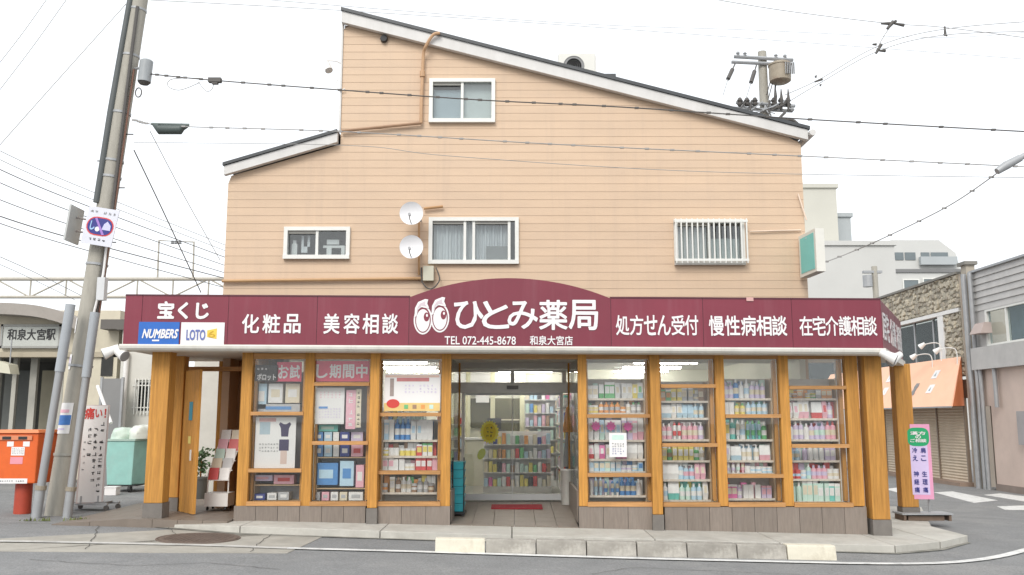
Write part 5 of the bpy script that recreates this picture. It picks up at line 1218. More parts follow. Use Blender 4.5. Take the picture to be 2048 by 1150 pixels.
for k in (-.1, .12): mb = MB(); mb.tube([cs2 + Vector((0.02, 0, k)), cs2 + Vector((.22, .05, k - .03))], .016, 6); mb.build('bracket', mat('bracket_brown', (.30, .26, .24), .6, .1, 5), t)
# stickers on the pole
def curved(px, py, w_px, h_px, m, lab, name, bands):
    c = at(px, py, YP); r = .186; d = (ptop - p0).normalized(); t = thing(name, lab, name.replace('_', ' '), (c.x, c.y - r, c.z - h_px * sc_ / 2))
    tt = (c.z - p0.z) / (ptop.z - p0.z); ctr = pl(tt); r = .185 - .065 * tt + .006
    def patch(v0, v1, mm, rr, nm, a0=-1, a1=1):
        mb = MB(); n = 10; vs = []; A = math.asin(min(.97, w_px * sc_ / 2 / r)); offa = (c.x - ctr.x) / r * .8
        for k in range(n + 1):
            an = offa + (a0 + (a1 - a0) * k / n) * A
            for vv in (v0, v1):
                q = ctr + d * ((vv - .5) * h_px * sc_); vs.append((q.x + rr * math.sin(an), q.y - rr * math.cos(an), q.z))
        mb.add(vs, [(2 * k, 2 * k + 2, 2 * k + 3, 2 * k + 1) for k in range(n)]); mb.build(nm, mm, t)
    patch(0, 1, m, r, 'sheet')
    for (v0, v1, mm, a0, a1) in bands: patch(v0, v1, mm, r + .003, 'print', a0, a1)
curved(130, 831, 36, 60, M_PAPER, 'white and blue notice wrapped round the leaning pole', 'pole_notice', [(.28, .60, mat('notice_blue', (.05, .18, .50), .5, .15, 9), -.95, .95), (.68, .78, PM['pink'], -.7, .7), (.12, .18, PM['lilac'], -.6, .5)])
curved(150, 648, 10, 30, M_PAPER, 'small blank white sticker high on the leaning pole', 'pole_sticker', [])
curved(141, 720, 12, 30, M_PAPER, 'small white sticker with a mark halfway up the leaning pole', 'pole_sticker', [(.4, .8, PM['lilac'], -.5, .5)])
# two steel pipes beside it
def pipe(bx, by, tx, ty, r0, lab, sleeve, Yo):
    a = gnd(bx, by); a = Vector((a.x, a.y, G(a.x))); Yq = a.y; b = at(tx, ty, Yq + Yo)
    t = thing('steel_pipe', lab, 'pipe', a, 'steel pipes beside the leaning pole')
    mid = a.lerp(b, .46); mb = MB(); mb.tube([a, a.lerp(b, .13)], [r0 * 1.18, r0 * 1.18], 14); s_ = mb.build('sleeve', M_GALV, t, smooth=True)
    mb = MB(); mb.tube([a.lerp(b, .128), a.lerp(b, .148)], [r0 * 1.35, r0 * 1.35], 14); mb.build('clamp', mat('clamp_brown', (.30, .26, .20), .6, .15, 6), t)
    mb = MB(); mb.tube([a.lerp(b, .13), mid, b], [r0, r0, r0], 14); mb.build('tube', mat('pipe_steel', (.36, .37, .38), .45, .10, 4, metal=.3, stretch=(2, 2, .5)), t, smooth=True)
    mb = MB(); mb.tube([a.lerp(b, .68), a.lerp(b, 1.003)], [r0 * 1.22, r0 * 1.22], 14); mb.build('guard', mat('pipe_pale', (.36, .385, .41), .45, .06, 4), t, smooth=True)
pipe(72, 1036, 141, 610, .060, 'tall galvanised pipe left of the leaning pole', True, 0)
pipe(134, 1036, 190, 626, .058, 'galvanised pipe right of the leaning pole behind the red and white sign', False, 0)
# white board sign with red header
sb0 = gnd(168, 1020); SY = sb0.y
t = thing('sandwich_board', 'tilted white notice board with red heading on a wheeled stand by the leaning pole', 'notice board', (sb0.x, SY, G(sb0.x)))
rdp = Vector((1, .35, .0)).normalized(); upv = Vector((.10, .12, 1)).normalized(); upv = (upv - rdp * upv.dot(rdp)).normalized(); nmv = rdp.cross(upv)
cb = at(186, 907, SY - .05); wv, hv = 40 * SY / FPX / rdp.x, 186 * SY / FPX
quadon(cb, rdp, upv, wv + .05, hv + .03, mat('board_frame', (.60, .52, .50), .5, .06, 4), t, 'frame', -.004, .03); quadon(cb, rdp, upv, wv, hv, M_PAPER, t, 'board', .004, .006)
hd = cb + upv * (hv * .42) + nmv * .005
text('痛', hd - rdp * (wv * .27), rdp, upv, wv * .40, hv * .115, M_RED, t, bold=.02, depth=.003); text('い', hd + rdp * (wv * .12), rdp, upv, wv * .28, hv * .08, M_RED, t, bold=.02, depth=.003); text('！', hd + rdp * (wv * .40), rdp, upv, wv * .05, hv * .09, M_RED, t, bold=.02, depth=.003)
for k, (u_, v0, v1, mm, s_) in enumerate(((.32, .34, -.42, M_INK, 1), (.06, .35, -.30, M_INK, 2), (-.18, .35, -.05, M_INK, 3), (-.38, .15, -.2, M_GREY, 4))):
    n_ = max(4, int((v0 - v1) * 16)); scribble(cb + rdp * (u_ * wv) + upv * ((v0 + v1) / 2 * hv) + nmv * .005, rdp, upv, wv * (.2 if k < 3 else .12), (v0 - v1) * hv, 1, n_, mm, t, seed=30 + k, fill=.85)
foot = cb - upv * (hv / 2)
for u_ in (-.36, .36):
    q = foot + rdp * (u_ * wv); mb = MB(); mb.tube([q + upv * .1, Vector((q.x, q.y, G(q.x) + .12))], .016, 6); mb.build('leg', M_GALV, t)
B('base_bar', M_GALV, t, (foot.x - .42, foot.x + .30, SY - .14, SY - .08, G(foot.x) + .09, G(foot.x) + .12)); B('base_bar', M_GALV, t, (foot.x - .30, foot.x + .36, SY + .16, SY + .22, G(foot.x) + .09, G(foot.x) + .12))
B('base_plate', mat('plate_grey', (.28, .28, .28), .6, .1, 6), t, (foot.x - .30, foot.x + .26, SY - .08, SY + .16, G(foot.x) + .115, G(foot.x) + .14))
for (xx, yy) in ((-.40, -.11), (.28, -.11), (-.28, .19), (.34, .19)): mb = MB(); mb.cyl((foot.x + xx, SY + yy - .012, G(foot.x) + .045), (foot.x + xx, SY + yy + .012, G(foot.x) + .045), .042, n=12); mb.build('castor', M_CABLE, t)
# post box
pb_ = gnd(44, 1027)
t = thing('post_box', 'orange-red post box on a round pillar at the left edge', 'post box', (pb_.x, pb_.y, G(pb_.x)))
zg = G(pb_.x); PY = pb_.y
xw0, xw1 = X_(-24, 930, PY - .24), X_(72, 930, PY - .24)
zt = Z_(866, PY - .24); zl = Z_(967, PY - .24)
mb = MB(); mb.cyl((pb_.x, PY, zg), (pb_.x, PY, zl + .01), .125, n=20); mb.build('pillar', M_REDP, t, smooth=True)
mb = MB(); mb.hexa([(xw0, PY - .24, zl), (xw1, PY - .24, zl), (xw1 + .12, PY + .22, zl), (xw0 + .12, PY + .22, zl)], [(xw0, PY - .24, zt), (xw1, PY - .24, zt), (xw1 + .12, PY + .22, zt), (xw0 + .12, PY + .22, zt)]); body = mb.build('body', M_ORANGE, t, bevel=.02)
mb = MB(); mb.hexa([(xw0 - .02, PY - .27, zt + .001), (xw1 + .02, PY - .27, zt + .001), (xw1 + .15, PY + .24, zt + .001), (xw0 + .10, PY + .24, zt + .001)], [(xw0, PY - .25, zt + .05), (xw1, PY - .25, zt + .05), (xw1 + .13, PY + .22, zt + .05), (xw0 + .12, PY + .22, zt + .05)]); mb.build('lid', mat('post_box_top', (.70, .20, .06), .45, .08, 4), t)
def pbq(px0, px1, py0, py1, m, nm, d=.004):
    a = at(px0, py1, PY - .24); b = at(px1, py0, PY - .24); return quadon((a + b) / 2, XR, ZU, b.x - a.x, b.z - a.z, m, t, nm, d, .003)
pbq(-12, 66, 871, 880, mat('slot_hood', (.66, .24, .12), .5, .06, 4), 'slot_hood', .02); pbq(6, 24, 873, 879, M_BLACK, 'slot', .024); pbq(38, 56, 873, 879, M_BLACK, 'slot', .024)
pbq(14, 28, 883, 893, M_PAPER, 'label_plate'); pbq(46, 60, 883, 893, M_PAPER, 'label_plate'); lp_ = pbq(22, 50, 894, 911, M_PAPER, 'collection_times'); pbq(20, 46, 914, 928, mat('pb_pink', (.75, .30, .36), .5, .08, 4), 'pink_label'); pbq(-10, 55, 957, 967, M_PAPER, 'bottom_label')
a = at(36, 902, PY - .24); scribble(a + Vector((0, -.004, 0)), XR, ZU, .19, .10, 7, 4, M_GREY, t, seed=41); a = at(22, 962, PY - .24); scribble(a + Vector((0, -.004, 0)), XR, ZU, .42, .05, 12, 1, M_INK, t, seed=42)

# teal wheeled refuse bin
gb = gnd(245, 985); by = gb.y
t = thing('refuse_bin', 'teal wheeled refuse bin with sagging pale covers beside the shop', 'bin', (gb.x, by, G(gb.x)))
zg = G(gb.x); x0 = X_(212, 930, by); x1 = X_(268, 930, by); zl = Z_(970, by); zt = Z_(882, by)
M_BIN = mat('bin_teal', (.30, .56, .51), .55, .12, 4, dirt=(.34, .50, .46), dscale=3, damt=.5)
mb = MB(); mb.hexa([(x0 + .04, by, zl), (x1 - .03, by, zl), (x1 + .22, by + .8, zl), (x0 + .1, by + .8, zl)], [(x0 - .02, by - .04, zt), (x1, by - .04, zt), (x1 + .30, by + .85, zt), (x0 + .05, by + .85, zt)]); mb.build('body', M_BIN, t, bevel=.015)
mb = MB(); mb.hexa([(x0 - .04, by - .06, zt + .002), (x1 + .02, by - .06, zt + .002), (x1 + .32, by + .87, zt + .002), (x0 + .03, by + .87, zt + .002)], [(x0 - .04, by - .06, zt + .04), (x1 + .02, by - .06, zt + .04), (x1 + .32, by + .87, zt + .04), (x0 + .03, by + .87, zt + .04)]); mb.build('rim', mat('bin_rim', (.38, .50, .44), .6, .12, 4), t)
for (xx, yy) in ((x0 + .10, by + .06), (x1 - .08, by + .06), (x1 + .12, by + .72)): mb = MB(); mb.cyl((xx - .025, yy, zg + .07), (xx + .025, yy, zg + .07), .07, n=14); mb.build('wheel', M_BLACK, t)
B('chassis', M_BLACK, t, (x0 + .05, x1 + .05, by + .02, by + .7, zg + .12, zl - .002))
def cover(xa, xb, y0, y1, za, zb, sd, m, lab):
    from mathutils import noise
    mb = MB(); nu, nv = 22, 11; vs = []; c_ = Vector(((xa + xb) / 2, (y0 + y1) / 2, za)); rx, ry, rz_ = (xb - xa) / 2, (y1 - y0) / 2, zb - za
    for j in range(nv + 1):
        ph = math.pi / 2 * j / nv
        for i in range(nu):
            th = 2 * math.pi * i / nu; d = Vector((math.cos(th) * math.cos(ph) ** .55, math.sin(th) * math.cos(ph) ** .55, math.sin(ph) ** .8))
            k = 1 + .10 * noise.noise(d * 2.2 + Vector((sd * 7, 0, 0))) + .05 * noise.noise(d * 6 + Vector((0, sd * 5, 0)))
            vs.append((c_.x + d.x * rx * k, c_.y + d.y * ry * k, c_.z + d.z * rz_ * k))
    mb.add(vs, [(j * nu + i, j * nu + (i + 1) % nu, (j + 1) * nu + (i + 1) % nu, (j + 1) * nu + i) for j in range(nv) for i in range(nu)] + [tuple(range(nu - 1, -1, -1))])
    tag(mb.build('refuse_bag', m, smooth=True), lab, 'bag', 'pale bags on the refuse bin')
M_BAG = mat('mint_plastic', (.55, .66, .58), .45, .12, 4); M_BAG2 = mat('pale_plastic', (.66, .70, .64), .45, .10, 4)
cover(x0 - .03, x0 + .40, by - .02, by + .6, zt + .041, zt + .27, 1, M_BAG, 'mint green plastic bag lying on the left of the refuse bin'); cover(x0 + .32, x1 + .22, by - .02, by + .7, zt + .041, zt + .32, 2, M_BAG2, 'whitish plastic bag heaped on the right of the refuse bin')
q = gnd(221, 990)
tag(B('white_crate', M_PAPER, None, (q.x - .1, q.x + .12, q.y - .05, q.y + .15, G(q.x) + .0, G(q.x) + .14), (q.x - .11, q.x + .13, q.y - .06, q.y + .16, G(q.x) + .141, G(q.x) + .16)), 'small white crate on the ground under the refuse bin', 'crate')

# ================================================================== STATION AND NEIGHBOURS ON THE LEFT
SY_ = 20.6
st = thing('station_building', 'low cream station building with a name board over a dark open hall', 'building', (-10.5, SY_, G(-10.5)))
zg = G(-10.5)
sxa, sxb = -16.0, X_(236, 700, SY_)
zw0, zw1 = Z_(704, SY_), Z_(625, SY_)
B('upper_wall', M_CREAM, st, (sxa, sxb, SY_, SY_ + .25, zw0, zw1 + .05))
# sagging eave
ev = [at(-60, 603, SY_ - .5), at(40, 607, SY_ - .5), at(95, 615, SY_ - .5), at(135, 628, SY_ - .5), at(160, 640, SY_ - .5)]
mb = MB(); pts = smooth_pts(ev, 4); pts = [Vector((-16, SY_ - .5, pts[0].z))] + pts
poly = [(p.x, p.z - .26) for p in pts] + [(p.x, p.z) for p in reversed(pts)]
mb.prism(poly, SY_ - .5, SY_ + 4); mb.build('roof', mat('weathered_eave', (.36, .33, .30), .8, .15, 2, dirt=(.20, .18, .16), dscale=2, damt=.7), st)
a = at(205, 650, SY_ - .3); b = at(250, 642, SY_ - .3)
B('lean_to_roof', mat('dark_eave', (.14, .13, .12), .8, .15, 2), st, (a.x, b.x + .6, SY_ - .4, SY_ + 3, a.z - .10, a.z + .12))
B('eave_trim', M_WHITE, st, (X_(98, 640, SY_ - .3), X_(128, 640, SY_ - .3), SY_ - .4, SY_ - .05, Z_(640, SY_ - .3), Z_(632, SY_ - .3)))
B('beam', mat('beam_dim', (.42, .37, .28), .7, .1, 2), st, (sxa, X_(215, 700, SY_), SY_ - .06, SY_ + .3, zw0 - .12, zw0 - .001))
# hall behind: dark recess with posts and pale doors
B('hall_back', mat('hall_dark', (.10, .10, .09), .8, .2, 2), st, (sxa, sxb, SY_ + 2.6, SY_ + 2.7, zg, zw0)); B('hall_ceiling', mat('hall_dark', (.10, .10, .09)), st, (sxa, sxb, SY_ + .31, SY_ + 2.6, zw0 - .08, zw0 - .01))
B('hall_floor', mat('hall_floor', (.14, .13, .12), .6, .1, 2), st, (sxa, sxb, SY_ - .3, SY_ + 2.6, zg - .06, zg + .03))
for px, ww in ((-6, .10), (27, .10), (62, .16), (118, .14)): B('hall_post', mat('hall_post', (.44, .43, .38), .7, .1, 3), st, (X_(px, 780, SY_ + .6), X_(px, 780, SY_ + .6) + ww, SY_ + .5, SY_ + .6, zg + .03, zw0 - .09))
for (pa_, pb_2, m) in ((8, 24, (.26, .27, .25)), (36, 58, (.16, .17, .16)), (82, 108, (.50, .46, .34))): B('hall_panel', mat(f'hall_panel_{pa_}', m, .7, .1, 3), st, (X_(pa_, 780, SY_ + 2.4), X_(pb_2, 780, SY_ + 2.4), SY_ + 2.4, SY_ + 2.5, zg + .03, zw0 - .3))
B('end_wall', M_CREAM, st, (X_(126, 780, SY_), sxb, SY_ + .002, SY_ + .24, zg, zw0 - .121))
B('dark_window', M_DARK, st, (X_(203, 730, SY_), X_(226, 730, SY_), SY_ - .02, SY_ + .001, Z_(752, SY_), Z_(706, SY_)))
B('ticket_counter', mat('counter_brown', (.12, .07, .05), .6, .15, 3), st, (X_(10, 850, SY_ + 1.2), X_(112, 850, SY_ + 1.2), SY_ + 1.2, SY_ + 1.4, zg + .03, zg + 1.0))
t = thing('station_name_board', 'pale name board with black characters above the station hall', 'sign', (at(66, 695, SY_).x, SY_ - .1, at(66, 695, SY_).z))
a = at(4, 692, SY_ - .1); b = at(119, 653, SY_ - .1)
B('board', mat('board_pale', (.50, .52, .49), .6, .06, 3), t, (a.x, b.x, SY_ - .1, SY_ - .01, a.z, b.z)); B('frame', mat('board_rim', (.34, .34, .32), .6, .06, 3), t, (a.x - .05, b.x + .05, SY_ - .12, SY_ - .011, b.z + .001, b.z + .05), (a.x - .05, b.x + .05, SY_ - .12, SY_ - .011, a.z - .05, a.z - .001), (a.x - .05, a.x - .001, SY_ - .12, SY_ - .011, a.z - .049, b.z + .049), (b.x + .001, b.x + .05, SY_ - .12, SY_ - .011, a.z - .049, b.z + .049))
for ch, px in zip('和泉大宮駅', (24, 44, 63, 83, 102)):
    q = at(px, 669, SY_ - .1); text(ch, q, XR, ZU, .205, .25, M_INK, t, bold=.015, depth=.006)
p = at(12, 730, SY_ - .5); t = thing('station_lamp', 'cream box lamp hanging under the station eave', 'lamp', (p.x, p.y, p.z - .15)); 
mb = MB(); mb.hexa([(p.x - .2, p.y, p.z - .16), (p.x + .12, p.y, p.z - .2), (p.x + .16, p.y + .3, p.z - .2), (p.x - .2, p.y + .3, p.z - .16)], [(p.x - .2, p.y, p.z + .1), (p.x + .05, p.y, p.z + .02), (p.x + .1, p.y + .3, p.z + .02), (p.x - .2, p.y + .3, p.z + .1)]); mb.build('housing', mat('lamp_cream', (.62, .60, .48), .5, .06, 3), t); mb = MB(); mb.tube([(p.x, p.y + .15, p.z), (p.x, p.y + .15, p.z + .6)], .015, 6); mb.build('hanger', M_GALV, t)
# white annex with barred window
AYY = 19.9
an = thing('white_annex', 'white rendered outbuilding with a barred window behind the refuse bin', 'building', (-8, AYY, G(-8)))
ax0_, ax1_ = X_(238, 780, AYY), X_(332, 780, AYY)
wx0, wx1, wz0, wz1 = X_(268, 790, AYY), X_(302, 790, AYY), Z_(826, AYY), Z_(760, AYY)
M_RENDER = mat('white_render', (.62, .61, .56), .8, .06, 2, dirt=(.46, .44, .40), dscale=1.5, damt=.4)
mb = MB(); wall_with_holes(mb, ax0_, ax1_, G(-8) - .1, lambda x: Z_(660, AYY), [(wx0, wx1, wz0, wz1)], AYY, AYY + .2); mb.build('wall', M_RENDER, an)
B('side_wall', M_RENDER, an, (ax0_, ax0_ + .18, AYY + .201, AYY + 3, G(-8) - .1, Z_(660, AYY)))
wn2 = B('window', M_ALU, an, (wx0, wx1, AYY + .05, AYY + .1, wz0, wz0 + .05), (wx0, wx1, AYY + .05, AYY + .1, wz1 - .05, wz1), (wx0, wx0 + .05, AYY + .05, AYY + .1, wz0 + .05, wz1 - .05), (wx1 - .05, wx1, AYY + .05, AYY + .1, wz0 + .05, wz1 - .05))
B('dark_room', M_DARK, wn2, (wx0, wx1, AYY + .18, AYY + .21, wz0, wz1)); B('pane', M_GLASSD, wn2, (wx0 + .05, wx1 - .05, AYY + .07, AYY + .076, wz0 + .05, wz1 - .05))
for k in range(5): xx = wx0 + (wx1 - wx0) * (k + .5) / 5; B('bar', M_ALU, wn2, (xx - .010, xx + .010, AYY - .06, AYY - .035, wz0 - .03, wz1 + .03))
for zz in (wz0 + .12, wz1 - .12): B('bar', M_ALU, wn2, (wx0 - .03, wx1 + .03, AYY - .034, AYY - .012, zz - .012, zz + .012))
mb = MB(); q = X_(249, 780, AYY - .08); mb.cyl((q, AYY - .08, G(-8)), (q, AYY - .08, Z_(705, AYY)), .055, n=10); mb.build('downpipe', M_WHITE, an, smooth=True)
B('roof', mat('dark_eave', (.14, .13, .12)), an, (ax0_ - .1, ax1_ + .1, AYY - .1, AYY + 3, Z_(660, AYY) + .001, Z_(660, AYY) + .1))
q0, q1 = at(200, 845, 19.4), at(243, 757, 19.4)
t = thing('steel_fence', 'plain grey steel sheet fence standing between the pole and the outbuilding', 'fence', ((q0.x + q1.x) / 2, 19.4, G(-9)))
B('sheet', mat('panel_grey', (.235, .235, .235), .6, .06, 2), t, (q0.x, q1.x, 19.4, 19.44, G(-9), q1.z)); B('post', M_GALV, t, (q0.x - .05, q0.x - .001, 19.39, 19.45, G(-9), q1.z + .03)); B('post', M_GALV, t, (q1.x + .001, q1.x + .05, 19.39, 19.45, G(-9), q1.z + .03))
mb = MB(); mb.tube([at(195, 772, 18.9), at(222, 846, 18.3)], .035, 8); tag(mb.build('stair_rail', M_PAPER), 'slanting white rail behind the red and white notice board', 'rail')
# small things by the porch: grey can & red extinguisher glimpsed between posts
q = gnd(408, 955); t = thing('plant_pot', 'leafy pot plant standing behind the porch doorway', 'plant', (q.x, 17.0, G(q.x)))
px_ = X_(402, 930, 17.0); mb = MB(); mb.lathe((px_, 17.0, G(px_)), [(.12, 0), (.15, .38), (.165, .38), (.165, .42), (.14, .42)], 14); mb.build('pot', mat('pot_dark', (.12, .12, .11), .6, .1, 4), t, smooth=True)
lf = MB(); rr = random.Random(3)
for k in range(160):
    an_ = rr.uniform(0, 6.28); r_ = rr.uniform(0, .22); h_ = rr.uniform(.45, .95); c_ = Vector((px_ + r_ * math.cos(an_), 17 + r_ * math.sin(an_), G(px_) + h_)); d1 = Vector((rr.uniform(-1, 1), rr.uniform(-1, 1), rr.uniform(-.5, 1))).normalized(); d2 = d1.cross(Vector((rr.uniform(-1, 1), rr.uniform(-1, 1), .3))).normalized()
    lf.add([c_, c_ + d1 * .05 + d2 * .025, c_ + d1 * .1, c_ + d1 * .05 - d2 * .025], [(0, 1, 2, 3)])
tag(lf.build('foliage', mat('leaf_green', (.07, .13, .05), .6, .3, 8), t), kind='stuff'); mb = MB(); mb.cyl((px_, 17, G(px_) + .4), (px_, 17, G(px_) + .75), .015, n=6); mb.build('stem', M_WOODD, t)
yw = 18.6; tag(B('daylight_wall', M_RENDER, None, (X_(380, 900, yw), X_(470, 900, yw), yw, yw + .15, G(-6), 3.2), (X_(380, 900, yw) - .03, X_(470, 900, yw) + .03, yw - .03, yw + .18, 3.201, 3.26)), 'tall white wall added for the daylight seen through the open porch doorway', 'wall')  # added wall: its white stands for the daylight behind the doorway
# railway gantry
GYY = 30.0
t = thing('railway_gantry', 'pale steel truss gantry spanning the railway behind the station', 'gantry', (-14, GYY, 0))
M_GANT = mat('gantry_steel', (.46, .43, .37), .6, .12, 3)
ga, gb_ = at(-80, 558, GYY), at(560, 560, GYY); za, zb = ga.z, Z_(594, GYY)
mb = MB(); mb.tube([(ga.x, GYY, za), (gb_.x, GYY, za)], .065, 8); mb.build('top_chord', M_GANT, t); mb = MB(); mb.tube([(ga.x, GYY, zb), (gb_.x, GYY, zb)], .055, 8); mb.build('bottom_chord', M_GANT, t)
xs = [ga.x + (gb_.x - ga.x) * k / 9 for k in range(10)]
for k in range(9):
    mb = MB(); mb.tube([(xs[k], GYY, za if k % 2 else zb), (xs[k + 1], GYY, zb if k % 2 else za)], .03, 6); mb.build('diagonal', M_GANT, t)
    mb = MB(); mb.tube([(xs[k], GYY + .001, zb), (xs[k], GYY + .001, za)], .03, 6); mb.build('strut', M_GANT, t)
for px in (-70, 540): q = X_(px, 580, GYY); mb = MB(); mb.tube([(q, GYY + .15, -.3), (q, GYY + .15, za + .3)], .14, 10); mb.build('mast', M_GANT, t)
mb = MB(); mb.tube([at(315, 556, GYY), at(318, 481, GYY), at(388, 484, GYY), at(386, 557, GYY)], .035, 6); mb.build('upper_frame', M_GANT, t)
for px in (345, 352, 360): q = at(px, 481, GYY); mb = MB(); mb.lathe((q.x, q.y, q.z - .12), [(.05, 0), (.07, .03), (.04, .06), (.07, .09), (.04, .12)], 8); mb.build('insulator', M_GALV, t)

# ================================================================== RIGHT SIDE STREET
XF = 13.1
# stone-faced building along the side street (facade plane X = XF), seen obliquely
sb = thing('stone_band_building', 'old building with a rubble stone band, orange awning and beige shutters along the side street', 'building', (XF, 29, G(XF)))
zg = G(XF)
zt = atX(1920, 547, XF).z; zs = atX(1806, 643, XF).z
y_r = atX(1928, 700, XF).y; y_l = 44.0
M_SHOPW = mat('beige_wall', (.56, .49, .41), .8, .08, 2, dirt=(.30, .25, .21), dscale=1, damt=.5)
B('band_core', mat('mortar', (.34, .31, .25), .9, .15, 6), sb, (XF, XF + .3, y_r, y_l, zs, zt))
stn = MB(); rr = random.Random(12)
def stones(x, ya, yb, za, zb, sz):
    ny = int((yb - ya) / sz); nz = int((zb - za) / sz)
    for j in range(nz + 1):
        for i in range(ny + 1):
            cy = ya + (i + .5 * (j % 2) + rr.uniform(-.3, .3)) * sz; cz = za + (j + .3 + rr.uniform(-.3, .3)) * sz
            r0 = sz * rr.uniform(.45, .78); d = rr.uniform(.02, .07); n = rr.randint(5, 7); a0 = rr.uniform(0, 6.28); ring = []; top = []
            for k in range(n):
                an = a0 + 2 * math.pi * (k + rr.uniform(-.25, .25)) / n; q = r0 * rr.uniform(.75, 1.15) * (1.25 if abs(math.cos(an)) > .7 else .85)
                yy = min(yb, max(ya, cy + q * math.cos(an))); z2 = min(zb, max(za, cz + q * math.sin(an)))
                ring.append((x + .002, yy, z2)); top.append((x - d * rr.uniform(.8, 1), cy + (yy - cy) * .78, cz + (z2 - cz) * .78))
            stn.add(ring + top, [tuple(range(2 * n - 1, n - 1, -1))] + [(k, k + n, (k + 1) % n + n, (k + 1) % n) for k in range(n)], rr.randrange(4))
stones(XF, y_r + .01, 40, zs + .01, zt - .01, .15)
SM = [mat('rubble_a', (.50, .45, .36), .9, .2, 8, .3, 50), mat('rubble_b', (.42, .385, .31), .9, .2, 8, .3, 50), mat('rubble_c', (.58, .52, .41), .9, .2, 8, .3, 50), mat('rubble_d', (.36, .32, .26), .9, .2, 8, .3, 50)]
tag(stn.build('rubble_stones', SM, sb), kind='stuff')
B('coping', mat('coping_dark', (.22, .21, .19), .8, .1, 3), sb, (XF - .10, XF + .35, y_r, y_l, zt + .001, zt + .07))
zwb = atX(1885, 722, XF).z
# window storey
yp0, yp1 = atX(1924, 660, XF).y, atX(1889, 660, XF).y         # stone pillar
B('pillar_core', MATS['mortar'], sb, (XF + .02, XF + .3, yp0, yp1, zwb - .5, zs - .12)); stn = MB(); stones(XF + .018, yp0 + .01, yp1 - .01, zwb - .5, zs - .13, .13); tag(stn.build('pillar_stones', SM, sb), kind='stuff')
B('white_lintel', M_WHITE, sb, (XF - .04, XF + .3, yp0 + .05, y_l, zs - .115, zs - .001)); B('white_jamb', M_WHITE, sb, (XF - .03, XF + .28, yp1 + .002, yp1 + .35, zwb - .5, zs - .116))
B('window_dark', M_DARK, sb, (XF + .5, XF + .55, yp1 + .3, y_l, zwb - .5, zs - .1)); B('sill_wall', M_SHOPW, sb, (XF + .01, XF + .25, yp1 + .352, y_l, zwb - .6, zwb - .1))
for k, py_ in enumerate((yp1 + .9, yp1 + 2.2, yp1 + 3.6)): wq = B('window_frame', M_GALV, sb, (XF + .1, XF + .16, py_, py_ + .08, zwb - .1, zs - .12))
B('window_pane', M_GLASSD, sb, (XF + .12, XF + .13, yp1 + .353, y_l - .1, zwb - .1, zs - .12)); B('curtain', mat('blue_grey_curtain', (.25, .32, .36), .8, .15, 5), sb, (XF + .3, XF + .33, yp1 + .36, yp1 + .85, zwb - .1, zs - .14))
# goose-neck lamps over the awning
for i, (px, py) in enumerate(((1845, 690), (1828, 712), (1875, 700))):
    q = atX(px, py, XF - .6); t = thing('gooseneck_lamp', f'white gooseneck lamp above the orange awning, {["upper", "lower left", "right"][i]}', 'lamp', (q.x, q.y, q.z - .4), 'gooseneck lamps above the awning')
    mb = MB(); mb.tube(smooth_pts([(XF - .2, q.y - .3, q.z - .5), (XF - .2, q.y - .3, q.z - .05), (XF - .35, q.y - .2, q.z + .05), (q.x, q.y, q.z)], 5), .015, 6); mb.build('neck', M_WHITE, t); mb = MB(); mb.tube([(q.x + .05, q.y - .05, q.z + .04), (q.x - .06, q.y + .05, q.z - .06)], [.05, .09], 12); mb.build('shade', M_WHITE, t, smooth=True)
# orange awning (slanted canvas on a frame)
aw = thing('orange_awning', 'slanted orange canvas awning with white plates over the shutters', 'awning', (XF, 29, atX(1905, 812, XF - 1.0).z))
ayr = atX(1922, 715, XF - .05).y; ayl = 36.5; azt = atX(1922, 713, XF - .05).z
fr = atX(1903, 812, XF - 1.0); azb = fr.z; ayf = fr.y
M_AWN = mat('orange_canvas_lit', (.88, .53, .36), .75, .06, 2, dirt=(.86, .60, .46), dscale=.8, damt=.5); M_AWNS = mat('orange_canvas_shaded', (.78, .24, .09), .75, .08, 2)  # faded canvas; slope coloured paler as the lit part, side flap darker as shaded
mb = MB(); T = .03
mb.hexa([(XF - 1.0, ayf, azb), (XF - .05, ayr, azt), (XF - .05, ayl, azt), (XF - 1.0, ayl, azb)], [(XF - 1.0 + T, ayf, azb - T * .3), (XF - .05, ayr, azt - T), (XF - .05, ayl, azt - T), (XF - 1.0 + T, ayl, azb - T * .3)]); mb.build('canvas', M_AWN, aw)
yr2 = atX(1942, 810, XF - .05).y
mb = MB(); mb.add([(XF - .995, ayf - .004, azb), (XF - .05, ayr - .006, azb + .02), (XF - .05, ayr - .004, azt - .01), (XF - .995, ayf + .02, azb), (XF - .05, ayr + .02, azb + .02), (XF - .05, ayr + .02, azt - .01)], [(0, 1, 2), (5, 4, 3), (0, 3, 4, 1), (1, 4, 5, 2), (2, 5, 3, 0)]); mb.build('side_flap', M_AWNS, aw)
B('valance_bar', M_GALV, aw, (XF - 1.02, XF - .99, ayf, ayl, azb - .04, azb - .002))
ru = (Vector((XF - .05, ayr, azt)) - Vector((XF - 1.0, ayf, azb))); upa = Vector((ru.x, 0, ru.z)).normalized(); ra = Vector((0, -1, 0)); na = ra.cross(upa)
def aw_pt(px, py):   # intersect ray with awning plane
    a, b, c = ray(px, py); n_ = na; o_ = Vector((XF - 1.0, ayf, azb)); cam_o = Vector((0, 0, CAMZ)); d_ = Vector((a, b, c)); tt = (o_ - cam_o).dot(n_) / d_.dot(n_); return cam_o + d_ * tt
for (px, py, ch) in ((1872, 749, '▲'), (1861, 778, '▲'), (1780, 757, '／'), (1770, 783, '＼')):
    q = aw_pt(px, py); quadon(q, ra, upa, .34, .30, M_PAPER, aw, 'white_plate', .01, .006); text(ch, q + na * .011, ra, upa, .11, .14, MATS['blue_grey_curtain'], aw, depth=.003)
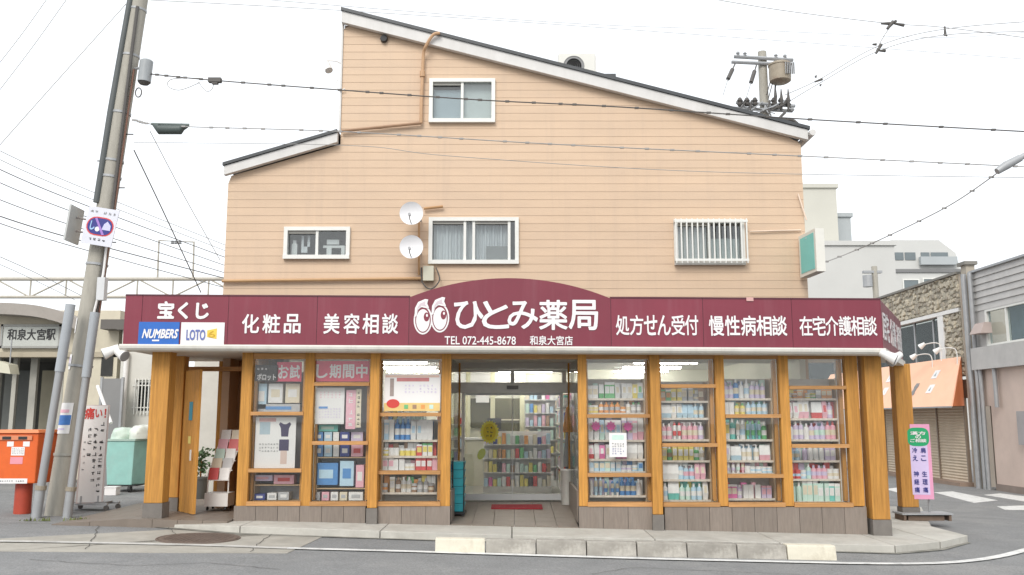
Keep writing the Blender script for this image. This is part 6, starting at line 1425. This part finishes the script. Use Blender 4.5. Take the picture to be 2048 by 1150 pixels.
q = aw_pt(1830, 779); text('電', q + na * .002, ra, upa, .26, .42, M_GREY, aw, bold=.02, depth=.006)
# shutters
zsh = azb + .25
for k, (ya, yb) in enumerate(((y_r + .25, y_r + 1.9), (y_r + 1.96, y_r + 3.8), (y_r + 3.86, y_r + 5.8), (y_r + 5.86, y_r + 8.2))):
    mb = MB(); n = 28; zl = zg + .12; vs = []; prof = []
    for i in range(n * 2 + 1): prof.append((XF + (.02 if i % 2 else .0), zl + (zsh - zl) * i / (2 * n)))
    vs = [(x, ya, z) for x, z in prof] + [(x, yb, z) for x, z in prof]; m_ = len(prof)
    mb.add(vs, [(i, i + 1, i + 1 + m_, i + m_) for i in range(m_ - 1)]); mb.build('roller_shutter', mat('shutter_beige', (.60, .50, .38), .6, .08, 2, dirt=(.48, .39, .29), dscale=1.2, damt=.5), sb)
    B('shutter_guide', mat('guide_brown', (.28, .22, .17), .6, .1, 3), sb, (XF - .03, XF + .06, ya - .055, ya - .003, zg, zsh))
B('shutter_header', mat('header_brown', (.16, .09, .06), .7, .15, 3), sb, (XF + .02, XF + .28, y_r + .1, y_l, zsh + .001, zwb - .61)); B('step', mat('step_brown', (.30, .22, .17), .8, .12, 3), sb, (XF - .35, XF + .2, y_r + .1, y_l, zg - .1, zg + .11))
B('end_wall', M_SHOPW, sb, (XF, XF + 6, y_r - .02, y_r - .002, zg, zt))
# downpipes between the buildings
yq = atX(1948, 700, XF).y
for (px, x_, r_) in ((1942, XF - .15, .07), (1955, XF - .12, .06)):
    q = atX(px, 760, x_); mb = MB(); mb.cyl((x_, q.y, zg), (x_, q.y, zt - .1), r_, n=10); mb.build('downpipe', M_GALV, sb, smooth=True)
B('chimney_post', mat('old_post', (.40, .36, .30), .8, .15, 3), sb, (XF - .05, XF + .2, y_r - .55, y_r - .25, zg, zt + .18)); B('post_cap', mat('coping_dark', (.22, .21, .19)), sb, (XF - .12, XF + .26, y_r - .62, y_r - .18, zt + .181, zt + .28))
# grey-clad building nearer
gb2 = thing('grey_clad_building', 'building with grey corrugated cladding above a pinkish rendered ground floor at the right edge', 'building', (XF, 22, G(XF)))
yg1 = y_r - .7; yg0 = 14.5; ztg = atX(2048, 514, XF).z; zmid = atX(2000, 730, XF).z; zww1 = atX(2000, 613, XF).z; zww0 = atX(2000, 690, XF).z
M_CLAD = mat('grey_cladding', (.50, .49, .475), .7, .10, 2, dirt=(.36, .355, .345), dscale=1.2, damt=.5)
nb_ = 6
for k in range(nb_):
    za = zww1 + (ztg - zww1) * k / nb_; zb = zww1 + (ztg - zww1) * (k + 1) / nb_
    mb = MB(); mb.hexa([(XF - .03, yg0, za + .004), (XF + .12, yg0, za + .004), (XF + .12, yg1, za + .004), (XF - .03, yg1, za + .004)], [(XF, yg0, zb), (XF + .12, yg0, zb), (XF + .12, yg1, zb), (XF, yg1, zb)]); mb.build('cladding_board', M_CLAD, gb2)
B('parapet_cap', M_GALV, gb2, (XF - .08, XF + .2, yg0, yg1, ztg + .001, ztg + .06))
yw1 = atX(1972, 650, XF).y; 
B('pier', M_CLAD, gb2, (XF - .01, XF + .12, yw1, yg1, zmid, zww1 + .003))
B('window_dark', mat('room_dim', (.09, .10, .10), .8, .2, 2), gb2, (XF + .6, XF + .65, yg0, yw1, zww0 - .1, zww1 + .1))
wf = B('window', M_ALU, gb2, (XF - .02, XF + .10, yg0, yw1 - .002, zww0, zww0 + .07), (XF - .02, XF + .10, yg0, yw1 - .002, zww1 - .06, zww1 + .002), (XF - .02, XF + .10, yw1 - .09, yw1 - .003, zww0 + .071, zww1 - .061))
for px in (2013, 2075): q = atX(px, 650, XF).y; B('sash_bar', M_ALU, wf, (XF + .0, XF + .09, q - .04, q + .04, zww0 + .071, zww1 - .061))
B('pane', M_GLASSD, wf, (XF + .04, XF + .046, yg0, yw1 - .1, zww0 + .071, zww1 - .061)); B('curtain', mat('blue_grey_curtain', (.25, .32, .36)), gb2, (XF + .3, XF + .32, yg0, yw1 - .7, zww0, zww1))
B('ledge', M_CLAD, gb2, (XF - .18, XF + .1, yg0, yg1, zmid - .08, zww0 - .002))
M_PINKW = mat('pinkish_render', (.62, .50, .435), .85, .08, 1.5, dirt=(.52, .42, .37), dscale=1.0, damt=.6)
B('lower_wall', M_PINKW, gb2, (XF, XF + .25, yg0, atX(1985, 850, XF).y, zg, zmid - .081)); yd0 = atX(1985, 850, XF).y
B('lower_wall', M_PINKW, gb2, (XF + .002, XF + .25, yd0 + .001, yg1, atX(1975, 812, XF).z, zmid - .082)); B('side_door', mat('door_taupe', (.30, .25, .21), .6, .1, 3), gb2, (XF + .25, XF + .3, yd0, yg1, zg, atX(1975, 812, XF).z)); B('base_course', mat('base_brown', (.26, .21, .18), .8, .12, 3), gb2, (XF - .03, XF + .24, yg0, yd0, zg - .1, zg + .18))
q = atX(2045, 850, XF - .05); B('meter_box', mat('meter_grey', (.34, .32, .32), .5, .08, 4), gb2, (XF - .12, XF - .002, q.y - .6, q.y + .12, q.z - .5, q.z + .35))
for (px, top) in ((1962, 700), (1990, 735)): q = atX(px, 760, XF - .1); mb = MB(); mb.cyl((XF - .1, q.y, atX(px, 815, XF).z if px > 1980 else zg), (XF - .1, q.y, atX(px, top, XF).z), .055, n=10); mb.build('downpipe', M_GALV, gb2, smooth=True)
mb = MB(); q = atX(1962, 660, XF - .2); mb.hexa([(XF - .35, q.y - .25, q.z - .1), (XF - .02, q.y - .25, q.z - .1), (XF - .02, q.y + .35, q.z - .1), (XF - .35, q.y + .35, q.z - .1)], [(XF - .2, q.y - .2, q.z + .2), (XF - .02, q.y - .2, q.z + .2), (XF - .02, q.y + .3, q.z + .2), (XF - .2, q.y + .3, q.z + .2)]); mb.build('vent_hood', mat('hood_pink', (.44, .36, .33), .7, .1, 3), gb2)
# far white buildings
def far_block(name, lab, px0, px1, py0, Y, m, depth=8, wins=None, roofm=None, pyb=840):
    a = at(px0, py0, Y); b = at(px1, py0, Y)
    t = thing(name, lab, 'building', ((a.x + b.x) / 2, Y, -.3)); B('wall', m, t, (a.x, b.x, Y, Y + depth, -.4, a.z)); B('parapet', roofm or m, t, (a.x - .1, b.x + .1, Y - .1, Y + depth, a.z + .001, a.z + .22))
    for (q0, q1, r0, r1) in (wins or []):
        c_ = at(q0, r1, Y); d_ = at(q1, r0, Y); w_ = B('window', M_ALU, t, (c_.x, d_.x, Y - .06, Y - .005, c_.z, c_.z + .08), (c_.x, d_.x, Y - .06, Y - .005, d_.z - .08, d_.z), (c_.x, c_.x + .08, Y - .06, Y - .005, c_.z + .08, d_.z - .08), (d_.x - .08, d_.x, Y - .06, Y - .005, c_.z + .08, d_.z - .08)); B('pane', mat('far_pane', (.16, .19, .20), .15, .1, 2), w_, (c_.x + .08, d_.x - .08, Y - .03, Y - .002, c_.z + .08, d_.z - .08))
    return t
M_FW = mat('far_white', (.56, .56, .54), .8, .05, .5); M_FG = mat('far_grey', (.42, .45, .46), .8, .05, .5); M_FC = mat('far_cream', (.55, .54, .48), .8, .05, .5)
far_block('stair_tower', 'pale grey stair tower behind the right edge of the house', 1560, 1672, 376, 46, M_FC)
far_block('grey_block', 'narrow blue-grey block next to the stair tower', 1668, 1701, 434, 48, M_FG)
far_block('white_block', 'plain white building behind the right end of the signboard', 1600, 1788, 491, 42, M_FW, wins=None)
fb = far_block('apartment_block', 'white apartment block with dark windows in the right distance', 1778, 1925, 545, 58, M_FW, wins=[(1806, 1838, 558, 582), (1846, 1880, 556, 580), (1886, 1915, 560, 584)], roofm=mat('far_dark', (.2, .2, .2), .8, .1, 1))
a = at(1786, 545, 60); b = at(1918, 480, 60)
mb = MB(); mb.prism([(a.x, a.z), (b.x, a.z), (b.x - .3, b.z - .9), (b.x - 1.4, b.z), (a.x, b.z)], 60, 66); mb.build('upper_storey', M_FW, fb)
for (q0, q1) in ((1790, 1806), (1810, 1830), (1842, 1858), (1862, 1895)): c_ = at(q0, 520, 60); d_ = at(q1, 505, 60); B('upper_window', mat('far_pane', (.16, .19, .20)), fb, (c_.x, d_.x, 59.95, 59.99, c_.z, d_.z))
c_ = at(1840, 530, 59.8); d_ = at(1912, 514, 59.8); B('balcony', M_FG, fb, (c_.x, d_.x, 59.6, 59.9, c_.z, d_.z))
# small pole in the distance
p = at(1750, 560, 38); t = thing('distant_pole', 'small distant utility pole with a transformer right of the house', 'utility pole', (p.x, 38, -.2))
mb = MB(); mb.tube([(p.x, 38, -.3), (p.x, 38, Z_(533, 38))], .12, 10); mb.build('shaft', M_CONC, t); mb = MB(); mb.cyl((p.x - .32, 38, p.z - .3), (p.x - .32, 38, p.z + .2), .2, n=12); mb.build('transformer', M_GALV, t); B('crossarm', M_GALV, t, (p.x - .5, p.x + .3, 37.9, 38.1, p.z + .3, p.z + .4))

# ================================================================== UTILITY POLE BEHIND THE ROOF
UY = 25.0
b0 = at(1524, 104, UY)
up = thing('transformer_pole', 'concrete utility pole with crossarms and a transformer rising behind the roof', 'utility pole', (b0.x, UY, G(8)))
us = UY / FPX * 1.03
mb = MB(); mb.tube([(b0.x + .0, UY, G(8)), (b0.x, UY, b0.z)], [.19, .125], 16); mb.build('shaft', M_CONC, up, smooth=True)
def uarm(px0, py0, px1, py1, r, dy=-.16): mb = MB(); a, b = at(px0, py0, UY + dy), at(px1, py1, UY + dy); mb.tube([a, b], r, 6); mb.build('crossarm', M_GALV, up)
uarm(1468, 113, 1586, 120, .055); uarm(1463, 124, 1550, 128, .05); uarm(1472, 205, 1590, 212, .05); uarm(1465, 216, 1585, 222, .05)
tr = at(1560, 146, UY - .35)
mb = MB(); mb.lathe((tr.x, tr.y, tr.z - .30), [(.22, 0), (.30, .05), (.31, .15), (.31, .5), (.33, .51), (.33, .56), (.26, .60)], 20); tb = mb.build('transformer', mat('transformer_tan', (.34, .29, .22), .5, .2, 3, dirt=(.22, .12, .09), dscale=2, damt=.8), up, smooth=True)
for k in range(6):
    an_ = k * math.pi / 5 + math.pi; B('cooling_fin', M_GALV, up, (tr.x + .05 + k * .05, tr.x + .065 + k * .05, tr.y - .36, tr.y - .28, tr.z - .15, tr.z + .2))
for (pxa, pya, pxb, pyb) in ((1470, 128, 1456, 158), (1513, 130, 1502, 165)):
    a, b = at(pxa, pya, UY - .2), at(pxb, pyb, UY - .5); mb = MB(); mb.tube([a, a.lerp(b, .35), a.lerp(b, .36), b], [.02, .02, .06, .06], 8); mb.build('fuse', M_CABLE, up); mb = MB(); mb.tube([b, at(pxb - 10, pyb + 32, UY - .8)], .012, 5); mb.build('drop_wire', M_GALV, up)
for px in (1476, 1490, 1552, 1570): q = at(px, 112 + (px - 1470) * .06, UY - .16); mb = MB(); mb.lathe((q.x, q.y, q.z), [(.03, 0), (.06, .03), (.03, .06), (.06, .09), (.03, .14)], 8); mb.build('insulator', M_GALV, up)
for px in (1480, 1494, 1510, 1548, 1562, 1576): q = at(px, 208, UY - .2); mb = MB(); mb.lathe((q.x, q.y, q.z - .06), [(.06, 0), (.09, .05), (.05, .10), (.09, .16), (.04, .25)], 8); mb.build('insulator', M_CABLE, up)
for (px, pya, pyb) in ((1550, 170, 215), (1562, 178, 220), (1576, 178, 222)): mb = MB(); mb.tube([at(px, pya, UY - .3), at(px + 1, (pya + pyb) / 2, UY - .3), at(px + 1, pyb, UY - .25)], [.012, .05, .03], 6); mb.build('riser', M_CABLE, up)
for (a_, b_) in (((1545, 166), (1536, 200)), ((1552, 168), (1548, 205)), ((1540, 165), (1533, 190))): mb = MB(); mb.tube([at(*a_, UY - .3), at(*b_, UY - .2)], .014, 5); mb.build('lead', M_CABLE, up)
ru_ = random.Random(9)
for k in range(16):
    a_ = at(ru_.uniform(1472, 1588), ru_.uniform(198, 212), UY - .25); b_ = at(ru_.uniform(1472, 1588), ru_.uniform(214, 232), UY - .3); m_ = a_.lerp(b_, .5) + Vector((ru_.uniform(-.1, .1), -.05, -.08))
    mb = MB(); mb.tube(smooth_pts([a_, m_, b_], 4), ru_.uniform(.012, .026), 5); mb.build('jumper', M_CABLE if k % 3 else M_GALV, up)
for px in (1486, 1502, 1538, 1556, 1584): q = at(px, 219, UY - .22); mb = MB(); mb.lathe((q.x, q.y, q.z - .05), [(.05, 0), (.075, .05), (.045, .09), (.075, .14), (.03, .2)], 8); mb.build('insulator', M_GALV, up)
mb = MB(); mb.tube(smooth_pts([at(1570, 225, UY - .2), at(1560, 238, UY - .3), at(1585, 240, UY - .3), at(1598, 250, UY - .3)], 5), .04, 6); mb.build('cable_bunch', M_CABLE, up)

# ================================================================== OVERHEAD WIRES
def wire(lab, pts, r, m=M_CABLE, name='overhead_cable', group=None, clips=None):
    P3 = smooth_pts([at(px, py, Y) for px, py, Y in pts], 10)
    mb = MB(); mb.tube(P3, r, 5)
    if not clips:
        return tag(mb.build(name, m), lab, 'cable', group)
    t = thing(name, lab, 'cable', P3[0], group); mb.build('line', m, t)
    for k in range(clips):
        q = P3[int((k + .5) / clips * (len(P3) - 1))]; c_ = MB(); c_.box(q.x - .03, q.x + .03, q.y - .014, q.y + .014, q.z - .012, q.z + r * 1.5); c_.build('clip', m, t)
    return t
wire('thick clipped cable crossing the wall just under the top window', [(300, 148, 14.0), (420, 160, 13.5), (680, 180, 12.9), (960, 200, 12.6), (1240, 214, 12.4), (1620, 239, 12.2), (2100, 266, 12.0)], .010, clips=34)
wire('lashed cable crossing the wall below the top window', [(268, 240, 14.0), (345, 252, 13.6), (680, 263, 13.0), (1100, 288, 12.7), (1600, 312, 12.4), (2100, 336, 12.2)], .008, M_CABLEG, clips=40)
wire('thin wire crossing the wall low under the lashed cable', [(268, 285, 14.0), (700, 291, 13.0), (900, 312, 12.8), (1400, 343, 12.6), (2100, 356, 12.4)], .005, M_CABLEG)
wire('faint high wire from the pole top to the right edge', [(300, 0, 14), (700, 22, 17), (1240, 58, 20), (2100, 122, 22)], .006, M_CABLEG)
wire('faint high wire crossing above the roof, lower of the two', [(300, -20, 20), (1100, 44, 24), (1500, 60, 26), (1880, 75, 28), (2100, 60, 28)], .007, M_CABLEG)
wire('high wire with spacers at the top right corner', [(1380, -10, 24), (1560, 20, 24), (1770, 46, 24), (1890, 55, 24), (2100, 82, 24)], .010, M_CABLEG)
wire('wire rising from behind the roof to the top right, upper one', [(1570, 190, 25), (1640, 158, 24.5), (1757, 92, 24), (1890, 58, 23.5), (2100, 40, 23)], .010, M_CABLEG)
wire('wire rising from behind the roof to the top right, lower one', [(1575, 205, 25), (1640, 166, 24.5), (1757, 102, 24), (1890, 70, 23.5), (2100, 62, 23)], .010, M_CABLEG)
def spacer(px, py, Y, lab, pts):
    q = at(px, py, Y); t = thing('cable_spacer', lab, 'insulator', (q.x, q.y, q.z - .2), 'spacers on the high wires'); s_ = Y / FPX
    for (a_, b_, r_) in pts:
        mb = MB(); mb.tube([(q.x + a_[0] * s_, Y, q.z - a_[1] * s_), (q.x + b_[0] * s_, Y, q.z - b_[1] * s_)], [r_ * .6, r_], 8); mb.build('arm', M_CABLE, t)
spacer(1785, 47, 24, 'dark wire spacer joint at the top right', [((-24, 0), (-6, 0), .05), ((4, 0), (24, 4), .05), ((-12, 12), (2, -4), .06), ((-4, 2), (8, -6), .04)])
spacer(1757, 96, 24, 'dark spacer below the top right wire joint', [((-12, -8), (-4, -8), .04), ((-3, 8), (6, -8), .05), ((2, 6), (14, 6), .05), ((-6, 12), (0, 2), .05)])
spacer(1637, 160, 24.4, 'small dark spacer right of the transformer pole', [((-8, 4), (8, -2), .04), ((-4, -10), (-6, -6), .035), ((2, 10), (5, 12), .04)])
spacer(1890, 62, 23.6, 'small grey insulator on the high wire at the top right', [((0, -10), (0, 10), .04), ((-4, 8), (4, 10), .03)])
wire('short drop line linking two spacers at the top right', [(1783, 50, 24), (1768, 72, 24), (1757, 92, 24)], .012, M_CABLEG)
# closures on the two cables by the pole
t = thing('cable_closure', 'dark green cable splice closure hanging from the lower cable beside the pole', 'cable closure', at(340, 266, 13.6))
q = at(340, 257, 13.6); mb = MB(); mb.tube([q + Vector((-.27, 0, .06)), q + Vector((-.20, 0, .03)), q + Vector((-.17, 0, -.02)), q + Vector((.17, 0, -.02)), q + Vector((.20, 0, .03)), q + Vector((.28, 0, .03))], [.02, .06, .075, .075, .06, .02], 10); mb.build('body', mat('closure_green', (.07, .09, .085), .5, .15, 5), t, smooth=True)
mb = MB(); mb.tube([q + Vector((-.3, 0, .075)), q + Vector((.3, 0, .06))], .022, 6); mb.build('strap', mat('closure_grey', (.17, .20, .19), .5, .1, 5), t)
q = at(430, 160, 13.45); tag(MB().box(q.x - .1, q.x + .1, 13.41, 13.49, q.z - .04, q.z + .03).box(q.x - .04, q.x + .05, 13.42, 13.48, q.z - .07, q.z - .041).build('cable_tap', M_CABLE), 'small black tap box on the thick clipped cable near the pole', 'cable box')
wire('slack loop of cable hanging under the thick cable by the pole', [(400, 156, 13.6), (345, 158, 13.7), (336, 172, 13.7), (360, 180, 13.6), (400, 165, 13.5)], .006, M_CABLEG)
wire('slack cable loop hanging under the tap box', [(396, 163, 13.5), (412, 182, 13.5), (424, 178, 13.5), (428, 162, 13.45)], .005, M_CABLEG)
wire('guy wire slanting from the pole down to the signboard', [(268, 300, 14), (330, 430, 15.5), (402, 585, 17)], .010, M_CABLE)
wire('thin guy wire slanting from the closure down to the house', [(300, 262, 14), (370, 395, 15.5), (440, 520, 17.5)], .006, M_CABLEG)
wire('thin line from the pole top down to the left edge', [(252, 8, 14.1), (120, 155, 13), (-20, 312, 12)], .006, M_CABLEG)
for i, (a_, b_) in enumerate((((-20, 205), (150, -25)), ((-20, 150), (110, -25)))): wire(f'faint wire crossing the top left corner of the sky, {["lower", "upper"][i]} one', [(a_[0], a_[1], 22), ((a_[0] + b_[0]) / 2, (a_[1] + b_[1]) / 2 + 4, 22), (b_[0], b_[1], 22)], .008, M_CABLEG)
rails = [(300, 492, .010), (318, 503, .010), (338, 516, .013), (365, 532, .012), (400, 546, .012), (434, 556, .016), (448, 575, .012)]
ordr = ['highest', 'second highest', 'third highest', 'middle', 'third lowest', 'second lowest', 'lowest']
for i, (ya, yb, r_) in enumerate(rails): wire(f'railway wire sloping down to the right behind the leaning pole, {ordr[i]} of seven', [(-20, ya - 8, 22), (140, ya + (yb - ya) * .34, 24), (470, yb + 6, 30)], r_, M_CABLE if i > 1 else M_CABLEG, group='railway wires on the left')
wire('railway contact wire low over the station roof', [(-20, 505, 26), (70, 545, 28), (180, 600, 30)], .012, M_CABLEG); wire('second railway contact wire low over the station roof', [(-20, 520, 26), (60, 556, 28), (150, 600, 30)], .010, M_CABLEG)
# street lamp at right edge with its stay wire
q = at(2022, 326, 11.5); t = thing('street_lamp', 'grey street lamp arm entering at the right edge', 'street lamp', (q.x, q.y, q.z - .1))
mb = MB(); mb.tube([at(1994, 343, 11.5), at(2012, 331, 11.5), at(2040, 316, 11.5)], [.045, .06, .05], 10); mb.build('head', M_GALV, t, smooth=True); mb = MB(); mb.tube(smooth_pts([at(2040, 316, 11.5), at(2100, 285, 11.5), at(2180, 270, 11.5), at(2240, 320, 11.5), Vector((at(2240, 320, 11.5).x + .1, 11.5, G(9)))], 5), .04, 10); mb.build('arm', M_GALV, t, smooth=True)
wire('clipped drop cable from the street lamp down to the teal sign', [(1996, 345, 11.6), (1900, 410, 12.5), (1780, 470, 13.6), (1700, 505, 14.3), (1640, 528, 14.0)], .008, M_CABLEG, clips=9)
print('GOODS', GC[0], 'OBJECTS', len(bpy.data.objects))
